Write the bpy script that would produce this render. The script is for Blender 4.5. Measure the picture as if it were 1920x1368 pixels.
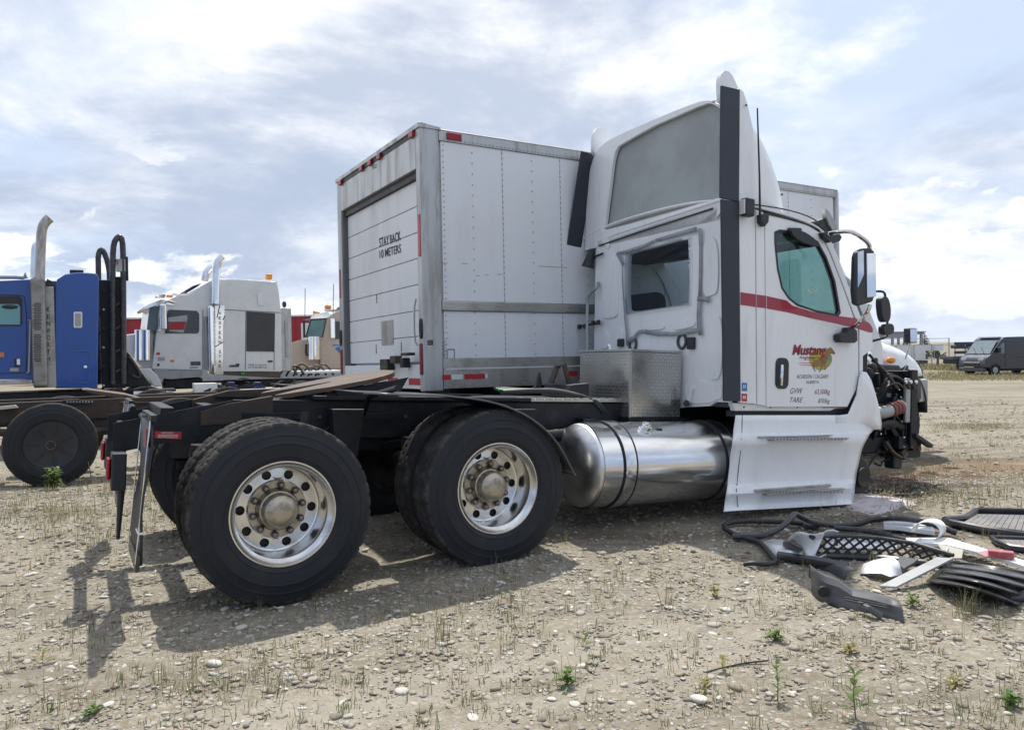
import bpy, bmesh, math, random
import numpy as np
from mathutils import Vector, Matrix
from mathutils.geometry import tessellate_polygon

for o in list(bpy.data.objects): bpy.data.objects.remove(o)
R = math.radians
rnd = random.Random(7)
SC = bpy.context.scene
COL = SC.collection

# ------------------------------------------------------------------ camera
FPX, HOR, CAMH = 1428.0, 653.0, 1.437          # focal length in photo pixels, horizon row, eye height
PH = math.atan((684 - HOR) / FPX)
cd = bpy.data.cameras.new('camera'); cam = bpy.data.objects.new('camera', cd); COL.objects.link(cam)
cd.sensor_fit = 'HORIZONTAL'; cd.sensor_width = 36.0; cd.lens = 36.0 * FPX / 1920.0
cd.clip_start = 0.05; cd.clip_end = 4000
CROLL = R(0.9)                                  # the phone was held slightly askew
cam.location = (0, 0, CAMH); cam.rotation_euler = (Matrix.Rotation(math.pi / 2 - PH, 3, 'X') @ Matrix.Rotation(-CROLL, 3, 'Z')).to_euler()
SC.camera = cam

# ------------------------------------------------------------------ world and sun
SUN_AZ, SUN_EL = R(0.5), R(60.0)               # azimuth clockwise from +Y
EXPO = 0.42
def build_world():
    w = bpy.data.worlds.new('World'); SC.world = w; w.use_nodes = True
    nt = w.node_tree; N = nt.nodes; Lk = nt.links; N.clear()
    def nd(t, **k):
        n = N.new(t)
        for a, b in k.items(): setattr(n, a, b)
        return n
    def mth(op, a, b=None, clamp=False):
        n = nd('ShaderNodeMath', operation=op, use_clamp=clamp)
        for i, v in enumerate((a, b)):
            if v is None: continue
            if isinstance(v, (int, float)): n.inputs[i].default_value = v
            else: Lk.new(v, n.inputs[i])
        return n.outputs[0]
    out = nd('ShaderNodeOutputWorld'); bg = nd('ShaderNodeBackground'); bg.inputs[1].default_value = 0.1
    sky = nd('ShaderNodeTexSky', sky_type='NISHITA'); sky.sun_disc = False
    sky.sun_elevation = SUN_EL; sky.sun_rotation = SUN_AZ; sky.altitude = 700; sky.dust_density = 1.6; sky.air_density = 1.0
    tc = nd('ShaderNodeTexCoord'); sep = nd('ShaderNodeSeparateXYZ'); Lk.new(tc.outputs['Generated'], sep.inputs[0])
    X, Y, Z = sep.outputs
    zz = mth('ADD', mth('MAXIMUM', Z, 0.0), 0.30)
    def vec(a, b, c):
        n = nd('ShaderNodeCombineXYZ')
        for i, v in enumerate((a, b, c)):
            if isinstance(v, (int, float)): n.inputs[i].default_value = v
            else: Lk.new(v, n.inputs[i])
        return n.outputs[0]
    def noise(v, scale, detail, rough, dist=0.0):
        n = nd('ShaderNodeTexNoise'); Lk.new(v, n.inputs['Vector'])
        n.inputs['Scale'].default_value = scale; n.inputs['Detail'].default_value = detail
        n.inputs['Roughness'].default_value = rough; n.inputs['Distortion'].default_value = dist
        return n.outputs[0]
    def mr(v, a, b, c=0.0, d=1.0):
        n = nd('ShaderNodeMapRange', interpolation_type='SMOOTHSTEP'); Lk.new(v, n.inputs[0])
        for i, q in enumerate((a, b, c, d)): n.inputs[i + 1].default_value = q
        return n.outputs[0]
    def mixc(f, a, b):
        n = nd('ShaderNodeMix', data_type='RGBA'); Lk.new(f, n.inputs[0]) if not isinstance(f, float) else None
        if isinstance(f, float): n.inputs[0].default_value = f
        for i, v in ((6, a), (7, b)):
            if isinstance(v, tuple): n.inputs[i].default_value = v
            else: Lk.new(v, n.inputs[i])
        return n.outputs[2]
    # cloud sheet seen in perspective
    px, py = mth('DIVIDE', X, zz), mth('DIVIDE', Y, zz)
    p = vec(mth('ADD', px, CLX), mth('ADD', py, CLY), CLZ)
    n1 = noise(p, 0.95, 10, 0.58, 0.15)
    n2 = noise(p, 2.0, 9, 0.62, 0.1)
    # hazy pale base: thin high veil over blue
    blue = mixc(0.78, sky.outputs[0], (5.1, 5.85, 7.1, 1))
    veil = mixc(mr(n1, 0.36, 0.60, 0.0, 0.97), blue, mixc(mr(n2, 0.36, 0.66), (4.1, 4.7, 5.8, 1), (7.0, 7.25, 7.7, 1)))
    # brightest edges
    veil = mixc(mr(noise(p, 1.35, 11, 0.60, 0.25), 0.455, 0.60, 0.0, 0.95), veil, (7.9, 7.95, 8.1, 1))
    # grey-blue undersides of the thickest part
    veil = mixc(mr(noise(vec(mth('ADD', px, CGX), py, 7.3), 0.8, 9, 0.60, 0.25), 0.49, 0.63, 0.0, 0.85), veil, (3.35, 3.95, 5.1, 1))
    # heaped clouds low over the horizon
    az = vec(mth('MULTIPLY', X, 1.0), mth('MULTIPLY', Y, 1.0), mth('ADD', mth('MULTIPLY', Z, 1.9), 8.4))
    c1 = noise(az, 5.6, 9, 0.58, 0.3)
    band = mth('MULTIPLY', mr(Z, 0.0, 0.03), mr(Z, 0.25, 0.10))
    cm = mr(mth('ADD', c1, mth('MULTIPLY', band, 0.12)), 0.585, 0.635, 0.0, 1.0)
    cm = mth('MULTIPLY', cm, mr(Z, 0.30, 0.14))
    sh = noise(vec(X, Y, mth('ADD', mth('MULTIPLY', Z, 1.9), 8.30)), 5.6, 9, 0.58, 0.3)
    ccol = mixc(mr(sh, 0.52, 0.66), (7.7, 7.75, 7.85, 1), (4.7, 5.3, 6.3, 1))
    veil = mixc(cm, veil, ccol)
    # everything pales into the horizon
    veil = mixc(mr(Z, 0.10, 0.0, 0.0, 0.55), veil, (6.4, 6.9, 7.6, 1))
    # forward scattering: cloud and haze are brighter towards the sun than away from it
    sdv = (math.sin(SUN_AZ) * math.cos(SUN_EL), math.cos(SUN_AZ) * math.cos(SUN_EL), math.sin(SUN_EL))
    dp = nd('ShaderNodeVectorMath', operation='DOT_PRODUCT'); Lk.new(tc.outputs['Generated'], dp.inputs[0]); dp.inputs[1].default_value = sdv
    ph = mr(dp.outputs['Value'], -0.60, 0.80)
    tint = mixc(ph, (0.48, 0.58, 0.76, 1), (1.11, 1.11, 1.115, 1))
    sc_ = nd('ShaderNodeVectorMath', operation='MULTIPLY'); Lk.new(veil, sc_.inputs[0]); Lk.new(tint, sc_.inputs[1])
    Lk.new(sc_.outputs[0], bg.inputs[0]); Lk.new(bg.outputs[0], out.inputs[0])
CLX, CLY, CLZ, CGX = 4.1, 0.4, 2.2, 3.0
build_world()
sd = bpy.data.lights.new('sun', 'SUN'); sun = bpy.data.objects.new('sun', sd); COL.objects.link(sun)
sd.energy = 3.9; sd.angle = R(0.6); sd.color = (1.0, 0.95, 0.87)
sun.rotation_euler = Vector((math.sin(SUN_AZ) * math.cos(SUN_EL), math.cos(SUN_AZ) * math.cos(SUN_EL), math.sin(SUN_EL))).to_track_quat('Z', 'Y').to_euler()
sun.location = (0, 25, 40)
SC.view_settings.view_transform = 'Standard'; SC.view_settings.look = 'None'; SC.view_settings.gamma = 1
SC.view_settings.exposure = EXPO
SC.view_settings.use_curve_mapping = False
SC.render.engine = 'CYCLES'
SC.cycles.max_bounces = 8; SC.cycles.transparent_max_bounces = 12

# ------------------------------------------------------------------ materials
MATS = {}
def mat(name, col, rough=0.5, metal=0.0, col2=None, scale=3.0, lo=0.45, hi=0.65, bump=0.0, bscale=40.0, coat=0.0,
        spec=0.5, rvar=0.08, detail=6.0, stretch=(1, 1, 1), attr=None, transl=None):
    if name in MATS: return MATS[name]
    m = bpy.data.materials.new(name); m.use_nodes = True; nt = m.node_tree; N = nt.nodes; Lk = nt.links
    b = N['Principled BSDF']; b.inputs['Metallic'].default_value = metal
    b.inputs['Specular IOR Level'].default_value = spec
    if coat: b.inputs['Coat Weight'].default_value = coat; b.inputs['Coat Roughness'].default_value = 0.06
    tc = N.new('ShaderNodeTexCoord'); mp = N.new('ShaderNodeMapping'); mp.inputs['Scale'].default_value = stretch
    Lk.new(tc.outputs['Object'], mp.inputs[0])
    nz = N.new('ShaderNodeTexNoise'); nz.inputs['Scale'].default_value = scale; nz.inputs['Detail'].default_value = detail; nz.inputs['Roughness'].default_value = 0.62
    Lk.new(mp.outputs[0], nz.inputs['Vector'])
    r = N.new('ShaderNodeMapRange'); r.interpolation_type = 'SMOOTHSTEP'; r.inputs[1].default_value = lo; r.inputs[2].default_value = hi
    Lk.new(nz.outputs[0], r.inputs[0])
    c2 = col2 if col2 else tuple(min(1, c * 0.88) for c in col)
    mx = N.new('ShaderNodeMix'); mx.data_type = 'RGBA'; Lk.new(r.outputs[0], mx.inputs[0])
    mx.inputs[6].default_value = (*col, 1); mx.inputs[7].default_value = (*c2, 1)
    if attr:
        at = N.new('ShaderNodeAttribute'); at.attribute_name = attr
        Lk.new(at.outputs['Color'], mx.inputs[6])
        mu = N.new('ShaderNodeMix'); mu.data_type = 'RGBA'; mu.blend_type = 'MULTIPLY'; mu.inputs[0].default_value = 1.0
        Lk.new(at.outputs['Color'], mu.inputs[6]); mu.inputs[7].default_value = (0.78, 0.76, 0.74, 1); Lk.new(mu.outputs[2], mx.inputs[7])
    Lk.new(mx.outputs[2], b.inputs['Base Color'])
    rr = N.new('ShaderNodeMapRange'); rr.inputs[3].default_value = max(0.02, rough - rvar); rr.inputs[4].default_value = min(1, rough + rvar)
    Lk.new(nz.outputs[0], rr.inputs[0]); rr.inputs[1].default_value = 0.3; rr.inputs[2].default_value = 0.7
    Lk.new(rr.outputs[0], b.inputs['Roughness'])
    if bump:
        n2 = N.new('ShaderNodeTexNoise'); n2.inputs['Scale'].default_value = bscale; n2.inputs['Detail'].default_value = 4
        Lk.new(mp.outputs[0], n2.inputs['Vector'])
        bp = N.new('ShaderNodeBump'); bp.inputs['Strength'].default_value = bump; bp.inputs['Distance'].default_value = 0.01
        Lk.new(n2.outputs[0], bp.inputs['Height']); Lk.new(bp.outputs[0], b.inputs['Normal'])
    if transl:
        tl = N.new('ShaderNodeBsdfTranslucent'); Lk.new(mx.outputs[2], tl.inputs[0]); ms = N.new('ShaderNodeMixShader'); ms.inputs[0].default_value = transl
        Lk.new(b.outputs[0], ms.inputs[1]); Lk.new(tl.outputs[0], ms.inputs[2]); Lk.new(ms.outputs[0], N['Material Output'].inputs[0])
    MATS[name] = m; return m

def glass_mat(name, tint, gloss=0.9):
    m = bpy.data.materials.new(name); m.use_nodes = True; nt = m.node_tree; N = nt.nodes; Lk = nt.links; N.clear()
    o = N.new('ShaderNodeOutputMaterial'); t = N.new('ShaderNodeBsdfTransparent'); g = N.new('ShaderNodeBsdfGlossy')
    t.inputs[0].default_value = (*tint, 1); g.inputs[0].default_value = (gloss,) * 3 + (1,); g.inputs['Roughness'].default_value = 0.03
    fr = N.new('ShaderNodeLayerWeight'); fr.inputs[0].default_value = .5
    pw = N.new('ShaderNodeMath'); pw.operation = 'POWER'; pw.inputs[1].default_value = 4.0; Lk.new(fr.outputs['Facing'], pw.inputs[0])
    ma = N.new('ShaderNodeMath'); ma.operation = 'MULTIPLY_ADD'; ma.inputs[1].default_value = .8; ma.inputs[2].default_value = .035; Lk.new(pw.outputs[0], ma.inputs[0])
    mx = N.new('ShaderNodeMixShader'); Lk.new(ma.outputs[0], mx.inputs[0]); Lk.new(t.outputs[0], mx.inputs[1]); Lk.new(g.outputs[0], mx.inputs[2])
    Lk.new(mx.outputs[0], o.inputs[0]); MATS[name] = m; return m

def film_mat(name):
    m = bpy.data.materials.new(name); m.use_nodes = True; nt = m.node_tree; N = nt.nodes; Lk = nt.links; N.clear()
    o = N.new('ShaderNodeOutputMaterial'); t = N.new('ShaderNodeBsdfTransparent'); t.inputs[0].default_value = (.70, .74, .79, 1)
    p = N.new('ShaderNodeBsdfPrincipled'); p.inputs['Base Color'].default_value = (.07, .085, .115, 1); p.inputs['Roughness'].default_value = 0.12; p.inputs['Specular IOR Level'].default_value = .9
    mx = N.new('ShaderNodeMixShader'); mx.inputs[0].default_value = 0.17
    Lk.new(t.outputs[0], mx.inputs[1]); Lk.new(p.outputs[0], mx.inputs[2]); Lk.new(mx.outputs[0], o.inputs[0]); MATS[name] = m; return m

def diamond_mat(name):
    m = bpy.data.materials.new(name); m.use_nodes = True; nt = m.node_tree; N = nt.nodes; Lk = nt.links
    b = N['Principled BSDF']; b.inputs['Metallic'].default_value = 0.92; b.inputs['Base Color'].default_value = (.52, .52, .49, 1); b.inputs['Roughness'].default_value = .34
    tc = N.new('ShaderNodeTexCoord'); sp = N.new('ShaderNodeSeparateXYZ'); Lk.new(tc.outputs['Object'], sp.inputs[0])
    def M(op, a, c=None):
        n = N.new('ShaderNodeMath'); n.operation = op
        for i, v in enumerate((a, c)):
            if v is None: continue
            if isinstance(v, (int, float)): n.inputs[i].default_value = v
            else: Lk.new(v, n.inputs[i])
        return n.outputs[0]
    u = M('MULTIPLY', M('ADD', M('ADD', sp.outputs[0], sp.outputs[1]), 10.0), 34.0); v = M('MULTIPLY', M('ADD', sp.outputs[2], 10.0), 34.0)
    fu, fv = M('SUBTRACT', M('FRACT', u), .5), M('SUBTRACT', M('FRACT', v), .5)
    par = M('MODULO', M('ADD', M('FLOOR', u), M('FLOOR', v)), 2.0)
    sg = M('SUBTRACT', M('MULTIPLY', par, 2.0), 1.0)
    a = M('ADD', fu, M('MULTIPLY', fv, sg)); c = M('SUBTRACT', fu, M('MULTIPLY', fv, sg))
    d = M('ADD', M('POWER', M('MULTIPLY', a, 1.15), 2.0), M('POWER', M('MULTIPLY', c, 4.2), 2.0))
    h = N.new('ShaderNodeMapRange'); h.interpolation_type = 'SMOOTHSTEP'; h.inputs[1].default_value = .55; h.inputs[2].default_value = .1; Lk.new(d, h.inputs[0])
    bp = N.new('ShaderNodeBump'); bp.inputs['Strength'].default_value = 1.0; bp.inputs['Distance'].default_value = .009
    Lk.new(h.outputs[0], bp.inputs['Height']); Lk.new(bp.outputs[0], b.inputs['Normal'])
    nz = N.new('ShaderNodeTexNoise'); nz.inputs['Scale'].default_value = 5; nz.inputs['Detail'].default_value = 6; Lk.new(tc.outputs['Object'], nz.inputs[0])
    rr = N.new('ShaderNodeMapRange'); rr.inputs[1].default_value = .3; rr.inputs[2].default_value = .7; rr.inputs[3].default_value = .15; rr.inputs[4].default_value = .32
    Lk.new(nz.outputs[0], rr.inputs[0]); Lk.new(rr.outputs[0], b.inputs['Roughness'])
    MATS[name] = m; return m

WHITE = mat('white_paint', (.80, .815, .83), .30, col2=(.64, .64, .63), scale=3.0, coat=.5, lo=.5, hi=.9, stretch=(1.6, 1.6, .35))
WDIRT = mat('white_paint_dusty', (.74, .75, .75), .45, col2=(.50, .47, .42), scale=3.5, lo=.52, hi=.85)
WPAN = mat('white_box_panel', (.77, .795, .83), .40, col2=(.62, .64, .66), scale=1.4, lo=.45, hi=.8, stretch=(1, 1, .35))
WDOOR = mat('white_door_panel', (.73, .75, .77), .45, col2=(.58, .59, .59), scale=2.2, lo=.45, hi=.85, stretch=(1, 1, .25))
FGREY = mat('fairing_inner_shade', (.38, .41, .41), .8, col2=(.33, .35, .35), scale=2)
BLK = mat('black_plastic', (.018, .021, .028), .5, col2=(.030, .031, .033), scale=6)
STRIP = mat('black_extender', (.022, .028, .044), .55, col2=(.028, .033, .048), scale=5)
CHAS = mat('black_chassis', (.009, .0115, .016), .45, col2=(.022, .022, .024), spec=.32, scale=7, bump=.15, bscale=30)
CHASD = mat('dusty_chassis', (.020, .019, .019), .7, col2=(.075, .062, .05), scale=6, bump=.2, bscale=25)
RUB = mat('tyre_rubber', (.018, .0205, .026), .72, col2=(.040, .039, .038), scale=3.2, lo=.5, hi=.78, bump=.1, bscale=60, spec=.35)
TREAD = mat('tyre_tread', (.034, .034, .035), .9, col2=(.085, .078, .070), scale=9, lo=.4, hi=.7, bump=.3, bscale=90, spec=.2)
HOSE = mat('rubber_hose', (.018, .019, .022), .45, col2=(.03, .03, .03), scale=8)
POL = mat('polished_aluminium', (.72, .72, .71), .23, 1.0, col2=(.56, .55, .53), scale=6, rvar=.09)
POL2 = mat('brushed_tank', (.80, .81, .82), .17, 1.0, col2=(.68, .68, .67), scale=4, rvar=.09, stretch=(.25, 1, 1))
CHR = mat('chrome', (.82, .83, .84), .06, 1.0, rvar=.03)
ALU = mat('mill_aluminium', (.50, .49, .46), .42, .85, col2=(.37, .35, .31), scale=5, rvar=.1)
POST = mat('box_post_metal', (.50, .51, .51), .42, .55, col2=(.36, .355, .34), scale=4, stretch=(2, 2, .3))
HUBM = mat('hub_grease', (.45, .41, .34), .36, .8, col2=(.30, .26, .19), scale=14, rvar=.12, bump=.08, bscale=60)
NUT = mat('lug_nut_steel', (.24, .22, .20), .34, .85, col2=(.14, .12, .10), scale=30)
RUST = mat('rusted_steel', (.21, .125, .075), .75, .25, col2=(.33, .16, .06), scale=7, lo=.42, hi=.62, bump=.3, bscale=50)
RUSTD = mat('rusty_brown_steel', (.046, .036, .031), .75, .1, col2=(.078, .050, .036), scale=8, bump=.25, bscale=40)
STEEL = mat('worn_steel', (.088, .068, .055), .6, .3, col2=(.20, .10, .045), scale=5, lo=.52, hi=.70, bump=.2, bscale=40)
REDP = mat('red_stripe', (.33, .012, .035), .35, col2=(.28, .012, .03), coat=.4)
REDL = mat('red_lens', (.30, .008, .015), .25, col2=(.2, .01, .01))
REDR = mat('red_reflector', (.48, .02, .03), .35, col2=(.40, .02, .03))
WREF = mat('white_reflector', (.72, .72, .72), .4)
AMB = mat('amber_lens', (.75, .27, .03), .3)
TAPE = mat('duct_tape', (.31, .325, .35), .45, col2=(.23, .24, .265), scale=20, bump=.4, bscale=35)
DIA = diamond_mat('diamond_plate')
GLS = glass_mat('green_glass', (.66, .87, .82)); GLD = glass_mat('dark_glass', (.10, .13, .16)); GLC = glass_mat('clear_glass', (.62, .74, .76))
FILM = film_mat('plastic_film')
INT = mat('cab_interior', (.05, .052, .06), .8, col2=(.07, .07, .075)); SEAT = mat('seat_cloth', (.03, .033, .04), .9)
INTL = mat('cab_lining', (.10, .10, .11), .85)
DRED = mat('lettering_red', (.36, .02, .04), .5); DBLU = mat('lettering_dark', (.03, .025, .05), .5); BLKT = mat('lettering_black', (.02, .02, .02), .6)
WINE = mat('lettering_wine', (.16, .02, .06), .5); TEAL = mat('emblem_teal', (.02, .28, .24), .5, col2=(.35, .32, .06), scale=9)
HORSE = mat('emblem_brown', (.30, .17, .05), .5, col2=(.22, .11, .03), scale=12); YEL = mat('emblem_yellow', (.62, .42, .06), .5, col2=(.30, .36, .12), scale=10)
BLUS = mat('sticker_blue', (.02, .19, .50), .4)
KWB = mat('blue_truck_paint', (.014, .068, .30), .32, col2=(.018, .07, .26), scale=3, coat=.5)
KWF = mat('blue_frame_paint', (.008, .022, .10), .45, col2=(.015, .02, .05), scale=4)
WSG = mat('pearl_grey_paint', (.68, .69, .68), .32, col2=(.62, .63, .62), scale=2, coat=.4)
TAN = mat('tan_paint', (.50, .41, .33), .35, col2=(.45, .36, .28), scale=2, coat=.3)
BRED = mat('red_cladding', (.33, .018, .03), .5, col2=(.28, .02, .03), scale=.6)
BGRY = mat('grey_cladding', (.42, .41, .40), .6)
VAN = mat('dark_blue_van_paint', (.020, .027, .048), .25, coat=.6)
GALV = mat('galvanised', (.40, .41, .42), .45, .6)
FENC = mat('chain_link_wire', (.33, .34, .35), .5, .5)
SPRU = mat('spruce_needles', (.03, .055, .04), .8, col2=(.05, .08, .05), scale=3)
BARK = mat('bark', (.08, .06, .045), .9)
GREENH = mat('green_air_line', (.02, .30, .10), .4); REDHO = mat('red_silicone_hose', (.20, .06, .05), .6, col2=(.14, .06, .05))
GREYP = mat('grey_plastic_panel', (.075, .078, .085), .5, col2=(.11, .11, .115), scale=5)
DGP = mat('dark_grey_plastic', (.055, .058, .066), .5, col2=(.09, .088, .085), scale=6)
SHEEN = mat('black_shiny_plastic', (.028, .03, .035), .28, col2=(.06, .058, .055), scale=7)
PLANK = mat('pale_grey_board', (.33, .34, .35), .45, col2=(.26, .26, .27), scale=5)
POWD = mat('pale_powder', (.52, .47, .50), .95, col2=(.36, .32, .31), scale=9, bump=.5, bscale=40)

# ------------------------------------------------------------------ pixel helpers (direction only; planes give the distance)
def ray(x, y):
    dx, dy = (x - 960) / FPX, (684 - y) / FPX
    cx, cz = math.cos(CROLL) * dx + math.sin(CROLL) * dy, -math.sin(CROLL) * dx + math.cos(CROLL) * dy
    return Vector((cx, math.cos(PH) + cz * math.sin(PH), -math.sin(PH) + cz * math.cos(PH)))
CAMV = Vector((0, 0, CAMH))
class Frame:
    def __init__(s, x, y, z, head, pitch=0.0, roll=0.0):
        s.R = Matrix.Rotation(head, 3, 'Z') @ Matrix.Rotation(pitch, 3, 'Y') @ Matrix.Rotation(roll, 3, 'X')
        s.o = Vector((x, y, z)); s.Ri = s.R.transposed(); s.c = s.Ri @ (CAMV - s.o)
    def hit(s, x, y, ax, v):
        d = s.Ri @ ray(x, y); k = (v - s.c[ax]) / d[ax]; return s.c + d * k
    def P(s, x, y, t): return s.hit(x, y, 1, t)      # plane across the vehicle
    def Q(s, x, y, v): return s.hit(x, y, 0, v)      # plane along it
    def Z(s, x, y, v): return s.hit(x, y, 2, v)      # level plane
    def root(s, name):
        e = bpy.data.objects.new(name, None); COL.objects.link(e); e.empty_display_size = .3
        e.location = s.o; e.rotation_euler = s.R.to_euler(); return e
TH = R(29.8)

def sstep(a, b, x):
    t = np.clip((x - a) / (b - a), 0, 1); return t * t * (3 - 2 * t)
def gz(x, y):
    x = np.asarray(x, float); y = np.asarray(y, float)
    z = -0.28 * sstep(6.6, 11.0, y) - .0125 * np.clip(y - 11, 0, 62)     # the yard falls away gently
    z = z + (0.012 * np.sin(1.9 * x + .7) * np.sin(1.4 * y + 1.2) + 0.008 * np.sin(4.3 * x - 2.1 * y)) * sstep(60, 20, y)
    return z
def ground_hit(x, y, h=0.0):
    d = ray(x, y); k = (CAMH) / -d.z
    for _ in range(12):
        p = CAMV + d * k; k = (CAMH - float(gz(p.x, p.y)) - h) / -d.z
    return CAMV + d * k

# ------------------------------------------------------------------ mesh builder
def lerp(a, b, t): return a + (b - a) * t
class MB:
    def __init__(s): s.v = []; s.f = []
    def add(s, vs, fs):
        n = len(s.v); s.v += [tuple(p) for p in vs]; s.f += [tuple(i + n for i in f) for f in fs]; return s
    def box(s, a, b):
        x0, y0, z0 = [min(a[i], b[i]) for i in range(3)]; x1, y1, z1 = [max(a[i], b[i]) for i in range(3)]
        return s.add([(x0, y0, z0), (x1, y0, z0), (x1, y1, z0), (x0, y1, z0), (x0, y0, z1), (x1, y0, z1), (x1, y1, z1), (x0, y1, z1)],
                     [(0, 3, 2, 1), (4, 5, 6, 7), (0, 1, 5, 4), (1, 2, 6, 5), (2, 3, 7, 6), (3, 0, 4, 7)])
    def obox(s, c, ex, ey, ez):
        c, ex, ey, ez = Vector(c), Vector(ex), Vector(ey), Vector(ez)
        vs = [c + ex * i + ey * j + ez * k for k in (-1, 1) for (i, j) in ((-1, -1), (1, -1), (1, 1), (-1, 1))]
        fs = [(0, 3, 2, 1), (4, 5, 6, 7), (0, 1, 5, 4), (1, 2, 6, 5), (2, 3, 7, 6), (3, 0, 4, 7)]
        return s.add(vs, fs)
    def beam(s, a, b, w, h, up=(0, 0, 1)):
        a, b = Vector(a), Vector(b); d = (b - a); u = Vector(up); sd = d.cross(u)
        if sd.length < 1e-6: sd = d.cross(Vector((1, 0, 0)))
        sd.normalize(); u = sd.cross(d).normalized()
        return s.obox((a + b) / 2, d / 2, sd * w / 2, u * h / 2)
    def prism(s, poly, off):
        n = len(poly); off = Vector(off); a = [Vector(p) for p in poly]; tri = tessellate_polygon([a])
        vs = a + [p + off for p in a]; fs = []
        nr = Vector((0, 0, 0))
        for i in range(n): nr += a[i].cross(a[(i + 1) % n])
        fl = nr.dot(off) > 0
        for t in tri:
            t = tuple(t); tn = (a[t[1]] - a[t[0]]).cross(a[t[2]] - a[t[0]])
            if (tn.dot(off) > 0): t = t[::-1]
            fs.append(t); fs.append(tuple(i + n for i in t[::-1]))
        for i in range(n):
            j = (i + 1) % n; q = (i, j, j + n, i + n); fs.append(q if fl else q[::-1])
        return s.add(vs, fs)
    def plate(s, outer, holes, off):
        off = Vector(off); loops = [[Vector(p) for p in outer]] + [[Vector(p) for p in h] for h in holes]
        tri = tessellate_polygon(loops); a = [p for l in loops for p in l]; n = len(a); vs = a + [p + off for p in a]; fs = []
        for t in tri:
            t = tuple(t); tn = (a[t[1]] - a[t[0]]).cross(a[t[2]] - a[t[0]])
            if tn.length < 1e-12: continue
            if tn.dot(off) > 0: t = t[::-1]
            fs.append(t); fs.append(tuple(i + n for i in t[::-1]))
        k = 0
        for li, l in enumerate(loops):
            m = len(l); nr = Vector((0, 0, 0))
            for i in range(m): nr += l[i].cross(l[(i + 1) % m])
            fl = (nr.dot(off) > 0) ^ (li > 0)
            for i in range(m):
                q = (k + i, k + (i + 1) % m, k + (i + 1) % m + n, k + i + n); fs.append(q if fl else q[::-1])
            k += m
        return s.add(vs, fs)
    def tube(s, pts, r, n=8, closed=False, cap=True, smooth=0):
        P = [Vector(p) for p in pts]
        for _ in range(smooth):
            q = []
            m = len(P)
            for i in range(m if closed else m - 1):
                a, b = P[i], P[(i + 1) % m]; q += [a * .75 + b * .25, a * .25 + b * .75]
            if not closed: q = [P[0]] + q + [P[-1]]
            P = q
        m = len(P); rr = r if isinstance(r, (list, tuple)) else [r] * m
        if len(rr) != m: rr = [lerp(rr[0], rr[-1], i / (m - 1)) for i in range(m)]
        up = None; rings = []
        for i in range(m):
            if closed: d = P[(i + 1) % m] - P[i - 1]
            else: d = P[min(i + 1, m - 1)] - P[max(i - 1, 0)]
            d.normalize()
            if up is None:
                up = Vector((0, 0, 1)) if abs(d.z) < .9 else Vector((1, 0, 0))
            sx = d.cross(up); sx.normalize(); up = sx.cross(d).normalized()
            rings.append([P[i] + (sx * math.cos(2 * math.pi * k / n) + up * math.sin(2 * math.pi * k / n)) * rr[i] for k in range(n)])
        vs = [p for q in rings for p in q]; fs = []
        for i in range(m if closed else m - 1):
            j = (i + 1) % m
            for k in range(n):
                fs.append((i * n + k, i * n + (k + 1) % n, j * n + (k + 1) % n, j * n + k))
        if cap and not closed: fs += [tuple(range(n))[::-1], tuple(range((m - 1) * n, m * n))]
        return s.add(vs, fs)
    def lathe(s, prof, o=(0, 0, 0), ax='Y', n=48, sign=1):
        o = Vector(o); m = len(prof); vs = []
        for k in range(n):
            a = 2 * math.pi * k / n; c, q = math.cos(a), math.sin(a)
            for r, h in prof:
                if ax == 'Y': vs.append(o + Vector((r * c, h * sign, r * q)))
                elif ax == 'X': vs.append(o + Vector((h * sign, r * c, r * q)))
                else: vs.append(o + Vector((r * c, r * q, h * sign)))
        fs = [(k * m + i, ((k + 1) % n) * m + i, ((k + 1) % n) * m + i + 1, k * m + i + 1) for k in range(n) for i in range(m - 1)]
        return s.add(vs, fs)
    def grid(s, rows):
        m = len(rows[0]); vs = [p for r in rows for p in r]
        return s.add(vs, [(i * m + j, i * m + j + 1, (i + 1) * m + j + 1, (i + 1) * m + j) for i in range(len(rows) - 1) for j in range(m - 1)])
    def ell(s, c, rx, ry, rz, nu=10, nv=6):
        c = Vector(c); rows = []
        for j in range(nv + 1):
            b = -math.pi / 2 + math.pi * j / nv
            rows.append([c + Vector((rx * math.cos(b) * math.cos(2 * math.pi * i / nu), ry * math.cos(b) * math.sin(2 * math.pi * i / nu), rz * math.sin(b))) for i in range(nu + 1)])
        return s.grid(rows)
    def build(s, name, m, parent=None, smooth=35, bevel=0.0, seg=2, solid=0.0, label=None, kind=None, recalc=False, sub=0):
        me = bpy.data.meshes.new(name); me.from_pydata(s.v, [], s.f); me.update()
        if recalc or smooth:
            bm = bmesh.new(); bm.from_mesh(me)
            bmesh.ops.remove_doubles(bm, verts=bm.verts, dist=1e-5)
            if recalc: bmesh.ops.recalc_face_normals(bm, faces=bm.faces)
            bm.to_mesh(me); bm.free()
        me.materials.append(m)
        if smooth:
            me.polygons.foreach_set('use_smooth', [True] * len(me.polygons)); me.set_sharp_from_angle(angle=R(smooth))
        o = bpy.data.objects.new(name, me); COL.objects.link(o); o.parent = parent
        if sub:
            md = o.modifiers.new('sub', 'SUBSURF'); md.levels = sub; md.render_levels = sub
        if solid:
            md = o.modifiers.new('solid', 'SOLIDIFY'); md.thickness = solid; md.offset = 0
        if bevel:
            md = o.modifiers.new('bevel', 'BEVEL'); md.width = bevel; md.segments = seg; md.limit_method = 'ANGLE'; md.angle_limit = R(38); md.harden_normals = True
        if label: o['label'] = label
        if kind: o['kind'] = kind
        return o
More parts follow.
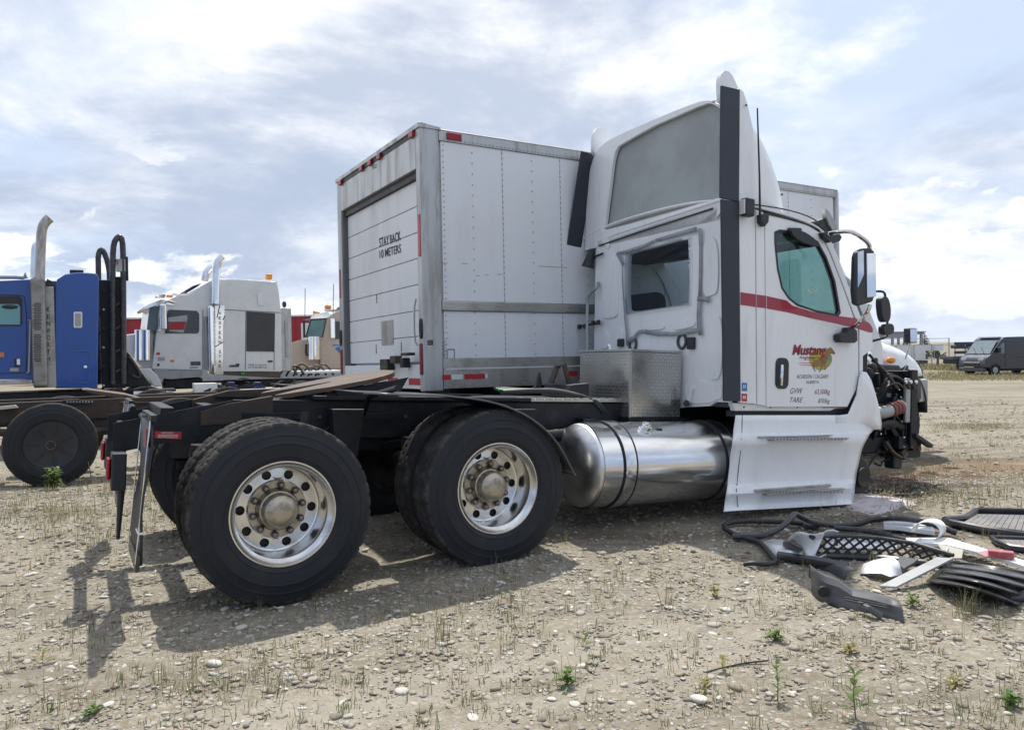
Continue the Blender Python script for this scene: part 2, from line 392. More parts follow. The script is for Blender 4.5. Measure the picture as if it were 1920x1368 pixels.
def tag(o, label, cat, group=None):
    o['label'] = label; o['category'] = cat
    if group: o['group'] = group
    return o
def copy_tree(o, parent=None):
    c = o.copy(); COL.objects.link(c); c.parent = parent
    for ch in [q for q in bpy.data.objects if q.parent == o]: copy_tree(ch, c)
    return c
def rrect(u0, v0, u1, v1, r, n=5):
    pts = []
    for cx, cy, a0 in ((u1 - r, v1 - r, 0), (u0 + r, v1 - r, 90), (u0 + r, v0 + r, 180), (u1 - r, v0 + r, 270)):
        for i in range(n + 1):
            a = R(a0 + 90 * i / n); pts.append((cx + r * math.cos(a), cy + r * math.sin(a)))
    return pts
def chaikin(pts, it=2, closed=True):
    P = [Vector(p) for p in pts]
    for _ in range(it):
        q = []; m = len(P)
        for i in range(m if closed else m - 1):
            a, b = P[i], P[(i + 1) % m]; q += [a * .75 + b * .25, a * .25 + b * .75]
        if not closed: q = [P[0]] + q + [P[-1]]
        P = q
    return P

def lettering(txt, ll, lr, ul, m, parent, shear=0.0, bold=0.0, lift=0.003, label=None, fit=True):
    """flat letters fitted to the parallelogram ll-lr-ul (local points), standing a hair off the surface"""
    cu = bpy.data.curves.new('lettering', 'FONT'); cu.body = txt; cu.size = 1; cu.shear = shear; cu.offset = bold; cu.extrude = 0.0
    cu.resolution_u = 3; cu.align_x = 'LEFT'
    ob = bpy.data.objects.new('tmp', cu); COL.objects.link(ob)
    dg = bpy.context.evaluated_depsgraph_get(); me = bpy.data.meshes.new_from_object(ob.evaluated_get(dg))
    bpy.data.objects.remove(ob); bpy.data.curves.remove(cu)
    ll, lr, ul = Vector(ll), Vector(lr), Vector(ul); ex, ey = lr - ll, ul - ll; nn = ex.cross(ey).normalized()
    xs = [v.co.x for v in me.vertices]; ys = [v.co.y for v in me.vertices]
    x0, x1, y0, y1 = min(xs), max(xs), min(ys), max(ys)
    for v in me.vertices:
        u, w = (v.co.x - x0) / (x1 - x0), (v.co.y - y0) / (y1 - y0)
        v.co = ll + ex * u + ey * w + nn * lift
    me.materials.clear(); me.materials.append(m); me.name = 'lettering'
    o = bpy.data.objects.new('lettering', me); COL.objects.link(o); o.parent = parent
    if label: o['label'] = label
    return o
def plane_text(fr, txt, x0, y0, x1, y1, t, m, parent, dy=0.0, **k):
    """pixel box x0,y0 (top left) - x1,y1 (bottom right) on the side plane t; dy = drop of the right end"""
    return lettering(txt, fr.P(x0, y1, t), fr.P(x1, y1 + dy, t), fr.P(x0, y0, t), m, parent, **k)

# ------------------------------------------------------------------ wheels
def tyre_mesh(Rt=.523, Rr=.297, w=.262, n=240, notch=6, lugs=True):
    """axis along Y, outer sidewall at y=0, inner at y=w"""
    side = [(Rr, .032), (Rr + .012, .012), (Rr + .03, .004), (Rr + .034, .0005), (Rr + .038, .003), (Rr + .075, -.004), (Rr + .10, -.0055), (Rr + .103, -.0085), (Rr + .107, -.0085), (Rr + .11, -.006), (Rt - .075, .002), (Rt - .072, -.001), (Rt - .068, .003), (Rt - .045, .010), (Rt - .022, .017), (Rt - .005, .024)]
    tread = [(Rt - .0005, .031), (Rt, .062), (Rt - .013, .064), (Rt - .013, .072), (Rt + .001, .074), (Rt + .002, .098), (Rt - .013, .100), (Rt - .013, .108), (Rt + .003, .110)]
    half = side + tread
    prof = half + [(r, w - y) for r, y in reversed(half)]
    m = len(prof); vs = []; fs = []; mi = []
    L = len(side)
    for k in range(n):
        a = 2 * math.pi * k / n; c, s_ = math.cos(a), math.sin(a)
        for i, (r, y) in enumerate(prof):
            if lugs:
                nk = k % notch
                if nk == 0 and (i in (L - 1, L, m - L, m - L - 1)): r -= .008
                if nk == 0 and i in (L - 1, L): y += .006
                if (k + 2) % 4 == 0 and i in (L + 4, L + 5, m - L - 5, m - L - 6): r -= .006
            vs.append((r * c, y, r * s_))
        for i in range(m - 1):
            fs.append((k * m + i, k * m + i + 1, ((k + 1) % n) * m + i + 1, ((k + 1) % n) * m + i)); mi.append(1 if L - 2 <= i < m - L else 0)
    me = bpy.data.meshes.new('tyre'); me.from_pydata(vs, [], fs); me.materials.append(RUB); me.materials.append(TREAD)
    me.polygons.foreach_set('material_index', mi); me.polygons.foreach_set('use_smooth', [True] * len(fs)); me.update(); me.set_sharp_from_angle(angle=R(32))
    return me
def link(name, me, parent, loc=(0, 0, 0), rot=None):
    o = bpy.data.objects.new(name, me); COL.objects.link(o); o.parent = parent; o.location = loc
    if rot: o.rotation_euler = rot
    return o
TYRE = tyre_mesh(); TYRE_FAR = tyre_mesh(n=90, notch=3)
def rim_mesh():
    b = MB()
    # outer barrel, seen from outside (y=0 outside): flange, bead, drop centre, down to the disc
    b.lathe([(.287, .040), (.303, .030), (.306, .020), (.302, .014), (.294, .014), (.288, .022), (.280, .034), (.270, .042), (.262, .048), (.258, .070), (.256, .130), (.254, .190), (.249, .204), (.240, .208)], n=96)
    # disc with ten hand holes between r=.176 and r=.238
    nh, N = 10, 20; r0, r1, rc, hr = .174, .240, .208, .0275; yd0, yd1 = .202, .208
    for k in range(nh):
        a0 = 2 * math.pi * k / nh; da = math.pi / nh
        out = []; inn = []
        per = 4 * (N // 4)
        for i in range(per):
            q = i / (per / 4); sdx = int(q); f = q - sdx
            if sdx == 0: rr, aa = r1, a0 - da + 2 * da * f
            elif sdx == 1: rr, aa = lerp(r1, r0, f), a0 + da
            elif sdx == 2: rr, aa = r0, a0 + da - 2 * da * f
            else: rr, aa = lerp(r0, r1, f), a0 - da
            y = lerp(yd0, yd1, (rr - r0) / (r1 - r0)); out.append(Vector((rr * math.cos(aa), y, rr * math.sin(aa))))
        ce = Vector((rc * math.cos(a0), .205, rc * math.sin(a0)))
        ur = Vector((math.cos(a0), 0, math.sin(a0))); ut = Vector((-math.sin(a0), 0, math.cos(a0)))
        for p in out:
            d = p - ce; an = math.atan2(d.dot(ut), d.dot(ur)); inn.append(ce + (ur * math.cos(an) + ut * math.sin(an)) * hr)
        back = [p + Vector((0, .012, 0)) + (ce - p) * .04 for p in inn]
        n = len(out)
        fs = [(i, (i + 1) % n, n + (i + 1) % n, n + i) for i in range(n)] + [(n + i, n + (i + 1) % n, 2 * n + (i + 1) % n, 2 * n + i) for i in range(n)]
        b.add(out + inn + back, fs)
    b.lathe([(.174, .202), (.171, .192), (.168, .188), (.115, .188), (.108, .192)], n=64)
    return b
def build_wheel(parent, loc, outer=True, name='wheel', tyre=None):
    w = rim_mesh().build(name, POL, parent, smooth=40, recalc=False); w.location = loc
    link('tyre', tyre or TYRE, w)
    h = MB(); h.lathe([(a_, h_ + .058 if h_ < .14 else .19) for a_, h_ in ((.128, .148), (.124, .110), (.112, .082), (.104, .078), (.103, .045), (.094, .020), (.075, .004), (.045, -.006), (.0001, -.009))], n=48)
    h.build('hub_cap', HUBM, w, smooth=30)
    f = MB(); f.lathe([(.168, .1875), (.168, .181), (.128, .181)], n=56); f.build('hub_flange', HUBM, w)
    nb = MB(); nb.lathe([(.021, .181), (.021, .162), (.017, .148), (.009, .141), (.0001, .1395)], n=14); nm = None
    for k in range(10):
        a = 2 * math.pi * (k + .35) / 10
        if nm is None: q = nb.build('lug_nut', NUT, w, smooth=50); nm = q.data
        else: q = link('lug_nut', nm, w)
        q.location = (.146 * math.cos(a), 0, .146 * math.sin(a))
    d = MB(); d.lathe([(.25, .235), (.10, .235)], n=40); d.build('brake_drum', CHASD, w)
    return w

# ================================================================== GROUND
def ground_material():
    m = bpy.data.materials.new('gravel_soil'); m.use_nodes = True; nt = m.node_tree; N = nt.nodes; Lk = nt.links
    b = N['Principled BSDF']; b.inputs['Roughness'].default_value = .95; b.inputs['Specular IOR Level'].default_value = .2
    tc = N.new('ShaderNodeTexCoord')
    def noise(sc, det=6, ro=.6):
        n = N.new('ShaderNodeTexNoise'); n.inputs['Scale'].default_value = sc; n.inputs['Detail'].default_value = det; n.inputs['Roughness'].default_value = ro
        Lk.new(tc.outputs['Object'], n.inputs[0]); return n.outputs[0]
    def mr(v, a, c):
        n = N.new('ShaderNodeMapRange'); n.interpolation_type = 'SMOOTHSTEP'; Lk.new(v, n.inputs[0]); n.inputs[1].default_value = a; n.inputs[2].default_value = c; return n.outputs[0]
    def mix(f, a, c, mode='MIX'):
        n = N.new('ShaderNodeMix'); n.data_type = 'RGBA'; n.blend_type = mode
        if isinstance(f, float): n.inputs[0].default_value = f
        else: Lk.new(f, n.inputs[0])
        for i, v in ((6, a), (7, c)):
            if isinstance(v, tuple): n.inputs[i].default_value = (*v, 1)
            else: Lk.new(v, n.inputs[i])
        return n.outputs[2]
    soil = mix(mr(noise(1.1, 8), .35, .68), (.250, .223, .174), (.176, .152, .112))
    soil = mix(mr(noise(22, 5, .7), .42, .7), soil, (.34, .312, .26))
    vo = N.new('ShaderNodeTexVoronoi'); vo.inputs['Scale'].default_value = 30; Lk.new(tc.outputs['Object'], vo.inputs[0])
    vo.inputs['Randomness'].default_value = 1
    st = mr(vo.outputs['Distance'], .42, .28)
    sel = mr(noise(9, 3), .46, .56)
    ms = N.new('ShaderNodeMath'); ms.operation = 'MULTIPLY'; Lk.new(st, ms.inputs[0]); Lk.new(sel, ms.inputs[1])
    hs = N.new('ShaderNodeSeparateColor'); Lk.new(vo.outputs['Color'], hs.inputs[0])
    scol = mix(hs.outputs[0], (.235, .21, .17), (.43, .41, .365))
    col = mix(ms.outputs[0], soil, scol)
    mp = N.new('ShaderNodeMapping'); mp.inputs['Scale'].default_value = (.10, 1.5, 1); mp.inputs['Rotation'].default_value = (0, 0, .12); Lk.new(tc.outputs['Object'], mp.inputs[0])
    tk = N.new('ShaderNodeTexNoise'); tk.inputs['Scale'].default_value = .8; tk.inputs['Detail'].default_value = 7; tk.inputs['Roughness'].default_value = .65; Lk.new(mp.outputs[0], tk.inputs[0])
    col = mix(mr(tk.outputs[0], .50, .66), col, (.155, .135, .105))
    at = N.new('ShaderNodeAttribute'); at.attribute_name = 'stain'
    col = mix(at.outputs['Alpha'], col, at.outputs['Color'])
    Lk.new(col, b.inputs['Base Color'])
    ad = N.new('ShaderNodeMath'); ad.operation = 'ADD'; Lk.new(ms.outputs[0], ad.inputs[0]); Lk.new(noise(70, 4), ad.inputs[1])
    bp = N.new('ShaderNodeBump'); bp.inputs['Strength'].default_value = .7; bp.inputs['Distance'].default_value = .012
    Lk.new(ad.outputs[0], bp.inputs['Height']); Lk.new(bp.outputs[0], b.inputs['Normal'])
    return m
def axis_vals(lo, hi, near_lo, near_hi, step, grow):
    v = list(np.arange(near_lo, near_hi + step / 2, step)); d = step
    while v[-1] < hi: d *= grow; v.append(v[-1] + d)
    d = step
    while v[0] > lo: d *= grow; v.insert(0, v[0] - d)
    return np.array(v)
gx = axis_vals(-1800, 1800, -9, 11, .09, 1.16); gy = axis_vals(-120, 3200, 2.2, 12.0, .09, 1.15)
GX, GY = np.meshgrid(gx, gy); GZ = gz(GX, GY)
nr = np.random.default_rng(3)
GZ = GZ + np.where((np.abs(GX) < 9) & (GY > 2) & (GY < 12), nr.normal(0, .0035, GX.shape), 0)
gv = np.stack([GX.ravel(), GY.ravel(), GZ.ravel()], 1); nx, ny = len(gx), len(gy)
idx = np.arange(nx * ny).reshape(ny, nx)
gf = np.stack([idx[:-1, :-1].ravel(), idx[:-1, 1:].ravel(), idx[1:, 1:].ravel(), idx[1:, :-1].ravel()], 1)
def np_mesh(name, V, Fc, mtl, smooth=True, col=None, colname='tint'):
    me = bpy.data.meshes.new(name); V = np.asarray(V, np.float32); Fc = np.asarray(Fc, np.int32); k = Fc.shape[1]
    me.vertices.add(len(V)); me.vertices.foreach_set('co', V.ravel())
    me.loops.add(Fc.size); me.loops.foreach_set('vertex_index', Fc.ravel())
    me.polygons.add(len(Fc)); me.polygons.foreach_set('loop_start', np.arange(0, Fc.size, k, dtype=np.int32))
    me.polygons.foreach_set('use_smooth', np.full(len(Fc), smooth)); me.update(calc_edges=True)
    if col is not None:
        a = me.color_attributes.new(colname, 'FLOAT_COLOR', 'POINT'); a.data.foreach_set('color', np.asarray(col, np.float32).ravel())
    me.materials.append(mtl); return me
# stains lying on the soil: rusty spill and dark oil before the engine, dark damp spot in the foreground, scrubby green beyond
st = np.zeros((len(gv), 4)); st[:, :3] = .3
def stain(px, py, rx, ry, c, a, seed, ang=TH):
    p = ground_hit(px, py); dx, dy = gv[:, 0] - p.x, gv[:, 1] - p.y
    u = dx * math.cos(ang) + dy * math.sin(ang); v = -dx * math.sin(ang) + dy * math.cos(ang)
    rr = np.sqrt((u / rx) ** 2 + (v / ry) ** 2) + .22 * np.sin(5 * u + seed) * np.cos(6 * v + seed * 1.7) + .12 * np.sin(13 * u + 2 * seed) * np.cos(11 * v)
    al = a * sstep(1.15, .55, rr); k = al > st[:, 3] * .9
    st[k, :3] = c; st[k, 3] = al[k]
stain(1715, 893, 1.5, .50, (.105, .045, .032), .95, 1.0); stain(1690, 920, 1.1, .42, (.035, .026, .022), .95, 2.2)
stain(1790, 885, 2.6, .95, (.165, .105, .055), .65, .4); stain(760, 1310, .17, .10, (.12, .10, .08), .6, 3.0, 0.2)
stain(900, 1270, 2.6, .16, (.335, .305, .255), .55, 5.0); stain(520, 1330, 2.0, .14, (.335, .305, .255), .5, 6.0); stain(1500, 1180, 2.2, .15, (.33, .30, .25), .5, 7.0)
stain(1560, 985, 1.0, .3, (.07, .06, .05), .6, 4.0)  # darker strip of ground alongside the step fairing
far = sstep(26, 40, gv[:, 1]) * (0.5 + .5 * np.sin(.35 * gv[:, 0] + 1.3) * np.sin(.5 * gv[:, 1]))
kk = far * .35 > st[:, 3]; st[kk, :3] = (.19, .19, .10); st[kk, 3] = far[kk] * .35
gme = np_mesh('ground', gv, gf, ground_material(), True, st, 'stain')
ground = bpy.data.objects.new('ground', gme); COL.objects.link(ground); ground['kind'] = 'structure'; ground['label'] = 'dry stony gravel yard with sparse weeds'

# ---- pebbles
PEB = mat('pebble_stone', (.4, .38, .34), .85, attr='tint', scale=30, lo=.4, hi=.7, bump=.25, bscale=80, spec=.3)
def ico(sub):
    bm = bmesh.new(); bmesh.ops.create_icosphere(bm, subdivisions=sub, radius=1); V = np.array([v.co[:] for v in bm.verts]); bm.faces.ensure_lookup_table()
    Fc = np.array([[v.index for v in f.verts] for f in bm.faces]); bm.free(); return V, Fc
def pebble_cols(n):
    base = np.array([[.36, .33, .275], [.285, .255, .20], [.44, .415, .36], [.54, .52, .47], [.27, .25, .22], [.34, .28, .21], [.22, .21, .195], [.40, .365, .30]])
    p = [.26, .22, .17, .10, .07, .07, .02, .09]
    c = base[nr.choice(len(base), n, p=p)] * nr.uniform(.78, 1.12, (n, 1)); return np.clip(c, 0, .75)
def scatter(n, ylo, yhi, smin, smax, power, sub, name, clump=.5):
    y = np.sqrt(nr.uniform(ylo ** 2, yhi ** 2, n * 2)); x = nr.uniform(-.80, .80, n * 2) * y
    den = .5 + .5 * np.sin(2.3 * x + 1.1 * np.sin(1.7 * y)) * np.sin(2.9 * y + .6 * np.sin(2.2 * x)); keep = nr.uniform(0, 1, n * 2) < (1 - clump) + clump * den
    x, y = x[keep][:n], y[keep][:n]; n = len(x)
    s = smin + (smax - smin) * nr.uniform(0, 1, n) ** power
    V0, F0 = ico(sub); nv = len(V0)
    def off(sd): return 1 + .13 * np.sin(3.1 * V0[None, :, 0] + sd[:, None]) + .10 * np.sin(4.3 * V0[None, :, 1] + 2 * sd[:, None])
    sd = nr.uniform(0, 6.28, n)
    Vv = V0[None] * off(sd)[..., None]
    dim = np.stack([s * nr.uniform(.75, 1.35, n), s * nr.uniform(.55, .95, n), s * nr.uniform(.22, .5, n)], 1)
    Vv = Vv * dim[:, None, :]
    a = nr.uniform(0, 6.28, n); tl = nr.normal(0, .16, n); ca, sa, ct, stt = np.cos(a), np.sin(a), np.cos(tl), np.sin(tl)
    X, Y, Z = Vv[..., 0], Vv[..., 1], Vv[..., 2]
    X, Z = X * ct[:, None] + Z * stt[:, None], -X * stt[:, None] + Z * ct[:, None]
    X, Y = X * ca[:, None] - Y * sa[:, None], X * sa[:, None] + Y * ca[:, None]
    X = X + x[:, None]; Y = Y + y[:, None]; Z = Z + (gz(x, y) + dim[:, 2] * nr.uniform(.05, .55, n))[:, None]
    V = np.stack([X, Y, Z], -1).reshape(-1, 3); Fc = (F0[None] + (np.arange(n) * nv)[:, None, None]).reshape(-1, 3)
    c = np.repeat(np.concatenate([pebble_cols(n), np.ones((n, 1))], 1), nv, 0)
    me = np_mesh(name, V, Fc, PEB, True, c); o = bpy.data.objects.new(name, me); COL.objects.link(o); o['kind'] = 'stuff'; return o
g1 = scatter(15000, 2.75, 5.2, .004, .021, 3.2, 2, 'gravel', .55); g1['label'] = 'loose rounded gravel scattered over the near yard'
g2 = scatter(17000, 5.0, 9.5, .008, .028, 2.6, 1, 'gravel', .6); g2['label'] = 'loose gravel around and beyond the parked tractor'
g3 = scatter(14000, 2.75, 5.0, .003, .008, 1.2, 1, 'grit', .2); g3['label'] = 'fine grit between the near stones'
g4 = scatter(9000, 9.3, 24, .014, .05, 2.6, 1, 'gravel', .6); g4['label'] = 'loose gravel over the far part of the yard'
# the 280 largest stones are pieces of the ground
stones = []
for q in range(6):
    b = bmesh.new(); bmesh.ops.create_icosphere(b, subdivisions=3, radius=1); r2 = random.Random(q)
    ph = [r2.uniform(0, 6.28) for _ in range(6)]
    for v in b.verts:
        c = v.co; k = 1 + .10 * math.sin(2.7 * c.x + ph[0]) + .09 * math.sin(3.3 * c.y + ph[1]) + .08 * math.sin(3 * c.z + ph[2]) + .04 * math.sin(7 * c.x + ph[3]) * math.sin(6 * c.y + ph[4])
        v.co = Vector((c.x * k, c.y * k * .78, c.z * k * .45))
    me = bpy.data.meshes.new('stone'); b.to_mesh(me); b.free(); me.polygons.foreach_set('use_smooth', [True] * len(me.polygons))
    c0 = pebble_cols(1)[0]; a = me.color_attributes.new('tint', 'FLOAT_COLOR', 'POINT')
    a.data.foreach_set('color', np.tile(np.array([*c0, 1], np.float32), len(me.vertices))); me.materials.append(PEB); stones.append(me)
for k in range(280):
    y = math.sqrt(rnd.uniform(2.85 ** 2, 6.4 ** 2)); x = rnd.uniform(-.72, .72) * y; s = rnd.uniform(.018, .030) if k > 18 else rnd.uniform(.030, .042)
    o = link('stone', stones[k % 6], ground, (x, y, float(gz(x, y)) + s * .12), (rnd.uniform(-.2, .2), rnd.uniform(-.2, .2), rnd.uniform(0, 6.28))); o.scale = (s, s, s * rnd.uniform(.7, 1.1))

# ---- grass and weeds
def blades(name, spots, mtl, label, seed=1):
    """spots: (x, y, n, height, spread, colour, width)"""
    rg = np.random.default_rng(seed); V = []; Fc = []; C = []
    for (x, y, n, h, sp, col, wd) in spots:
        z0 = float(gz(x, y))
        for _ in range(n):
            a = rg.uniform(0, 6.28); r = sp * math.sqrt(rg.uniform(0, 1)); bx, by = x + r * math.cos(a), y + r * math.sin(a)
            hh = h * rg.uniform(.45, 1.1); ln = rg.normal(0, .38) * hh; la = rg.uniform(0, 6.28); lx, ly = ln * math.cos(la), ln * math.sin(la)
            wa = rg.uniform(-.6, .6); wx, wy = wd * math.cos(wa), wd * math.sin(wa); k = len(V)
            V += [(bx - wx, by - wy, z0 - .005), (bx + wx, by + wy, z0 - .005), (bx + lx * .35 - wx * .8, by + ly * .35 - wy * .8, z0 + hh * .55), (bx + lx * .35 + wx * .8, by + ly * .35 + wy * .8, z0 + hh * .55), (bx + lx, by + ly, z0 + hh), (bx + lx, by + ly, z0 + hh)]
            Fc += [(k, k + 1, k + 3, k + 2), (k + 2, k + 3, k + 5, k + 4)]
            c = np.array(col) * rg.uniform(.7, 1.25); C += [(*np.clip(c, 0, .6), 1)] * 6
    me = np_mesh(name, V, Fc, mtl, False, C); o = bpy.data.objects.new(name, me); COL.objects.link(o); o['kind'] = 'stuff'; o['label'] = label; return o
BLADE = mat('grass_blade', (.3, .3, .2), .75, attr='tint', scale=10, spec=.2, transl=.35)
DRY, OLIVE, GRN = (.36, .31, .20), (.24, .235, .12), (.10, .17, .045)
sp = []
for _ in range(640):
    y = math.sqrt(rnd.uniform(2.9 ** 2, 10.5 ** 2)); x = rnd.uniform(-.75, .75) * y
    sp.append((x, y, rnd.randint(2, 7), rnd.uniform(.05, .15), rnd.uniform(.01, .06), rnd.choice([DRY, DRY, OLIVE]), .0012))
for (px, py, n, h) in [(830, 1200, 16, .17), (950, 1215, 14, .17), (1255, 1140, 14, .18), (520, 1300, 12, .12), (130, 1330, 14, .18), (600, 1128, 8, .09), (930, 1060, 7, .12), (1820, 1150, 26, .16), (1800, 1160, 20, .13), (90, 960, 22, .18), (30, 960, 20, .16), (150, 960, 18, .2), (700, 1165, 8, .12), (1640, 1060, 12, .13), (445, 1290, 8, .14), (785, 1090, 10, .12), (1880, 1180, 14, .14)]:
    p = ground_hit(px, py); sp.append((p.x, p.y, n, h, .05, rnd.choice([DRY, OLIVE, OLIVE]), .0014))
for _ in range(85):   # thicker growth along the far left wheels
    p = ground_hit(rnd.uniform(-60, 330), rnd.uniform(905, 985)); sp.append((p.x, p.y, rnd.randint(3, 8), rnd.uniform(.07, .24), .09, rnd.choice([DRY, DRY, OLIVE]), .0022))
for _ in range(120):
    p = ground_hit(rnd.uniform(1640, 1960), rnd.uniform(780, 960)); sp.append((p.x, p.y, rnd.randint(4, 9), rnd.uniform(.05, .14), .10, rnd.choice([DRY, OLIVE]), .003))
for _ in range(620):
    p = ground_hit(rnd.uniform(-40, 1960), rnd.uniform(880, 1368)); sp.append((p.x, p.y, rnd.randint(3, 9), rnd.uniform(.02, .06), rnd.uniform(.02, .07), rnd.choice([OLIVE, GRN, OLIVE, DRY]), .0016))
for _ in range(26):
    c = ground_hit(rnd.uniform(0, 1920), rnd.uniform(930, 1360)); rr = rnd.uniform(.10, .35)
    for _ in range(rnd.randint(8, 22)): sp.append((c.x + rnd.gauss(0, rr), c.y + rnd.gauss(0, rr), rnd.randint(2, 6), rnd.uniform(.03, .11), .03, rnd.choice([OLIVE, DRY, GRN, OLIVE]), .0014))
for _ in range(170):
    p = ground_hit(rnd.uniform(-60, 420), rnd.uniform(890, 1010)); sp.append((p.x, p.y, rnd.randint(3, 8), rnd.uniform(.04, .12), .10, rnd.choice([OLIVE, DRY, GRN]), .0022))
for _ in range(240):
    p = ground_hit(rnd.uniform(1640, 1990), rnd.uniform(745, 950)); sp.append((p.x, p.y, rnd.randint(4, 9), rnd.uniform(.03, .09), .14, rnd.choice([OLIVE, OLIVE, DRY]), .003))
blades('dry_grass', sp, BLADE, 'thin dry grass stems sprouting from the gravel', 5)
sp = []
for _ in range(900):
    p = ground_hit(rnd.uniform(1745, 2000), rnd.uniform(699, 714) - abs(rnd.gauss(0, 2))); sp.append((p.x, p.y, 5, rnd.uniform(.08, .25), .9, rnd.choice([DRY, DRY, OLIVE]), .02))
for _ in range(500):
    p = ground_hit(rnd.uniform(1720, 1960), rnd.uniform(687, 694)); sp.append((p.x, p.y, 5, rnd.uniform(.2, .6), .9, rnd.choice([OLIVE, OLIVE, DRY]), .05))
for _ in range(260):
    p = ground_hit(rnd.uniform(1760, 1900), rnd.uniform(795, 806)); sp.append((p.x, p.y, 5, rnd.uniform(.03, .08), .25, rnd.choice([OLIVE, DRY, DRY]), .003))
blades('verge_grass', sp, BLADE, 'olive grass verge in front of the dark van and far fence', 6)
LEAF = mat('weed_leaf', (.12, .20, .045), .55, col2=(.17, .22, .06), scale=30, transl=.45); LEAFY = mat('weed_leaf_yellowing', (.30, .25, .07), .6, col2=(.19, .22, .05), scale=30, transl=.45)
STEM = mat('weed_stem', (.16, .15, .06), .7, col2=(.2, .09, .05), scale=20)
def leaf(b, base, d, L, w, droop=.3):
    base = Vector(base); d = Vector(d).normalized(); sx = d.cross(Vector((0, 0, 1)));
    if sx.length < .01: sx = Vector((1, 0, 0))
    sx.normalize(); up = sx.cross(d); rows = []
    for i in range(5):
        f = i / 4; c = base + d * L * f + Vector((0, 0, -droop * L * f * f)); ww = w * math.sin(math.pi * (f * .86 + .07)) + .0004
        rows.append([c - sx * ww + up * ww * .3, c, c + sx * ww + up * ww * .3])
    b.grid(rows)
def weed(px, py, h, nl, lw, m, label, upright=True, seed=0, bushy=False):
    r2 = random.Random(seed + int(px)); p = ground_hit(px, py); e = bpy.data.objects.new('weed_plant', None); COL.objects.link(e); e.location = p; e.empty_display_size = .05
    tag(e, label, 'plant', 'weeds growing in the gravel')
    s_ = MB(); lf = MB()
    ns = 1 if upright else (22 if bushy else 4)
    for k in range(ns):
        a = r2.uniform(0, 6.28); hh = h * (1 if upright else r2.uniform(.55, 1)); sprd = 0.06 if upright else (.55 if not bushy else .5)
        top = Vector((math.cos(a) * hh * sprd * r2.uniform(.3, 1), math.sin(a) * hh * sprd * r2.uniform(.3, 1), hh)); mid = top * .5 + Vector((r2.uniform(-.01, .01), r2.uniform(-.01, .01), 0))
        s_.tube([(0, 0, -.01), mid, top], [h * .02, h * .006], 5)
        cnt = nl if upright else max(3, nl // 2)
        for i in range(cnt):
            f = (.15 + .85 * i / max(1, cnt - 1)); c = (mid * (f * 2) if f < .5 else mid.lerp(top, f * 2 - 1)); a2 = a + i * 2.4
            d = Vector((math.cos(a2), math.sin(a2), .55 + .9 * f)); leaf(lf, c, d, lw * (3.2 if upright else 4.3) * (1.15 - .5 * f) * r2.uniform(.7, 1.3), lw * r2.uniform(.4, .65), .3 if upright else .55)
    s_.build('stem', STEM, e, smooth=0); lf.build('leaf', m, e, smooth=60)
    return e
weed(1605, 1345, .17, 11, .022, LEAF, 'tallest leafy green weed near the lower right corner', seed=1)
weed(1458, 1312, .15, 10, .018, LEAF, 'upright green weed left of the tallest corner weed', seed=2)
weed(1097, 1212, .055, 5, .017, LEAF, 'small dark green broad-leaved sprout in front of the fuel tank', seed=3)
weed(1356, 1256, .055, 6, .016, LEAFY, 'small yellowing sprout growing through a thin black cord', seed=4)
weed(1062, 1285, .07, 14, .017, LEAF, 'low spreading green weed at bottom centre of the yard', False, seed=5)
weed(1452, 1202, .05, 12, .016, LEAF, 'low green rosette weed left of the grey plastic bracket', False, seed=6)
weed(1345, 1118, .05, 9, .014, LEAFY, 'low yellow-green weed between tyre and plastic bracket', False, seed=7)
weed(1712, 1135, .07, 12, .017, LEAF, 'green weed touching the end of the grey plastic bracket', False, seed=8)
weed(1595, 1225, .04, 8, .014, LEAFY, 'flat yellow-green weed below the grey plastic bracket', False, seed=9)
weed(1790, 1285, .04, 7, .014, LEAFY, 'tiny reddish weed beside an orange stone at lower right', False, seed=10)
weed(80, 1245, .06, 6, .016, LEAFY, 'small yellowing weed left of the tyre shadow', seed=11)
weed(175, 1340, .03, 8, .015, LEAF, 'flat green weed at the lower left edge', False, seed=12)
weed(1895, 1325, .05, 12, .017, LEAF, 'green weed cut by the right edge of the picture', False, seed=13)
weed(100, 918, .24, 14, .03, LEAF, 'bright green bushy weed in front of the covered wheel', False, seed=14, bushy=True)
weed(1320, 1290, .04, 6, .013, LEAFY, 'thin yellow weed at bottom right of centre', False, seed=15)

# ================================================================== THE WRECKED WHITE TRACTOR
MT = Frame(-1.331, 4.307, 0, TH, R(3.1), R(-.6)); TC = 1.24
z3 = lambda x, y: (1050 + x / 3.336, 110 + y / 3.336)
z4 = lambda x, y: (1340 + x / 3.109, 360 + y / 3.109)
z5 = lambda x, y: (1040 + x / 3.42, 430 + y / 3.42)
z6 = lambda x, y: (1320 + x / 4.024, 640 + y / 4.024)
truck = MT.root('tractor_truck')
tag(truck, 'white day cab tractor with red stripe, bare engine and no hood', 'truck')
TS = .12                                                              # outer face of the cab side
def side(pts, t=TS): return [MT.P(x, y, t) for x, y in pts]
def back(pts, v): return [MT.Q(x, y, v) for x, y in pts]
def flipside(pts, t=TS): return [Vector((p.x, 2 * TC - t, p.z)) for p in pts]

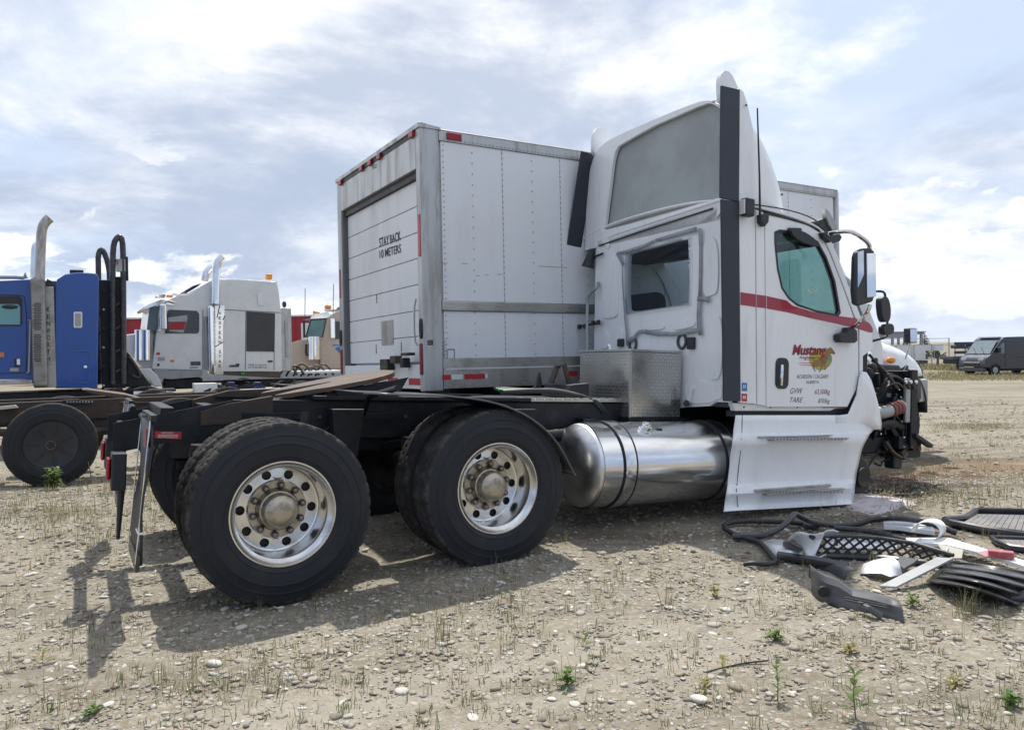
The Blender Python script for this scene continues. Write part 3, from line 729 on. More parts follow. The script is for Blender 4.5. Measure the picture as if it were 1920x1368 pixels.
# ---- wheels
tan_p = math.tan(R(3.1))
for sx in (0.0, 1.40):
    hz = .513 + sx * tan_p
    build_wheel(truck, (sx, 0, hz))
    for yy, mir in ((.335, 0), (2 * TC - .335, 1), (2 * TC, 1)):
        b = MB(); b.lathe([(.303, .03), (.29, .05), (.262, .07), (.255, .18), (.29, .225), (.303, .235)], n=40)
        b.lathe([(.255, .10), (.10, .10)], n=40)
        w = b.build('wheel', CHASD, truck); w.location = (sx, yy, hz)
        if mir: w.rotation_euler = (0, 0, math.pi)
        link('tyre', TYRE, w, rot=(0, .11, 0))
    a = MB(); a.lathe([(.075, .2), (.075, 2.2)], (sx, 0, hz), n=16); a.ell((sx, TC, hz), .2, .2, .2, 16, 10); a.build('axle', CHASD, truck)

# ---- chassis
RT0, RT1 = TC - .43, TC + .43
def rail(y0, name='frame_rail'):
    top = 1.13; b = MB()
    prof = [(-.85, .985), (-.45, 1.07), (-.15, top), (6.55, top), (6.55, top - .2), (5.9, top - .27), (-.55, top - .27), (-.85, .80)]
    b.prism([(x, y0, z) for x, z in prof], (0, .012, 0))
    b.box((-.15, y0, top - .012), (6.5, y0 + (.085 if y0 < TC else -.085), top)); b.box((-.15, y0, top - .27), (5.9, y0 + (.085 if y0 < TC else -.085), top - .258))
    return b.build(name, CHAS, truck, smooth=0)
rail(RT0); rail(RT1)
for sx in (-.55, -.25, .68, 1.95, 2.7, 3.4, 4.6):
    MB().box((sx - .04, RT0 + .02, .90), (sx + .04, RT1, 1.08)).build('crossmember', CHAS, truck, bevel=.006)
def ramp(y, pts):
    return MB().prism([MT.P(x, yy, y) for x, yy in pts], (0, .055, 0)).build('ramp_plate', RUSTD, truck, bevel=.004)
ramp(RT0 - .012, [(376, 771), (430, 756), (512, 742), (512, 788), (376, 798)])
MB().prism([(-.3, RT1 - .05, 1.10), (-.05, RT1 - .05, 1.17), (.3, RT1 - .05, 1.19), (.3, RT1 - .05, 1.06), (-.3, RT1 - .05, 1.02)], (0, .055, 0)).build('ramp_plate', RUSTD, truck, bevel=.004)
# rear suspension: hangers, torque rods, air bags, shocks
for sx in (0, 1.4):
    hz = .52 + sx * tan_p
    for y in (RT0 - .16, RT1 + .16):
        MB().lathe([(.0001, .0), (.13, .0), (.14, .04), (.125, .09), (.14, .14), (.13, .2), (.0001, .2)], (sx - .30, y, .66 + sx * tan_p * .3), 'Z', 20).build('air_bag', RUB, truck)
        MB().beam((sx - .38, y, .60 + sx * tan_p), (sx + .55, y, .72 + sx * tan_p), .08, .07).build('suspension_arm', CHAS, truck, bevel=.01)
        MB().tube([(sx + .2, y - .05, hz), (sx + .28, y, 1.06)], .035, 10).build('shock_absorber', CHASD, truck)
        MB().prism([(sx + .45, y, 1.08), (sx + .68, y, 1.08), (sx + .62, y, .62), (sx + .5, y, .62)], (0, .1, 0)).build('hanger_bracket', CHAS, truck, bevel=.008)
for sx in (-.1, .55):
    MB().box((sx, RT0 - .03, 1.00), (sx + .38, RT0 + .01, 1.05)).build('mounting_angle', CHAS, truck, bevel=.004)
MB().box((.36, RT0 - .035, 1.135), (2.1, RT0 + .1, 1.165)).build('slide_rail', CHAS, truck, bevel=.005)
MB().box((.36, RT1 - .1, 1.135), (2.1, RT1 + .035, 1.165)).build('slide_rail', CHAS, truck, bevel=.005)
for k in range(9):
    b = MB(); b.lathe([(.014, -.014), (.014, 0)], (.2 + k * .21, RT0 - .001, 1.02), 'Y', 6); b.lathe([(.014, -.014), (.0001, -.014)], (.2 + k * .21, RT0 - .001, 1.02), 'Y', 6); b.build('bolt', STEEL, truck, smooth=0)
MB().tube([(1.45, RT0 - .15, .82), (3.2, RT0 - .12, .93)], .05, 12).build('air_tank', CHAS, truck)
MB().tube([(2.0, TC, .88), (5.2, TC, .92)], .06, 12).build('drive_shaft', CHAS, truck)
for k in range(2): MB().tube([(1.2, RT0 + .1 + k * .05, 1.10), (.8, RT0 + .05, 1.05 + k * .03), (.5, RT0 + .02, .98), (.35, RT0 - .05, .8)], .012, 6, smooth=2).build('air_line', HOSE, truck)
# mudguard stay between the axles
MB().tube([(.70, .1, 1.24), (.70, .62, 1.17), (.72, RT0, 1.02)], .02, 8).build('fender_stay', CHAS, truck)
# ---- fifth wheel
def fifth_wheel():
    th = math.atan2(1.345 - 1.155, 1.10 - .2); ux = Vector((math.cos(th), 0, math.sin(th))); uz = Vector((-math.sin(th), 0, math.cos(th))); o = Vector((1.10, TC, 1.345))
    def W(x, y, z=0): return o + ux * x + Vector((0, y, 0)) + uz * z
    out = [(-.02 - .42 + .42 * math.cos(a), .47 * math.sin(a)) for a in [R(q) for q in range(-90, 91, 10)]]
    out += [(-.62, .45), (-.93, .30), (-.97, .22), (-.80, .13), (-.55, .055), (-.50, .03), (-.50, -.03), (-.55, -.055), (-.80, -.13), (-.97, -.22), (-.93, -.30), (-.62, -.45)]
    b = MB().prism([W(x, y, -.02) for x, y in out], uz * .035)
    fw = b.build('fifth_wheel', STEEL, truck, bevel=.006)
    # bent-down ramp tips
    for sg in (-1, 1):
        MB().prism([W(-.78, sg * .14, -.02), W(-.97, sg * .215, -.02), W(-.93, sg * .30, -.02), W(-1.16, sg * .30, -.13), W(-1.19, sg * .2, -.14)], uz * .02).build('ramp_tip', STEEL, fw)
        MB().prism([W(-.60, sg * .36, -.03), W(-.20, sg * .36, -.03), W(-.28, sg * .36, -.23), W(-.5, sg * .36, -.23)], (0, .06 * sg, 0)).build('bracket', CHAS, fw)
    MB().prism([W(-.05, -.44, -.03), W(-.9, -.36, -.03), W(-.7, -.36, -.14), W(-.15, -.44, -.14)], (0, .02, 0)).build('skirt_rib', CHAS, fw)
    MB().prism([W(-.05, .44, -.03), W(-.9, .36, -.03), W(-.7, .36, -.14), W(-.15, .44, -.14)], (0, -.02, 0)).build('skirt_rib', CHAS, fw)
    MB().box((.45, RT0 + .02, 1.14), (1.0, RT1 - .02, 1.18)).build('mount_plate', CHAS, fw)
fifth_wheel()
# ---- rear end: crossmember face, tail lamps, mud flaps, decal
MB().box((-.80, RT0 + .015, .82), (-.76, RT1 - .003, .95)).build('rear_crossmember', CHAS, truck, bevel=.008)
for (x0, x1, y0, y1, t) in ((206, 218, 862, 900, .62), ):
    a, c = MT.P(x0, y1, t), MT.P(x1, y0, t)
for y in (RT0 - .10, RT1 + .10):
    MB().box((-.86, y - .09, .60), (-.78, y + .09, .82)).build('lamp_box', BLK, truck, bevel=.01)
    MB().box((-.885, y - .06, .66), (-.862, y + .06, .79)).build('tail_lamp', REDL, truck, bevel=.012)
MB().tube([(-.80, RT0 - .10, .60), (-.805, RT0 - .10, .45), (-.81, RT0 - .11, .30)], [.022, .010], 8).build('strap_end', BLK, truck)
def flap(y0, y1):
    b = MB(); rows = []
    for i in range(7):
        z = 1.04 - i * .125; rows.append([Vector((-.70 - .007 * i + .012 * math.sin(i * 1.3 + j), lerp(y0, y1, j / 5), z)) for j in range(6)])
    b.grid(rows); f = b.build('mud_flap', BLK, truck, solid=.012)
    MB().beam((-.693, y0 - .01, 1.06), (-.693, y1, 1.06), .03, .035).build('hanger_bar', CHAS, f)
    MB().box((-.758, y0 + .0, .255), (-.737, y1 - .02, .34)).build('flap_weight', SHEEN, f, bevel=.003)
    for j in (0, 1):
        y = y0 + .004 if j == 0 else y1 - .004
        MB().tube([(-.71, y, 1.05), (-.758, y, .30)], .004, 6).build('edge_rod', CHR, f)
    MB().box((-.726, y0 + .03, .90), (-.715, y0 + .20, 1.0)).build('flap_badge', mat('faded_red', (.22, .07, .08), .5), f)
    MB().tube([(-.748, y0 - .012, .46), (-.748, y0 + .15, .455), (-.733, y0 + .15, .455), (-.733, y0 - .012, .46)], .006, 6, closed=True).build('cable_tie', WDIRT, f)
flap(.02, .60); flap(2 * TC - .60, 2 * TC - .02)
MB().tube([(-.693, .3, 1.06), (-.693, RT0 + .02, 1.03)], .02, 8).build('flap_arm', CHAS, truck); MB().tube([(-.693, 2 * TC - .3, 1.06), (-.693, RT1, 1.03)], .02, 8).build('flap_arm', CHAS, truck)
d = MB().prism([MT.P(x, y, RT0 - .002) for x, y in ((290, 808), (340, 809), (340, 823), (290, 821))], (0, -.003, 0)).build('warning_decal', REDR, truck, smooth=0)
lettering('IMPORTANT', MT.P(303, 812.4, RT0 - .006), MT.P(325, 812.6, RT0 - .006), MT.P(303, 809.6, RT0 - .006), WREF, d, lift=.001)
for k in range(3): MB().prism([MT.P(x, y, RT0 - .006) for x, y in ((296, 814.3 + k * 2.5), (334, 814.6 + k * 2.5), (334, 815.5 + k * 2.5), (296, 815.2 + k * 2.5))], (0, -.001, 0)).build('decal_rule', WREF, d, smooth=0)
# ---- mudguard over the front drive wheels
def mudguard(y0, y1):
    pts = [(680, 738), (740, 741), (800, 742), (860, 745), (905, 751), (945, 761), (985, 779), (1015, 800), (1040, 826), (1058, 855), (1070, 880), (1077, 892)]
    base = [MT.P(x, y, .0) for x, y in pts]
    b = MB(); b.grid([[Vector((p.x, y, p.z + .006)) for p in base] for y in (y0, (y0 * 3 + y1) / 4, (y0 + y1) / 2, y1)])
    g = b.build('mudguard', SHEEN, truck, solid=.009)
    e = MB(); e.tube([Vector((p.x, y0 - .004, p.z + .004)) for p in base], .006, 6, smooth=1); e.build('rolled_edge', GREYP, g)
    return g
mudguard(-.01, .62); mudguard(2 * TC - .62, 2 * TC)
# ---- fuel tank
def tank():
    r = .335; s0, s1 = 2.26, 3.96; c0 = Vector((0, .46, .655)); b = MB()
    dome = [(.0001, s0), (.12, s0 + .008), (.22, s0 + .022), (.285, s0 + .045), (.318, s0 + .075), (r, s0 + .13)]
    prof = dome + [(r, s1 - .13)] + [(a, s0 + s1 - h) for a, h in reversed(dome)]
    b.lathe([(r, s0 + .10), (r, s1 - .10)], c0, 'X', 64); t = b.build('fuel_tank', POL2, truck, smooth=25)
    for pf in (dome, [(a, s0 + s1 - h) for a, h in reversed(dome)]): e_ = MB(); e_.lathe(pf, c0, 'X', 64); e_.build('tank_end', mat('dull_tank_end', (.72, .73, .74), .36, 1.0, col2=(.58, .58, .57), scale=6, rvar=.1), t, smooth=25)
    for sx in (2.60, 3.66):
        st = MB(); st.lathe([(r + .001, sx - .055), (r + .008, sx - .055), (r + .010, sx - .045), (r + .010, sx + .045), (r + .008, sx + .055), (r + .001, sx + .055)], c0, 'X', 64); st.build('tank_strap', POL2, t, smooth=25)
        for dx in (-.057, .057):
            e = MB(); e.lathe([(r + .001, sx + dx - .006), (r + .011, sx + dx - .006), (r + .011, sx + dx + .006), (r + .001, sx + dx + .006)], c0, 'X', 64); e.build('strap_rubber', RUB, t)
    cp = MT.P(1207, 812, .30); d = (Vector((0, cp.y, cp.z)) - Vector((0, .46, .655))); d.normalize(); cc = Vector((cp.x, .46, .655)) + d * r
    cap = MB(); cap.tube([cc - d * .01, cc + d * .012], .055, 20); cap.tube([cc + d * .012, cc + d * .05], .046, 20); cap.build('filler_cap', CHR, t, bevel=.006)
    MB().tube([cc + d * .05 - Vector((.03, 0, 0)), cc + d * .062, cc + d * .05 + Vector((.03, 0, 0))], .008, 6).build('cap_grip', CHR, t)
    MB().obox(Vector((cp.x + .14, .46, .655)) + d * (r + .002), (.028, 0, 0), Vector((0, d.z, -d.y)) * .012, d * .002).build('tank_plate', BLK, t, smooth=0)
    MB().box((s0 + .3, .70, .50), (s0 + .42, .83, 1.0)).build('tank_bracket', CHAS, t); MB().box((s1 - .35, .70, .50), (s1 - .23, .83, 1.0)).build('tank_bracket', CHAS, t)
tank()
# ---- toolbox of diamond plate behind the cab
def toolbox():
    y0 = .70; a = MT.P(1180, 782, y0); s0, s1 = a.x, 3.60; yl = MT.Q(1088, 660, s0).y; zt = MT.P(1180, 654, y0).z - .02; zb = a.z
    b = MB().box((s0, y0, zb), (s1, yl, zt)).build('toolbox', DIA, truck, bevel=.004)
    MB().box((s0 - .012, y0 - .012, zt + .002), (s1 + .0, yl + .012, zt + .022)).build('lid', DIA, b, bevel=.003)
    MB().beam((s0 - .003, y0 - .003, zb), (s0 - .003, y0 - .003, zt), .02, .02, (1, 0, 0)).build('corner_trim', ALU, b)
    MB().box((s0 - .02, y0 - .02, zb - .03), (s1, yl, zb - .003)).build('base_frame', CHAS, b)
    # bright latch on the lid
    p = MT.Q(1144, 644, s0 + .1); MB().tube([(p.x, p.y, zt + .01), (p.x, p.y, zt + .05), (p.x, p.y + .02, zt + .07)], .012, 8).build('latch', CHR, b)
toolbox()
# deck behind the cab: air lines, bracket, plate
MB().box((1.95, RT0 - .02, 1.135), (3.3, RT1, 1.155)).build('deck_plate', ALU, truck)
for k in range(14): MB().box((1.98 + k * .09, RT0 - .03, 1.155), (2.04 + k * .09, RT0 + .0, 1.166)).build('deck_tread', ALU, truck, smooth=0)
MB().prism([(2.62, 1.05, 1.16), (2.86, 1.05, 1.16), (2.86, 1.05, 1.29), (2.66, 1.05, 1.27)], (0, .42, 0)).build('valve_box', BLK, truck, bevel=.008)
for k, (m, r) in enumerate(((HOSE, .022), (HOSE, .018), (GREENH, .011), (GREENH, .010), (HOSE, .013))):
    q = k * .02
    MB().tube([(1.95, .98 + q * 2, 1.20 + q * .4), (2.25, .95 + q, 1.22), (2.5, .93 + q, 1.21 + q * .3), (2.74, .84 - q, 1.15), (2.84, .82 - q * .5, 1.05)], r, 8, smooth=2).build('air_hose', m, truck)
MB().tube([(2.62, 1.3, 1.28), (2.66, 1.28, 1.42), (2.72, 1.25, 1.45), (2.78, 1.25, 1.28)], .025, 8).build('gladhand_bracket', STEEL, truck)
for k in range(3): MB().tube([(2.55, 1.35 + k * .04, 1.2), (2.5, 1.3, 1.32 + k * .03), (2.42, 1.2, 1.34), (2.36, 1.15, 1.22), (2.2, 1.1 + k * .05, 1.2)], .012, 6, smooth=2).build('air_hose', HOSE, truck)

# ---- cab shell
ZIN = (0, .030, 0)
wz = [(350, 235), (380, 222), (520, 240), (600, 290), (650, 380), (700, 520), (731, 700), (716, 722), (600, 700), (480, 660), (430, 620), (390, 560), (365, 450), (350, 300)]
win = side([z4(*p) for p in wz]); cw = sum(win, Vector()) / len(win)
def scaled(pts, k):
    c = sum(pts, Vector()) / len(pts); return [c + (p - c) * k for p in pts]
door_out = [(1434.5, 401), (1475, 411), (1514, 422), (1537, 436), (1557, 478), (1581, 540), (1601, 596), (1608.5, 615), (1609.5, 660), (1609.5, 705), (1605, 730), (1589, 762.5), (1437.5, 762.5)]
seams = {'rear_quarter_panel': [(1384, 386), (1415.5, 392), (1418, 757), (1388, 755)],
         'pillar_trim': [(1417.6, 392.5), (1433.2, 399), (1436.2, 761), (1420, 758)],
         'cowl_panel': [(1539, 434), (1551, 436), (1571, 480), (1595, 546), (1613, 591), (1634, 622), (1638, 652), (1618, 668), (1618, 694), (1612, 705), (1611.5, 614), (1603.5, 594), (1583, 539), (1559, 477)]}
for nme, pts in seams.items():
    MB().prism(side(pts), ZIN).build(nme, WHITE, truck, bevel=.004)
door = MB().plate(side(door_out), [win], ZIN).build('door', WHITE, truck, bevel=.004)
MB().plate(scaled(win, 1.015), [scaled(win, .955)], (0, .02, 0)).build('window_seal', BLK, door).location = (0, -.004, 0)
MB().prism(scaled(win, .96), (0, .005, 0)).build('door_glass', GLS, door).location = (0, .008, 0)
liner = side([(1388, 384), (1475, 409), (1537, 434), (1553, 440), (1595, 546), (1613, 592), (1632, 622), (1634, 650), (1614, 668), (1612, 705), (1590, 764), (1390, 757)], TS + .032)
MB().plate(liner, [scaled([Vector((p.x, TS + .032, p.z)) for p in win], 1.0)], (0, .02, 0)).build('inner_side_panel', INT, truck)
# far side, same outline with the window open to the light
allp = flipside(side([(1388, 386), (1475, 411), (1537, 436), (1553, 440), (1595, 546), (1613, 592), (1634, 622), (1638, 652), (1612, 705), (1590, 764), (1390, 757)]))
MB().plate(allp, [scaled(flipside(win), 1.0)], (0, -.04, 0)).build('left_side_panel', WHITE, truck, bevel=.004)
MB().prism(scaled(flipside(win), .99), (0, -.006, 0)).build('left_door_glass', GLS, truck).location = (0, -.01, 0)
# sill under the door
MB().prism(side([(1373, 755), (1590, 765.5), (1566, 766), (1556, 770), (1378, 770)], TS + .02), (0, .05, 0)).build('sill', WDIRT, truck, bevel=.004)
for k in range(4):
    p = MT.P(1395 + k * 50, 763, TS + .018); b = MB(); b.ell(p, .008, .006, .008, 8, 5); b.build('bolt', STEEL, truck)
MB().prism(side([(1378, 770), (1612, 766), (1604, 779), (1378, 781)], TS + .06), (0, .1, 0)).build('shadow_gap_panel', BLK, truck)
# back wall with window opening
SB = 3.64
bw_out = back([(1117, 470), (1121, 457), (1200, 430), (1280, 404), (1356, 379), (1420, 358), (1420, 757), (1343, 753), (1330, 761), (1283, 763), (1200, 780), (1112, 790)], SB)
bwin = back([(1179, 480), (1184, 475), (1240, 461), (1287, 448), (1292, 452), (1292.5, 562), (1287, 570), (1240, 577), (1187, 585), (1178, 578)], SB)
bwin = [Vector((SB, p.y, p.z)) for p in chaikin(bwin, 1)]
bw_out = [Vector((p.x, max(p.y, TS + .035), p.z)) for p in bw_out]
bwall = MB().plate(bw_out, [bwin], (.03, 0, 0)).build('back_wall', WHITE, truck, bevel=.004)
def emboss(pts, raise_=.014, r=.03, m=WHITE):
    q = [Vector((SB, p.y, p.z)) for p in chaikin(back(pts, SB), 2)]
    return MB().prism(q, (-raise_, 0, 0)).build('pressed_panel', m, bwall, bevel=.010, seg=3)
emboss([z5(310, 195), z5(405, 165), z5(412, 520), z5(405, 560), z5(330, 575), z5(308, 550)])
emboss([z5(950, 60), z5(1052, 35), z5(1058, 395), z5(1020, 425), z5(948, 440)])
emboss([z5(995, 580), z5(1030, 560), z5(1080, 555), z5(1080, 950), z5(1010, 965), z5(990, 930)])
emboss([z5(840, 985), z5(900, 975), z5(935, 958), z5(975, 985), z5(1080, 985), z5(1080, 1085), z5(1040, 1090), z5(1000, 1115), z5(880, 1115), z5(845, 1085)])
emboss([z5(300, 660), z5(350, 650), z5(352, 760), z5(300, 770)], .010); emboss([z5(395, 640), z5(445, 632), z5(445, 760), z5(395, 765)], .010)
emboss([z5(580, 615), z5(700, 595), z5(716, 640), z5(580, 650)], .010); emboss([z5(765, 600), z5(900, 572), z5(905, 625), z5(765, 650)], .010)
# window rim, plastic film with folds, duct tape
bw2 = [Vector((SB - .004, p.y, p.z)) for p in bwin]
MB().plate([Vector((SB, p.y, p.z)) for p in scaled(bwin, 1.10)], [scaled(bwin, 1.005)], (-.006, 0, 0)).build('window_rim', WHITE, bwall, bevel=.003)
def film():
    b = MB(); NU, NV = 44, 60
    c00, c10, c01, c11 = [MT.Q(x, y, SB) for x, y in ((1174, 590), (1296, 572), (1175, 476), (1296, 443))]
    for_rows = []
    for j in range(NV + 1):
        v = j / NV; row = []
        for i in range(NU + 1):
            u = i / NU; p = c00.lerp(c10, u).lerp(c01.lerp(c11, u), v)
            fold = .016 * math.sin(46 * math.atan2(v - .60, u + .30)) * sstep(.50, .62, v) * (.25 + .9 * u) + .003 * math.sin(18 * u + 9 * v)
            row.append(Vector((SB - .020 + float(fold), p.y, p.z)))
        for_rows.append(row)
    b.grid(for_rows); return b.build('plastic_film', FILM, bwall, smooth=80)
film()
def tape(pts, w, name='duct_tape'):
    P = [MT.Q(x, y, SB - .024) for x, y in pts]; b = MB(); rows = []
    for i, p in enumerate(P):
        d = (P[min(i + 1, len(P) - 1)] - P[max(i - 1, 0)]).normalized(); n = Vector((0, -d.z, d.y)) * w * .40 * rnd.uniform(.8, 1.15)
        rows.append([p - n + Vector((rnd.uniform(-.004, .002), 0, 0)), p + Vector((rnd.uniform(-.006, 0), 0, 0)), p + n + Vector((rnd.uniform(-.004, .002), 0, 0))])
    b.grid(rows); return b.build(name, TAPE, bwall, smooth=20, solid=.003)
tape([z5(398, 158), z5(470, 140), z5(560, 112), z5(640, 76)], .045); tape([z5(645, 72), z5(720, 52), z5(820, 22), z5(910, -2)], .05)
tape([z5(405, 160), z5(420, 185), z5(442, 230)], .05); tape([z5(436, 225), z5(436, 330), z5(442, 440)], .022); tape([z5(444, 440), z5(452, 560), z5(462, 660), z5(466, 745)], .034)
tape([z5(930, -5), z5(936, 120), z5(936, 260), z5(932, 430)], .050); tape([z5(928, 450), z5(922, 540), z5(924, 620), z5(936, 678)], .05); tape([z5(915, 445), z5(960, 446), z5(992, 452)], .05)
tape([z5(470, 725), z5(510, 692), z5(540, 655), z5(585, 655)], .05); tape([z5(580, 655), z5(660, 668), z5(760, 672), z5(850, 655), z5(935, 645)], .052); tape([z5(450, 470), z5(440, 440), z5(436, 440)], .03)
def rearring(cx, cy, rx):
    c = MT.Q(*z5(cx, cy), SB - .012); b = MB(); b.tube([c + Vector((0, math.cos(a) * .052, math.sin(a) * .062)) for a in [2 * math.pi * k / 20 for k in range(20)]], .013, 8, closed=True); b.build('grommet', DGP, bwall)
rearring(815, 718, 0); rearring(500, 735, 0)
for (a, c) in (((862, 690), (908, 770)), ((415, 700), (450, 752))):
    p, q = MT.Q(*z5(a[0], c[1]), SB), MT.Q(*z5(c[0], a[1]), SB); MB().box((SB - .035, p.y, p.z), (SB - .002, q.y, q.z)).build('vent_box', BLK, bwall, bevel=.01)
# cab air mount link at the lower corner
MB().tube([MT.Q(*z5(880, 1015), SB - .03), MT.Q(*z5(855, 1110), SB - .03)], .022, 10).build('mount_link', WDIRT, truck); MB().tube([MT.Q(*z5(845, 1115), SB - .06), MT.Q(*z5(845, 1115), SB + .05)], .03, 10).build('mount_bush', BLK, truck)
# grab rail left of the box, lamp and brackets on the far corner
MB().tube([MT.Q(*z5(280, 345), SB - .01), MT.Q(*z5(275, 370), SB - .06), MT.Q(*z5(225, 415), SB - .07), MT.Q(*z5(208, 460), SB - .07), MT.Q(*z5(208, 780), SB - .07)], .017, 10, smooth=1).build('grab_rail', GALV, truck)
MB().tube([MT.Q(*z5(150, 625), SB - .05), MT.Q(*z5(285, 598), SB - .03)], .012, 8).build('bracket_bar', BLK, truck)
for x, y in ((160, 624), (195, 622), (248, 600), (280, 596)):
    c = MT.Q(*z5(x, y), SB - .05); MB().box(c - Vector((.015, .02, .025)), c + Vector((.015, .02, .025))).build('bracket_block', BLK, truck, bevel=.005)
def horn(c):
    MB().tube([c, c + Vector((0, -.17, .02))], .012, 8).build('lamp_arm', BLK, truck)
    MB().tube([c + Vector((.0, .02, .09)), c + Vector((-.01, .035, 0)), c + Vector((-.02, .06, -.10))], [.02, .07], 12).build('work_lamp', BLK, truck)
horn(MT.Q(*z5(245, 180), SB - .03))
# ---- roof skin
def roof():
    ed = [MT.P(x, y, TS) for x, y in ((1384, 380), (1412, 386), (1440, 393), (1478, 404), (1512, 415), (1535, 427), (1550, 441))]
    b = MB(); cols = [0, .015, .04, .09, .18, .32, .5, .68, .82, .91, .96, .985, 1]; rows = []
    for i, p in enumerate(ed):
        x = SB if i == 0 else p.x; row = []
        for c in cols:
            y = TS + (2 * TC - 2 * TS) * c; q = abs(2 * c - 1); up = .115 * (1 - q ** 3.2); fwd = .16 * (1 - q ** 2.2) * (i / 6)
            if i == 6: up = .02 * (1 - q ** 4)
            row.append(Vector((x + fwd, y, p.z + up)))
        rows.append(row)
    b.grid(rows); rf = b.build('roof', WHITE, truck, smooth=60, solid=.02, sub=1)
    for k, off in ((0, (0, 0)),):
        s_ = MB(); s_.tube([MT.P(*z4(x, y), TS - .004) for x, y in ((160, 62), (215, 70), (400, 98), (520, 130), (600, 170), (626, 205))], .006, 6, smooth=1); s_.build('roof_seam', BLK, rf)
        s_ = MB(); s_.tube([MT.P(*z4(x, y), TS - .004) for x, y in ((285, 125), (420, 153), (540, 187), (610, 222))], .006, 6, smooth=1); s_.build('drip_rail', BLK, rf)
    s_ = MB(); s_.tube([MT.Q(x, y, SB - .012) for x, y in ((1123, 461), (1200, 434.5), (1280, 409), (1336, 391))], .008, 6); s_.build('rear_seam', BLK, rf)
    # rounded rear lip
    s_ = MB(); s_.tube([MT.Q(x, y, SB + .01) for x, y in ((1123, 452), (1160, 437), (1250, 408), (1356, 374))], .02, 12); s_.build('rear_lip', WHITE, rf)
    return ed
red = roof()
# ---- windscreen, dash, floor, seats, wheel
def screen():
    top = MT.P(1553, 441, TS + .02); bot = MT.P(1632, 622, TS + .02); b = MB(); rows = []
    for j in range(7):
        v = j / 6; p = top.lerp(bot, v); row = []
        for i in range(11):
            c = i / 10; q = abs(2 * c - 1); row.append(Vector((p.x + .17 * (1 - q ** 2.2), TS + .02 + (2 * TC - 2 * TS - .04) * c, p.z)))
        rows.append(row)
    b.grid(rows); b.build('windscreen', GLC, truck, smooth=80)
    MB().box((bot.x - .25, TS + .1, 1.18), (bot.x + .02, 2 * TC - TS - .1, 1.62)).build('dashboard', INT, truck, bevel=.05)
    MB().box((bot.x + .03, TS + .12, 1.1), (bot.x + .12, 2 * TC - TS - .12, bot.z - .02)).build('firewall', CHAS, truck, bevel=.02)
screen()
MB().box((SB + .03, TS + .06, 1.12), (5.3, 2 * TC - TS - .06, 1.17)).build('cab_floor', INT, truck)
for y in (.72, 1.80):
    b = MB().box((4.15, y - .25, 1.42), (4.62, y + .25, 1.56)).build('seat', SEAT, truck, bevel=.05, seg=3)
    MB().prism([(4.12, y - .25, 1.5), (4.26, y - .25, 1.5), (4.14, y - .25, 2.22), (4.02, y - .25, 2.24)], (0, .5, 0)).build('backrest', SEAT, b, bevel=.05, seg=3)
    MB().box((4.2, y - .1, 1.17), (4.5, y + .1, 1.42)).build('pedestal', INT, b)
c = Vector((4.92, 1.78, 1.83)); ax = Vector((.45, 0, -.9)).normalized(); uu = Vector((0, 1, 0)); vv = ax.cross(uu)
sw = MB().tube([c + (uu * math.cos(a) + vv * math.sin(a)) * .22 for a in [2 * math.pi * k / 28 for k in range(28)]], .017, 8, closed=True).build('steering_wheel', BLK, truck)
MB().tube([c - uu * .2, c, c + uu * .2], .014, 6).build('spoke', BLK, sw); MB().tube([c, c + ax * .35], .03, 8).build('column', BLK, sw)
MB().box((SB + .04, TS + .05, 2.62), (4.5, 2 * TC - TS - .05, 2.66)).build('headliner', INTL, truck)
# ---- door furniture
stripe_u = [(148, 583), (300, 605), (420, 632), (452, 662), (560, 695), (650, 714), (738, 724), (820, 735), (900, 760), (921, 795)]
stripe_l = [(148, 657), (300, 678), (420, 700), (560, 735), (700, 765), (820, 792), (906, 819), (922, 816)]
def stripe(xa, xb, parent):
    def cut(L):
        X_, Y_ = [p[0] for p in L], [p[1] for p in L]; n = max(2, int((xb - xa) / 14))
        return [(lerp(xa, xb, q / n), float(np.interp(lerp(xa, xb, q / n), X_, Y_))) for q in range(n + 1)]
    u, l = cut(stripe_u), cut(stripe_l); P = [MT.P(*z4(x, y), TS - .0005) for x, y in u + l[::-1]]
    return MB().prism(P, (0, -.002, 0)).build('red_stripe', REDP, parent, smooth=0)
stripe(150, 240, truck); stripe(246, 300, truck); stripe(304, 832, door); stripe(838, 921, truck)
hp = [MT.P(1454, 670, TS), MT.P(1477.5, 729, TS)]
ho = [Vector((p[0], TS, p[1])) for p in rrect(hp[0].x, hp[1].z, hp[1].x, hp[0].z, .055)]
hand = MB().prism(ho, (0, -.006, 0)).build('door_handle', BLK, door, bevel=.003)
MB().tube([MT.P(1466.5, 684, TS - .03), MT.P(1466, 700, TS - .04), MT.P(1464.5, 722, TS - .03)], .013, 8, smooth=1).build('handle_grip', CHR, hand)
b = MB(); b.ell(MT.P(1463.8, 676, TS - .006), .010, .006, .010, 10, 6); b.build('lock', STEEL, hand)
# vent visor over the glass
vv_ = [z4(*p) for p in ((430, 225), (470, 222), (520, 240), (575, 280), (602, 320), (560, 315), (480, 290), (440, 255))]
MB().prism(side(chaikin([Vector((*p, 0)) for p in vv_], 1) and [(p.x, p.y) for p in chaikin([Vector((*p, 0)) for p in vv_], 1)], TS - .012), (0, -.03, 0)).build('vent_visor', BLK, door, bevel=.01)
MB().prism(side([z4(*p) for p in ((424, 210), (495, 212), (500, 232), (424, 230))], TS - .01), (0, -.02, 0)).build('visor_bracket', BLK, door, bevel=.003)
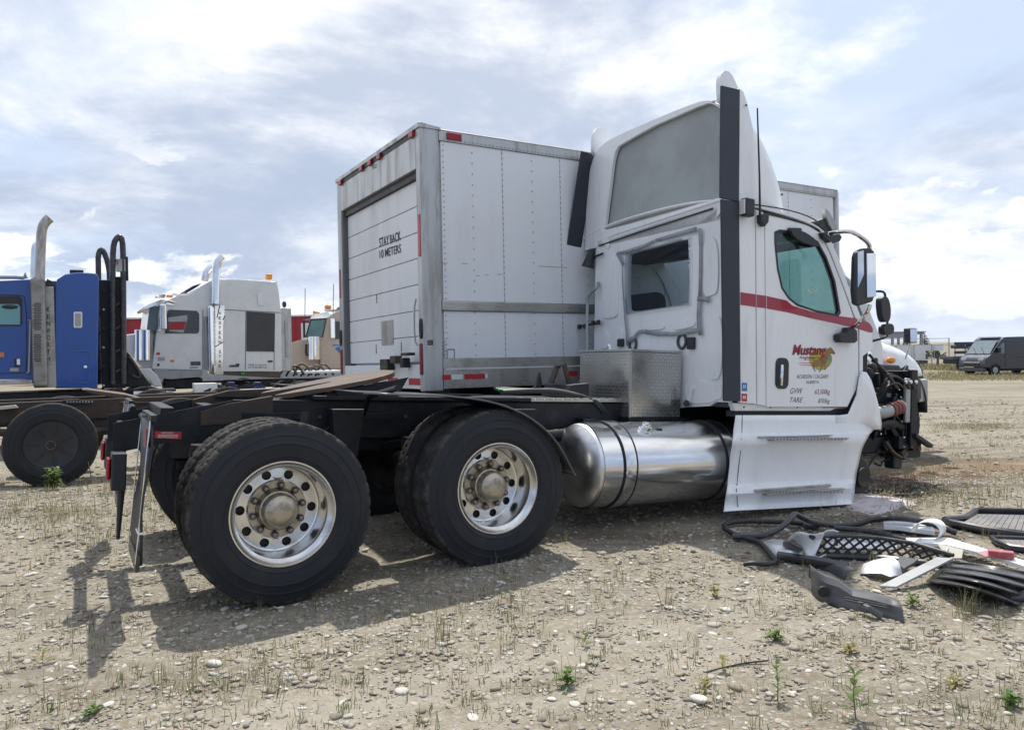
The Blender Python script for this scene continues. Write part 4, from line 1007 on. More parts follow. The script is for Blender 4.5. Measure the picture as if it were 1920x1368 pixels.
# lettering and emblem on the door
g7 = lambda x, y: (1440 + x / 8.727, 630 + y / 8.727)
TL = TS - .0005
def emblem():
    el = []
    c = g7(860, 385)
    for k in range(36):
        a = 2 * math.pi * k / 36; el.append(g7(860 + 188 * math.cos(a), 375 + 178 * math.sin(a) - 20 * math.cos(a) * 0))
    e = MB().prism(side(el, TL), (0, -.0012, 0)).build('emblem_disc', YEL, door, smooth=0)
    te = [g7(*p) for p in ((960, 330), (1010, 290), (1040, 320), (1046, 375), (1030, 430), (990, 490), (940, 530), (900, 540), (930, 470), (955, 400))]
    MB().prism(side(te, TL - .0016), (0, -.0008, 0)).build('emblem_crescent', TEAL, e, smooth=0)
    hs = [g7(*p) for p in ((1018, 180), (1032, 190), (1060, 215), (1098, 272), (1094, 300), (1078, 300), (1050, 282), (1022, 290), (1000, 330), (975, 375), (955, 430), (940, 470), (955, 510), (950, 548), (915, 548), (935, 515), (915, 490), (880, 530), (845, 590), (835, 585), (865, 530), (870, 500), (820, 490), (790, 505), (765, 490), (755, 520), (785, 580), (775, 582), (735, 510), (730, 450), (745, 405), (800, 385), (880, 370), (930, 300), (950, 235), (985, 200))]
    MB().prism(side(hs, TL - .0026), (0, -.0008, 0)).build('emblem_horse', HORSE, e, smooth=0)
    for pts, m in (((( 500, 430), (740, 436), (740, 446), (500, 434)), DRED), (((510, 462), (735, 474), (735, 484), (510, 467)), DRED), (((590, 388), (880, 384), (880, 394), (590, 393)), HORSE)):
        MB().prism(side([g7(*p) for p in pts], TL - .0026), (0, -.0006, 0)).build('speed_line', m, e, smooth=0)
emblem()
def dtext(txt, x0, y0, x1, y1, m, lift=.001, drop=0, t=TL, **k):
    return lettering(txt, MT.P(x0, y1, t), MT.P(x1, y1 + drop, t), MT.P(x0, y0, t), m, door, lift=lift, **k)
dtext('Mustang', 1485.2, 646.3, 1548.2, 671.3, DBLU, .0036, 0, shear=.25, bold=.02); dtext('Mustang', 1486.2, 645.6, 1549.2, 670.4, DRED, .0046, 0, shear=.25, bold=.008)
dtext('Freightways Ltd.', 1498.5, 667.6, 1541, 673.8, WINE, .0046, 0, shear=.3, bold=.01)
dtext('ACHESON / CALGARY', 1494, 702, 1553.5, 709.6, DBLU, .001, -.4); dtext('ALBERTA', 1511, 713.2, 1535.5, 718.8, DBLU, .001)
dtext('GVW', 1481.5, 727, 1505.5, 738, WINE, .001, shear=.4); dtext('63,500kg', 1527.5, 729.5, 1556.8, 741.5, WINE, .001, shear=.4)
dtext('TARE', 1481.5, 744.5, 1505.5, 754, WINE, .001, shear=.4); dtext('8703kg', 1534, 747, 1556, 758, WINE, .001, shear=.4)
def sticker(x0, y0, x1, y1, m):
    s_ = MB().prism(side([(x0, y0), (x1, y0 + .5), (x1, y1), (x0, y1 - .5)], TL), (0, -.0015, 0)).build('sticker', m, truck, smooth=0)
    for a, b_ in ((.25, .45), (.55, .75)):
        MB().prism(side([(lerp(x0, x1, a), lerp(y0, y1, .25)), (lerp(x0, x1, b_), lerp(y0, y1, .3)), (lerp(x0, x1, b_), lerp(y0, y1, .6)), (lerp(x0, x1, a), lerp(y0, y1, .75))], TL - .0025), (0, -.0008, 0)).build('sticker_mark', WREF, s_, smooth=0)
sticker(1391, 717, 1400.5, 733, BLUS); sticker(1390.5, 737.5, 1400.5, 752.5, REDR)
# chalk number on the glass
lettering('424', MT.P(1511, 549, TS + .004), MT.P(1532, 548, TS + .004), MT.P(1512, 541, TS + .004), mat('glass_marker', (.55, .62, .45), .8), door, shear=.3, lift=.001)
# ---- side extenders (black flaps), fins, fairing
def quad_flap(a, b_, c, d, name, th=.018):
    return MB().prism([a, b_, c, d], (0, th, 0)).build(name, STRIP, truck, bevel=.005)
V = Vector
Q_ = MT.Q
quad_flap(Q_(1351, 371, 3.43), Q_(1386, 378, 3.62), Q_(1387.5, 168, 3.70), Q_(1353, 160, 3.50), 'upper_extender')
quad_flap(Q_(1064, 458, 3.43), Q_(1090, 465, 3.62), Q_(1117, 290, 3.70), Q_(1090.5, 283, 3.50), 'upper_extender')
lo = [MT.P(1353, 373, TS - .03), MT.P(1386, 378, TS - .03), MT.P(1389, 752, TS - .03), MT.P(1358, 752, TS - .03)]
quad_flap(*lo, 'lower_extender'); 
def fin(sgn):
    def put(prof, tf, th, it=1):
        P = [V((x, tf(z) if sgn > 0 else 2 * TC - tf(z), z)) for x, z in chaikin([V((x, z)) for x, z in prof], it)]
        MB().prism(P, (0, th * sgn, 0)).build('side_fin', WHITE, truck, bevel=.010, seg=3)
    put([(3.622, 2.71), (3.622, 2.71), (3.71, 3.76), (3.74, 3.83), (3.82, 3.80), (3.92, 3.4), (3.86, 2.78), (3.80, 2.71)], lambda z: .118 + .10 * (z - 2.7), .03)
    put([(3.62, 3.66), (3.60, 3.85), (3.62, 3.95), (3.68, 3.99), (3.75, 3.97), (3.82, 3.86), (3.92, 3.70)], lambda z: .30 + .05 * (z - 3.7), .05, 2)
fin(1); fin(-1)
def arch(s, w, zb, zt, n, K=40, sq=4.5):
    pts = []
    for k in range(K + 1):
        a = math.pi * k / K; c, q = math.cos(a), math.sin(a)
        pts.append(V((s, TC - w * math.copysign(abs(c) ** (2 / n), c), zb + (zt - zb) * abs(q) ** (2 / sq))))
    return pts
def fairing():
    secs = [(3.64, 1.035, 2.74, 3.80, 5, 5), (3.82, 1.035, 2.78, 3.83, 5, 5), (4.0, 1.03, 2.82, 3.77, 5, 4), (4.15, 1.015, 2.83, 3.65, 4.6, 3.4), (4.3, .98, 2.84, 3.46, 4, 3), (4.45, .90, 2.84, 3.23, 3.4, 2.6), (4.6, .76, 2.83, 3.0, 2.8, 2.2), (4.7, .55, 2.82, 2.87, 2.4, 2)]
    b = MB(); b.grid([arch(s, w, zb, zt, n, 40, sq) for s, w, zb, zt, n, sq in secs]); f = b.build('roof_fairing', WHITE, truck, smooth=60, solid=.012, sub=1)
    inner = back([z3(*p) for p in ((275, 1075), (300, 880), (330, 640), (345, 580), (362, 548), (480, 478), (600, 413), (700, 370), (860, 300), (1010, 248), (1030, 560), (1030, 862), (700, 960), (420, 1040))], SB + .0)
    outr = [p.copy() for p in arch(SB, 1.04, 2.70, 3.805, 6, 40, 5)]
    inner = [V((SB, max(p.y, .30), p.z)) for p in scaled(inner, .992)]
    b = MB().plate(outr, [inner], (.035, 0, 0)); b.build('fairing_frame', WHITE, f, bevel=.008)
    MB().prism([V((SB + .05, p.y, p.z)) for p in scaled(inner, 1.04)], (.01, 0, 0)).build('fairing_shade_panel', FGREY, f)  # flat grey sheet standing in for the shaded hollow inside the fairing
    for x, y in ((1165, 292), (1165, 535), (1162, 785), (1388, 850)):
        p = MT.P(*z3(x, y), .20 if x < 1300 else .33); b = MB(); b.ell(p, .01, .01, .01, 8, 5); b.build('rivet', STEEL, f)
    # hinge struts
    for pts in (((252, 1060), (272, 1075), (312, 1165), (300, 1190), (262, 1150)), ((985, 930), (1005, 890), (1015, 930), (1000, 965), (975, 1000))):
        MB().prism(back([z3(*p) for p in pts], SB - .012), (.010, 0, 0)).build('hinge_plate', WHITE, f, bevel=.003)
fairing()
# ---- aerial, marker lamp
MB().tube([MT.P(1425, 402, TS - .04), MT.P(1424, 330, TS - .05), MT.P(1420, 203, TS - .06)], [.010, .006], 8).build('aerial', BLK, truck)
MB().prism(side([z4(*p) for p in ((242, 135), (292, 132), (290, 180), (268, 207), (245, 180))], TS - .005), (0, -.05, 0)).build('aerial_base', BLK, truck, bevel=.008)
p = MT.P(1403, 389, TS - .06); wl = MB().box((p.x - .055, p.y - .03, p.z - .075), (p.x + .055, p.y + .05, p.z + .075)).build('work_lamp', BLK, truck, bevel=.02, seg=3)
MB().box((p.x - .065, p.y - .02, p.z - .06), (p.x - .054, p.y + .04, p.z + .06)).build('lens', WREF, wl, bevel=.004)
MB().tube([p + V((-.09, .08, -.05)), p + V((0, .1, -.04)), p + V((.0, .05, -.03))], .008, 6).build('lamp_bracket', STEEL, wl); MB().tube([p + V((-.14, .08, .07)), p + V((-.03, .06, .05))], .006, 6).build('lamp_bracket', STEEL, wl)
# ---- mirror
def mirror():
    t = -.28
    hd = [z4(*p) for p in ((835, 345), (870, 327), (915, 326), (936, 345), (938, 600), (925, 640), (850, 662), (825, 650), (818, 580), (824, 380))]
    P = side(hd, t); m = MB().prism(P, (0, .055, 0)).build('mirror', BLK, truck, bevel=.02, seg=3)
    cv = side([z4(*p) for p in ((880, 358), (932, 356), (934, 610), (884, 615))], t + .002); MB().prism(cv, (0, -.014, 0)).build('mirror_cover', CHR, m, bevel=.008)
    gl = side([z4(*p) for p in ((832, 350), (866, 340), (868, 480), (832, 560))], t + .002); MB().prism(gl, (0, -.004, 0)).build('mirror_glass', mat('mirror_glass', (.55, .6, .66), .05, 1.0, rvar=.02), m)
    MB().tube([MT.P(*z4(640, 255), TS - .02), MT.P(*z4(680, 238), TS - .06), MT.P(*z4(790, 226), t + .12), MT.P(*z4(840, 252), t + .08), MT.P(*z4(900, 300), t + .07), MT.P(*z4(905, 340), t + .07)], .020, 10, smooth=1).build('mirror_arm', CHR, m)
    MB().tube([MT.P(*z4(905, 655), t + .07), MT.P(*z4(895, 695), t + .08), MT.P(*z4(850, 750), t + .18), MT.P(*z4(800, 790), TS - .05)], .018, 10, smooth=1).build('mirror_arm', CHR, m)
    MB().prism(side(chaikin([V((*z4(*p), 0)) for p in ((690, 830), (735, 815), (740, 790), (775, 788), (795, 810), (797, 870), (780, 880), (700, 876), (688, 860))], 1) and [z4(*p) for p in ((690, 830), (735, 815), (740, 790), (775, 788), (795, 810), (797, 868), (780, 880), (700, 876), (688, 860))], TS), (0, -.07, 0)).build('mirror_foot', BLK, m, bevel=.012)
    MB().prism(side([z4(*p) for p in ((600, 240), (640, 236), (660, 260), (650, 300), (610, 270))], TS), (0, -.05, 0)).build('mirror_bracket', BLK, m, bevel=.008)
mirror()
# sun visor over the windscreen with its bright plate
vs = [z4(*p) for p in ((608, 165), (650, 150), (745, 262), (735, 285), (675, 305))]
MB().prism([MT.P(x, y, .30) for x, y in vs], (0, 1.8, 0)).build('sun_visor', BLK, truck, bevel=.01)
MB().prism([MT.P(*z4(*p), .28) for p in ((640, 95), (665, 108), (722, 210), (690, 225), (668, 190))], (0, .05, 0)).build('visor_plate', GALV, truck, bevel=.003)
# ---- step fairing below the door
def skirt():
    rows_px = [(778, 1378, 1604, .10), (790, 1376.5, 1615, .10), (806, 1374, 1645, .095), (812, 1373.5, 1640, .09), (817, 1373, 1636, .035), (828, 1372, 1630, .02), (836, 1371, 1626, .03), (848, 1369, 1621, .05), (870, 1367, 1616, .055), (895, 1364, 1611, .055), (908, 1362.5, 1609.5, .05), (914, 1362, 1609, .0), (926, 1360, 1607.5, -.02), (934, 1359, 1607, .0), (946, 1357, 1606, .01), (955, 1355.5, 1605.5, -.005), (958, 1355, 1605, -.05)]
    rows = []
    for y, xa, xb, t in rows_px:
        row = []
        for i in range(25):
            u = i / 24; x = lerp(xa, xb, u)
            dy = -(y - 778) / 180 * 14 * u                  # the lower rows run up towards the front
            p = MT.P(x, y + dy, t)
            if u < .07: p.y += .025 * (1 - u / .07) * -0.4
            if i == 24: p.y += .03
            row.append(p)
        rows.append(row)
    b = MB().grid(rows); sk = b.build('step_fairing', WHITE, truck, smooth=42, solid=.008)
    # flared front wing of the fairing up to the hood line
    up = [(1604, 768), (1609.5, 706), (1613, 697), (1622, 694), (1632, 706), (1637, 722), (1645, 745), (1650, 770), (1653.5, 796), (1640, 808), (1628, 806), (1604, 779)]
    NU = 8
    fr_ = MB(); top_edge = [(1566, 779), (1590, 776), (1606, 740), (1611, 706), (1617, 696), (1624, 698), (1633, 712), (1640, 734), (1648, 765), (1653, 794)]
    bot_edge = [(1566, 803), (1590, 803), (1610, 803), (1618, 803), (1624, 803), (1630, 804), (1636, 805), (1641, 805), (1647, 805), (1651, 805)]
    rws = []
    for j in range(5):
        v = j / 4; row = []
        for (a, c) in zip(top_edge, bot_edge):
            x, y = lerp(a[0], c[0], v), lerp(a[1], c[1], v); p = MT.P(x, y, .0985 + .03 * float(sstep(.82, 1.0, (x - 1566) / 90)) * (1 - v) ); row.append(p)
        rws.append(row)
    fr_.grid(rws); fr_.build('wing_panel', WHITE, sk, smooth=60, solid=.008)
    for (x0, y0, x1, y1, t) in ((1425, 815, 1562, 820, .0), (1447, 820.5, 1592, 826.5, -.03), (1417, 912, 1558, 917.5, -.035), (1438, 918, 1584, 926, -.065)):
        a, c = MT.P(x0, y1, t), MT.P(x1, y0, t)
        MB().box((a.x, t - .004, min(a.z, c.z)), (c.x, t + .10, max(a.z, c.z))).build('step_tread', ALU, sk, bevel=.003)
    for x0, x1, y, t in ((1450, 1590, 822.5, -.036), (1442, 1582, 921.5, -.071)):
        for k in range(22):
            p = MT.P(lerp(x0, x1, (k + .5) / 22), y, t); MB().box(p - V((.012, .004, .010)), p + V((.012, .004, .010))).build('tread_tooth', GALV, sk, smooth=0)
    # seam line along its rear strip
    s_ = MB(); s_.tube([MT.P(1392, 778, .093), MT.P(1391, 812, .086), MT.P(1390, 822, .02), MT.P(1388, 850, .045), MT.P(1382, 905, .048), MT.P(1381, 918, -.02), MT.P(1384, 955, .0)], .003, 5); s_.build('panel_seam', BLK, sk)
skirt()
# ---- bare front end
def front_end():
    P = MT.P
    def blk(x0, y0, x1, y1, t, d, m, nm, bv=.01):
        a, c = P(x0, y1, t), P(x1, y0, t); return MB().box((a.x, t, min(a.z, c.z)), (c.x, t + d, max(a.z, c.z))).build(nm, m, truck, bevel=bv)
    sR = P(1708, 740, .52).x                               # radiator, well ahead of the cab
    s0 = 5.42
    MB().box((s0, .80, .78), (sR - .32, 1.68, 1.40)).build('engine_block', CHAS, truck, bevel=.03)
    MB().box((s0 + .04, .92, 1.40), (sR - .36, 1.56, 1.58)).build('valve_cover', BLK, truck, bevel=.04)
    for k in range(6): MB().box((s0 + .08 + k * .14, .76, 1.05), (s0 + .16 + k * .14, .80, 1.36)).build('engine_rib', CHAS, truck, bevel=.01)
    rad = MB().box((sR - .10, .50, .74), (sR, 1.98, 1.50)).build('radiator', CHAS, truck, bevel=.012)
    MB().box((sR + .003, .58, .80), (sR + .03, 1.9, 1.45)).build('condenser', CHASD, rad)
    MB().box((sR - .17, .46, .95), (sR - .09, .50, 1.42)).build('side_tank', GALV, rad, bevel=.015)
    MB().box((sR - .09, .455, .72), (sR + .02, .50, 1.51)).build('side_frame', CHAS, rad, bevel=.01)
    MB().box((sR - .12, 1.98, .74), (sR, 2.03, 1.50)).build('side_tank', CHAS, rad, bevel=.02)
    MB().lathe([(.42, 0), (.45, .0), (.45, .2), (.38, .2)], (sR - .31, TC, 1.15), 'X', 32).build('fan_shroud', BLK, truck)
    a, c = P(1650, 775, .52), P(1694, 760, .52); d = (c - a)
    MB().tube([a - d * .35 + V((0, .2, 0)), a, a + d * .5, c, c + d * .25 + V((0, .06, 0))], .066, 16, smooth=1).build('charge_air_pipe', GALV, truck)
    for f in (.40, .55, .70): MB().tube([a + d * f, a + d * (f + .115)], .077, 16).build('hose_coupling', REDHO, truck)
    for k, (x, y, r) in enumerate(((1622, 676, .055), (1627, 665, .04), (1634, 690, .06), (1628, 700, .06), (1640, 676, .035))):
        b = MB(); b.ell(P(x, y, .60), r, r, r * 1.1, 10, 7); b.build('filter_housing', CHR if k in (0, 1) else BLK, truck)
    MB().tube([P(1630, 664, .5), P(1645, 682, .46), P(1668, 705, .45), P(1684, 728, .45)], .013, 8, smooth=1).build('hood_stay', BLK, truck)
    MB().tube([P(1663, 700, .44), P(1682, 727, .44)], .018, 8).build('strut_sleeve', STEEL, truck)
    MB().tube([P(1648, 735, .5), P(1660, 712, .46), P(1676, 703, .45), P(1692, 712, .45), P(1700, 720, .45)], .014, 8, smooth=2).build('coolant_hose', HOSE, truck)
    MB().tube([P(1648, 745, .5), P(1664, 722, .42), P(1682, 716, .42), P(1694, 726, .45)], .011, 8, smooth=2).build('coolant_hose', HOSE, truck)
    MB().tube([P(1640, 690, .6), P(1650, 688, .55), P(1658, 705, .55), P(1654, 730, .6)], .03, 10, smooth=2).build('coolant_hose', HOSE, truck)
    for k in range(7):
        b = MB(); b.ell(P(1698 + k * 3.2, 716 + (k % 3) * 5, .44), .022, .02, .024, 8, 5); b.build('fitting', (CHR, BLK, STEEL)[k % 3], truck)
    blk(1646, 700, 1690, 768, .64, .14, BLK, 'air_box', .02); blk(1661, 712, 1669, 720, .636, .003, WREF, 'part_label', 0); blk(1663, 737, 1671, 744, .636, .003, PLANK, 'part_label', 0)
    blk(1640, 785, 1700, 850, .66, .12, CHAS, 'compressor', .03); blk(1640, 684, 1690, 705, .95, .3, BLK, 'intake_duct', .03)
    MB().tube([P(1640, 800, .6), P(1665, 790, .57), P(1690, 800, .55)], .05, 10, smooth=1).build('lower_hose', HOSE, truck)
    blk(1694, 789, 1713, 826, .52, .16, BLK, 'steering_gear', .02); blk(1699, 798, 1708, 803, .516, .003, PLANK, 'casting_mark', 0); blk(1699, 805, 1706, 807, .516, .003, PLANK, 'casting_mark', 0)
    blk(1686, 817, 1722, 842, .50, .25, CHAS, 'frame_bracket', .012); blk(1698, 842, 1727, 858, .52, .2, CHAS, 'frame_bracket', .012)
    for k in range(8):
        c = P(1708 + 4.5 * (k % 4), 827 + 9 * (k // 4) + 4 * (k % 2), .50); MB().box(c - V((.03, .02, .025)), c + V((.03, .05, .025))).build('bracket_lug', (CHAS, STEEL, CHAS)[k % 3], truck, bevel=.008)
    MB().beam(P(1713, 815, .45), P(1744, 836, .45), .07, .045).build('tow_arm', BLK, truck, bevel=.01)
    MB().beam(P(1668, 800, .58), P(1700, 852, .55), .06, .05).build('steering_rod', CHAS, truck)
    blk(1676, 846, 1693, 879, .60, .12, BLK, 'air_dryer', .02)
    MB().tube([P(1660, 828, .5), P(1676, 850, .48), P(1690, 858, .48)], .02, 8, smooth=1).build('drag_link', STEEL, truck)
    MB().box((5.3, .78, .42), (5.9, 1.7, .62)).build('sump', CHAS, truck, bevel=.03)
    MB().box((5.95, .62, .62), (sR - .1, 1.9, .80)).build('lower_crossmember', CHAS, truck, bevel=.02)
    zg = .335
    MB().box((5.43, .45, zg), (5.57, 2.03, zg + .11)).build('front_axle', CHAS, truck, bevel=.02)
    for y, sg in ((.22, 1), (2.26, -1)):
        h = MB(); h.lathe([(.0001, 0), (.09, 0), (.10, .04), (.165, .05), (.17, .2), (.11, .22), (.0001, .22)], (5.5, y, zg + .12), 'Y', 28, sg); h.build('front_hub', CHASD, truck)
        MB().tube([(4.9, y + sg * .55, .80), (5.2, y + sg * .55, zg + .17), (5.5, y + sg * .55, zg + .14), (5.8, y + sg * .55, zg + .18), (6.2, y + sg * .55, .80)], .035, 6, smooth=1).build('leaf_spring', CHAS, truck)
    MB().prism([(5.05, .30, .40), (5.10, .30, 1.20), (5.75, .30, 1.15), (5.45, .30, .85), (5.25, .30, .45)], (0, .02, 0)).build('splash_panel', CHASD, truck)
    MB().box((4.2, .40, .52), (5.0, .80, 1.02)).build('battery_box', CHAS, truck, bevel=.02)
    MB().tube([(3.9, .9, .70), (4.8, .95, .66)], .14, 16).build('exhaust_can', CHASD, truck)
front_end()
def engine_tangle():
    rg = random.Random(11); P = MT.P
    for k in range(34):
        x, y, t = rg.uniform(1646, 1702), rg.uniform(704, 862), rg.uniform(.52, .66); c = P(x, y, t); m = rg.choice((CHAS, BLK, CHAS, DGP, CHASD, STEEL))
        if k % 2:
            d = V((rg.uniform(-.16, .16), rg.uniform(-.03, .06), rg.uniform(-.14, .14))); e = V((rg.uniform(-.1, .1), rg.uniform(0, .08), rg.uniform(-.1, .1)))
            MB().tube([c, c + d * .5 + e * .5, c + d, c + d + e], rg.uniform(.008, .024), 8, smooth=2).build('engine_hose', HOSE if k % 4 else m, truck)
        else:
            a = rg.uniform(0, 1.5); MB().obox(c, V((math.cos(a), 0, math.sin(a))) * rg.uniform(.02, .06), V((0, .03, 0)), V((-math.sin(a), 0, math.cos(a))) * rg.uniform(.015, .04)).build('engine_bracket', m, truck, bevel=.006)
    for k in range(10):
        c = P(rg.uniform(1650, 1700), rg.uniform(700, 840), .50); b = MB(); b.ell(c, .012, .01, .012, 8, 5); b.build('hose_clip', CHR if k % 2 else GALV, truck)
engine_tangle()

# ================================================================== BOX TRUCK
BX = Frame(-.817, 7.227, -.02, R(30.6), R(.33), R(-1.0))
z2 = lambda x, y: (600 + x / 2.443, 200 + y / 2.443)
bt = BX.root('box_truck'); tag(bt, 'white box truck with roll-up door reading STAY BACK 10 METERS', 'box truck')
BW, BL, BT, BB = 2.506, 6.16, 3.563, 1.079
def box_truck():
    P, Q = BX.P, BX.Q
    MB().box((.12, .03, BB + .02), (BL - .03, BW - .03, BT - .02)).build('cargo_core', WPAN, bt)
    # right side: two rows of sheet panels between riveted posts
    xs = [822, 945, 1053, 1150, 1245, 1335, 1410, 1480, 1545]
    sv = [P(x, 500, 0).x for x in xs]; sv = [.20] + sv[1:-1] + [BL - .10]
    zr = P(960, 575, 0).z; rail_lo, rail_hi = zr - .055, zr + .045; ztop = P(900, 275, 0).z; zlow = 1.37
    for a, c in zip(sv, sv[1:]):
        for lo, hi in ((zlow, rail_lo), (rail_hi, ztop)):
            MB().box((a + .002, 0, lo + .002), (c - .002, .028, hi - .002)).build('side_panel', WPAN, bt, bevel=.002, seg=1)
    sr = MB().box((.18, -.022, rail_lo), (BL - .05, .02, rail_hi)).build('rub_rail', ALU, bt, bevel=.012)
    for dz in (.012, -.012): MB().box((.2, -.026, (rail_lo + rail_hi) / 2 + dz * 1.5 - .004), (BL - .06, -.0225, (rail_lo + rail_hi) / 2 + dz * 1.5 + .004)).build('rail_groove', POST, sr, smooth=0)
    MB().box((.18, -.014, ztop), (BL - .05, .03, BT)).build('top_rail', POST, bt, bevel=.006)
    MB().box((.18, -.012, 1.27), (BL - .05, .03, zlow)).build('lower_rail', ALU, bt, bevel=.004); MB().box((.18, -.018, BB), (BL - .05, .03, 1.268)).build('bottom_rail', ALU, bt, bevel=.004)
    MB().box((.2, -.022, 1.262), (BL - .06, -.0185, 1.276)).build('rail_seam', WREF, bt, smooth=0)
    # rivets
    rv = MB(); 
    def riv(x, z, y=-.003, r=.0055): rv.box((x - r, y - .004, z - r), (x + r, y + .002, z + r))
    post = [.225] + [s for s in sv[1:-1]] + [(a + c) / 2 for a, c in zip(sv, sv[1:])]
    for i, x in enumerate(post):
        z = zlow + .03; st_ = .055 if (x < .3 or x in sv) else .105
        while z < ztop:
            if not rail_lo < z < rail_hi: riv(x, z)
            z += st_
    x = .24
    while x < BL - .1:
        riv(x, ztop + .02, -.018); x += .045
    x = .24
    while x < BL - .1:
        riv(x, BB + .03, -.022, .010); x += .14
    r = rv.build('rivets', mat('rivet_zinc', (.42, .42, .42), .5, .4), bt, smooth=0, kind='stuff')
    # rear frame
    MB().box((-.02, -.012, BB - .02), (.18, .10, BT + .01)).build('rear_post', POST, bt, bevel=.012)
    MB().box((-.02, BW - .12, BB - .02), (.18, BW + .012, BT + .01)).build('rear_post', POST, bt, bevel=.012)
    MB().box((-.018, .10, 3.20), (.16, BW - .12, BT)).build('rear_header', POST, bt, bevel=.006)
    MB().prism([(-.035, -.02, BT + .005), (.2, -.02, BT + .005), (.2, -.02, BT + .03), (-.02, -.02, BT + .055), (-.035, -.02, BT + .05)], (0, BW + .04, 0)).build('roof_edge', POST, bt, bevel=.004)
    MB().box((.19, -.01, BT - .002), (BL, BW + .01, BT + .02)).build('roof', ALU, bt, bevel=.02)
    MB().box((-.022, .10, BT - .045), (-.019, BW - .12, BT - .0)).build('header_groove', BLK, bt, smooth=0)
    for k, f in enumerate((.02, .40, .52, .64, .965)):
        y = lerp(.10, BW - .1, f); MB().box((-.05, y - .05, BT - .055), (-.019, y + .05, BT + .0)).build('marker_lamp', REDL, bt, bevel=.006)
    a = MB().box((.26, -.03, BT - .075), (.42, -.0145, BT - .01)).build('marker_lamp', REDL, bt, bevel=.005)
    # roll-up door of horizontal slats, recessed
    y0, y1 = .135, BW - .155; zb = 1.34; zt = 3.2
    MB().box((.0, .10, zb - .02), (.16, y0, 3.2)).build('door_track', mat('dark_track', (.12, .125, .135), .6), bt); MB().box((.0, y1, zb - .02), (.16, BW - .12, 3.2)).build('door_track', MATS['dark_track'], bt)
    MB().box((.02, y0, 3.13), (.12, y1, 3.2)).build('door_seal', BLK, bt)
    n = 7; hgt = (3.13 - zb) / n
    dr = MB().box((.085, y0 + .002, zb), (.10, y1 - .002, 3.13)).build('roll_up_door', WDOOR, bt)
    for k in range(n):
        MB().box((.055, y0 + .004, zb + k * hgt + .004), (.084, y1 - .004, zb + (k + 1) * hgt - .004)).build('door_slat', WDOOR, dr, bevel=.004)
    def dq(x, y): return Q(*z2(x, y), .054)
    for txt, pts in (('STAY', ((273, 645), (317, 630.5), (271, 603))), ('BACK', ((322, 628.5), (371, 612), (320, 587))), ('10', ((274, 696), (292, 691), (273, 658))), ('METERS', ((299, 689), (372, 668), (298, 651)))):
        ll, lr, ul = [dq(*p) for p in pts]; lettering(txt, ll, lr, ul, BLKT, dr, bold=.012, lift=.003)
    c0, c1 = dq(285, 1092), dq(335, 975); MB().box((.045, c1.y, c0.z), (.0545, c0.y, c1.z)).build('door_plate', ALU, dr, bevel=.003)
    for p in ((260, 880), (373, 1100), (258, 1110)):
        c = dq(*p); MB().box((.05, c.y - .004, c.z - .05), (.0545, c.y + .004, c.z + .05)).build('scratch', BLK, dr, smooth=0)
    # lower rear sill with reflective tape, step, tail lamps
    MB().box((-.005, .105, BB), (.16, BW - .125, zb - .022)).build('rear_sill', WDOOR, bt, bevel=.006)
    L = BW - .25
    for k in range(8):
        MB().box((-.010, .115 + L * k / 8, BB + .04), (-.0055, .115 + L * (k + 1) / 8 - .003, BB + .105)).build('reflective_tape', REDR if k % 2 == 0 else WREF, bt, smooth=0)
    for y in (.045, BW - .06): MB().box((-.035, y - .025, 1.22), (-.021, y + .025, 1.52)).build('tail_lamp', REDL, bt, bevel=.012)
    MB().box((-.026, .012, 2.35), (-.021, .06, 2.75)).build('reflector_strip', REDR, bt, smooth=0); MB().box((-.026, BW - .07, 2.15), (-.021, BW - .03, 2.5)).build('reflector_strip', REDR, bt, smooth=0)
    for yy in (.03, BW - .05):
        MB().tube([(-.03, yy + .02 * math.cos(q), 1.66 + .09 * math.sin(q)) for q in [2 * math.pi * k / 16 for k in range(16)]], .010, 6, closed=True).build('grab_ring', BLK, bt)
    MB().tube([(-.03, .13, 1.95), (-.05, .135, 1.85), (-.05, .135, 1.55), (-.03, .11, 1.50)], .008, 6, smooth=1).build('grab_handle', GALV, bt)
    c = Q(*z2(505, 1080), -.03); MB().box((-.04, c.y - .05, c.z - .025), (-.021, c.y + .05, c.z + .025)).build('latch', STEEL, bt, bevel=.005)
    for (xa, ya, xb, yb) in ((290, 1155, 325, 1205), (335, 1140, 360, 1175), (385, 1125, 420, 1140), (383, 1150, 397, 1195)):
        a, c = Q(*z2(xa, yb), -.05), Q(*z2(xb, ya), -.05); MB().box((-.09, min(a.y, c.y), min(a.z, c.z)), (-.011, max(a.y, c.y), max(a.z, c.z))).build('step_bracket', CHASD, bt, bevel=.008)
    # side reflectors on the bottom rail and decals
    for (xa, xb, m) in ((862, 880, REDR), (882, 908, WREF), (870 - 9, 873, REDR)): pass
    for (xa, xb, m) in ((830, 845, REDR), (846.5, 868, WREF), (871, 909, REDR), (910, 914, WREF), (1061, 1083, REDR), (1230, 1260, REDR)):
        a, c = P(xa, 707, -.02).x, P(xb, 707, -.02).x; MB().box((a, -.0225, 1.165), (c, -.0185, 1.215)).build('reflective_tape', m, bt, smooth=0)
    def frame_decal(xa, ya, xb, yb):
        a, c = P(xa, yb, 0), P(xb, ya, 0); o = [V((a.x, 0, a.z)), V((c.x, 0, a.z)), V((c.x, 0, c.z)), V((a.x, 0, c.z))]
        MB().plate(o, [scaled(o, .85)], (0, -.003, 0)).build('decal_frame', BLKT, bt, smooth=0)
    frame_decal(838, 654, 852, 673)
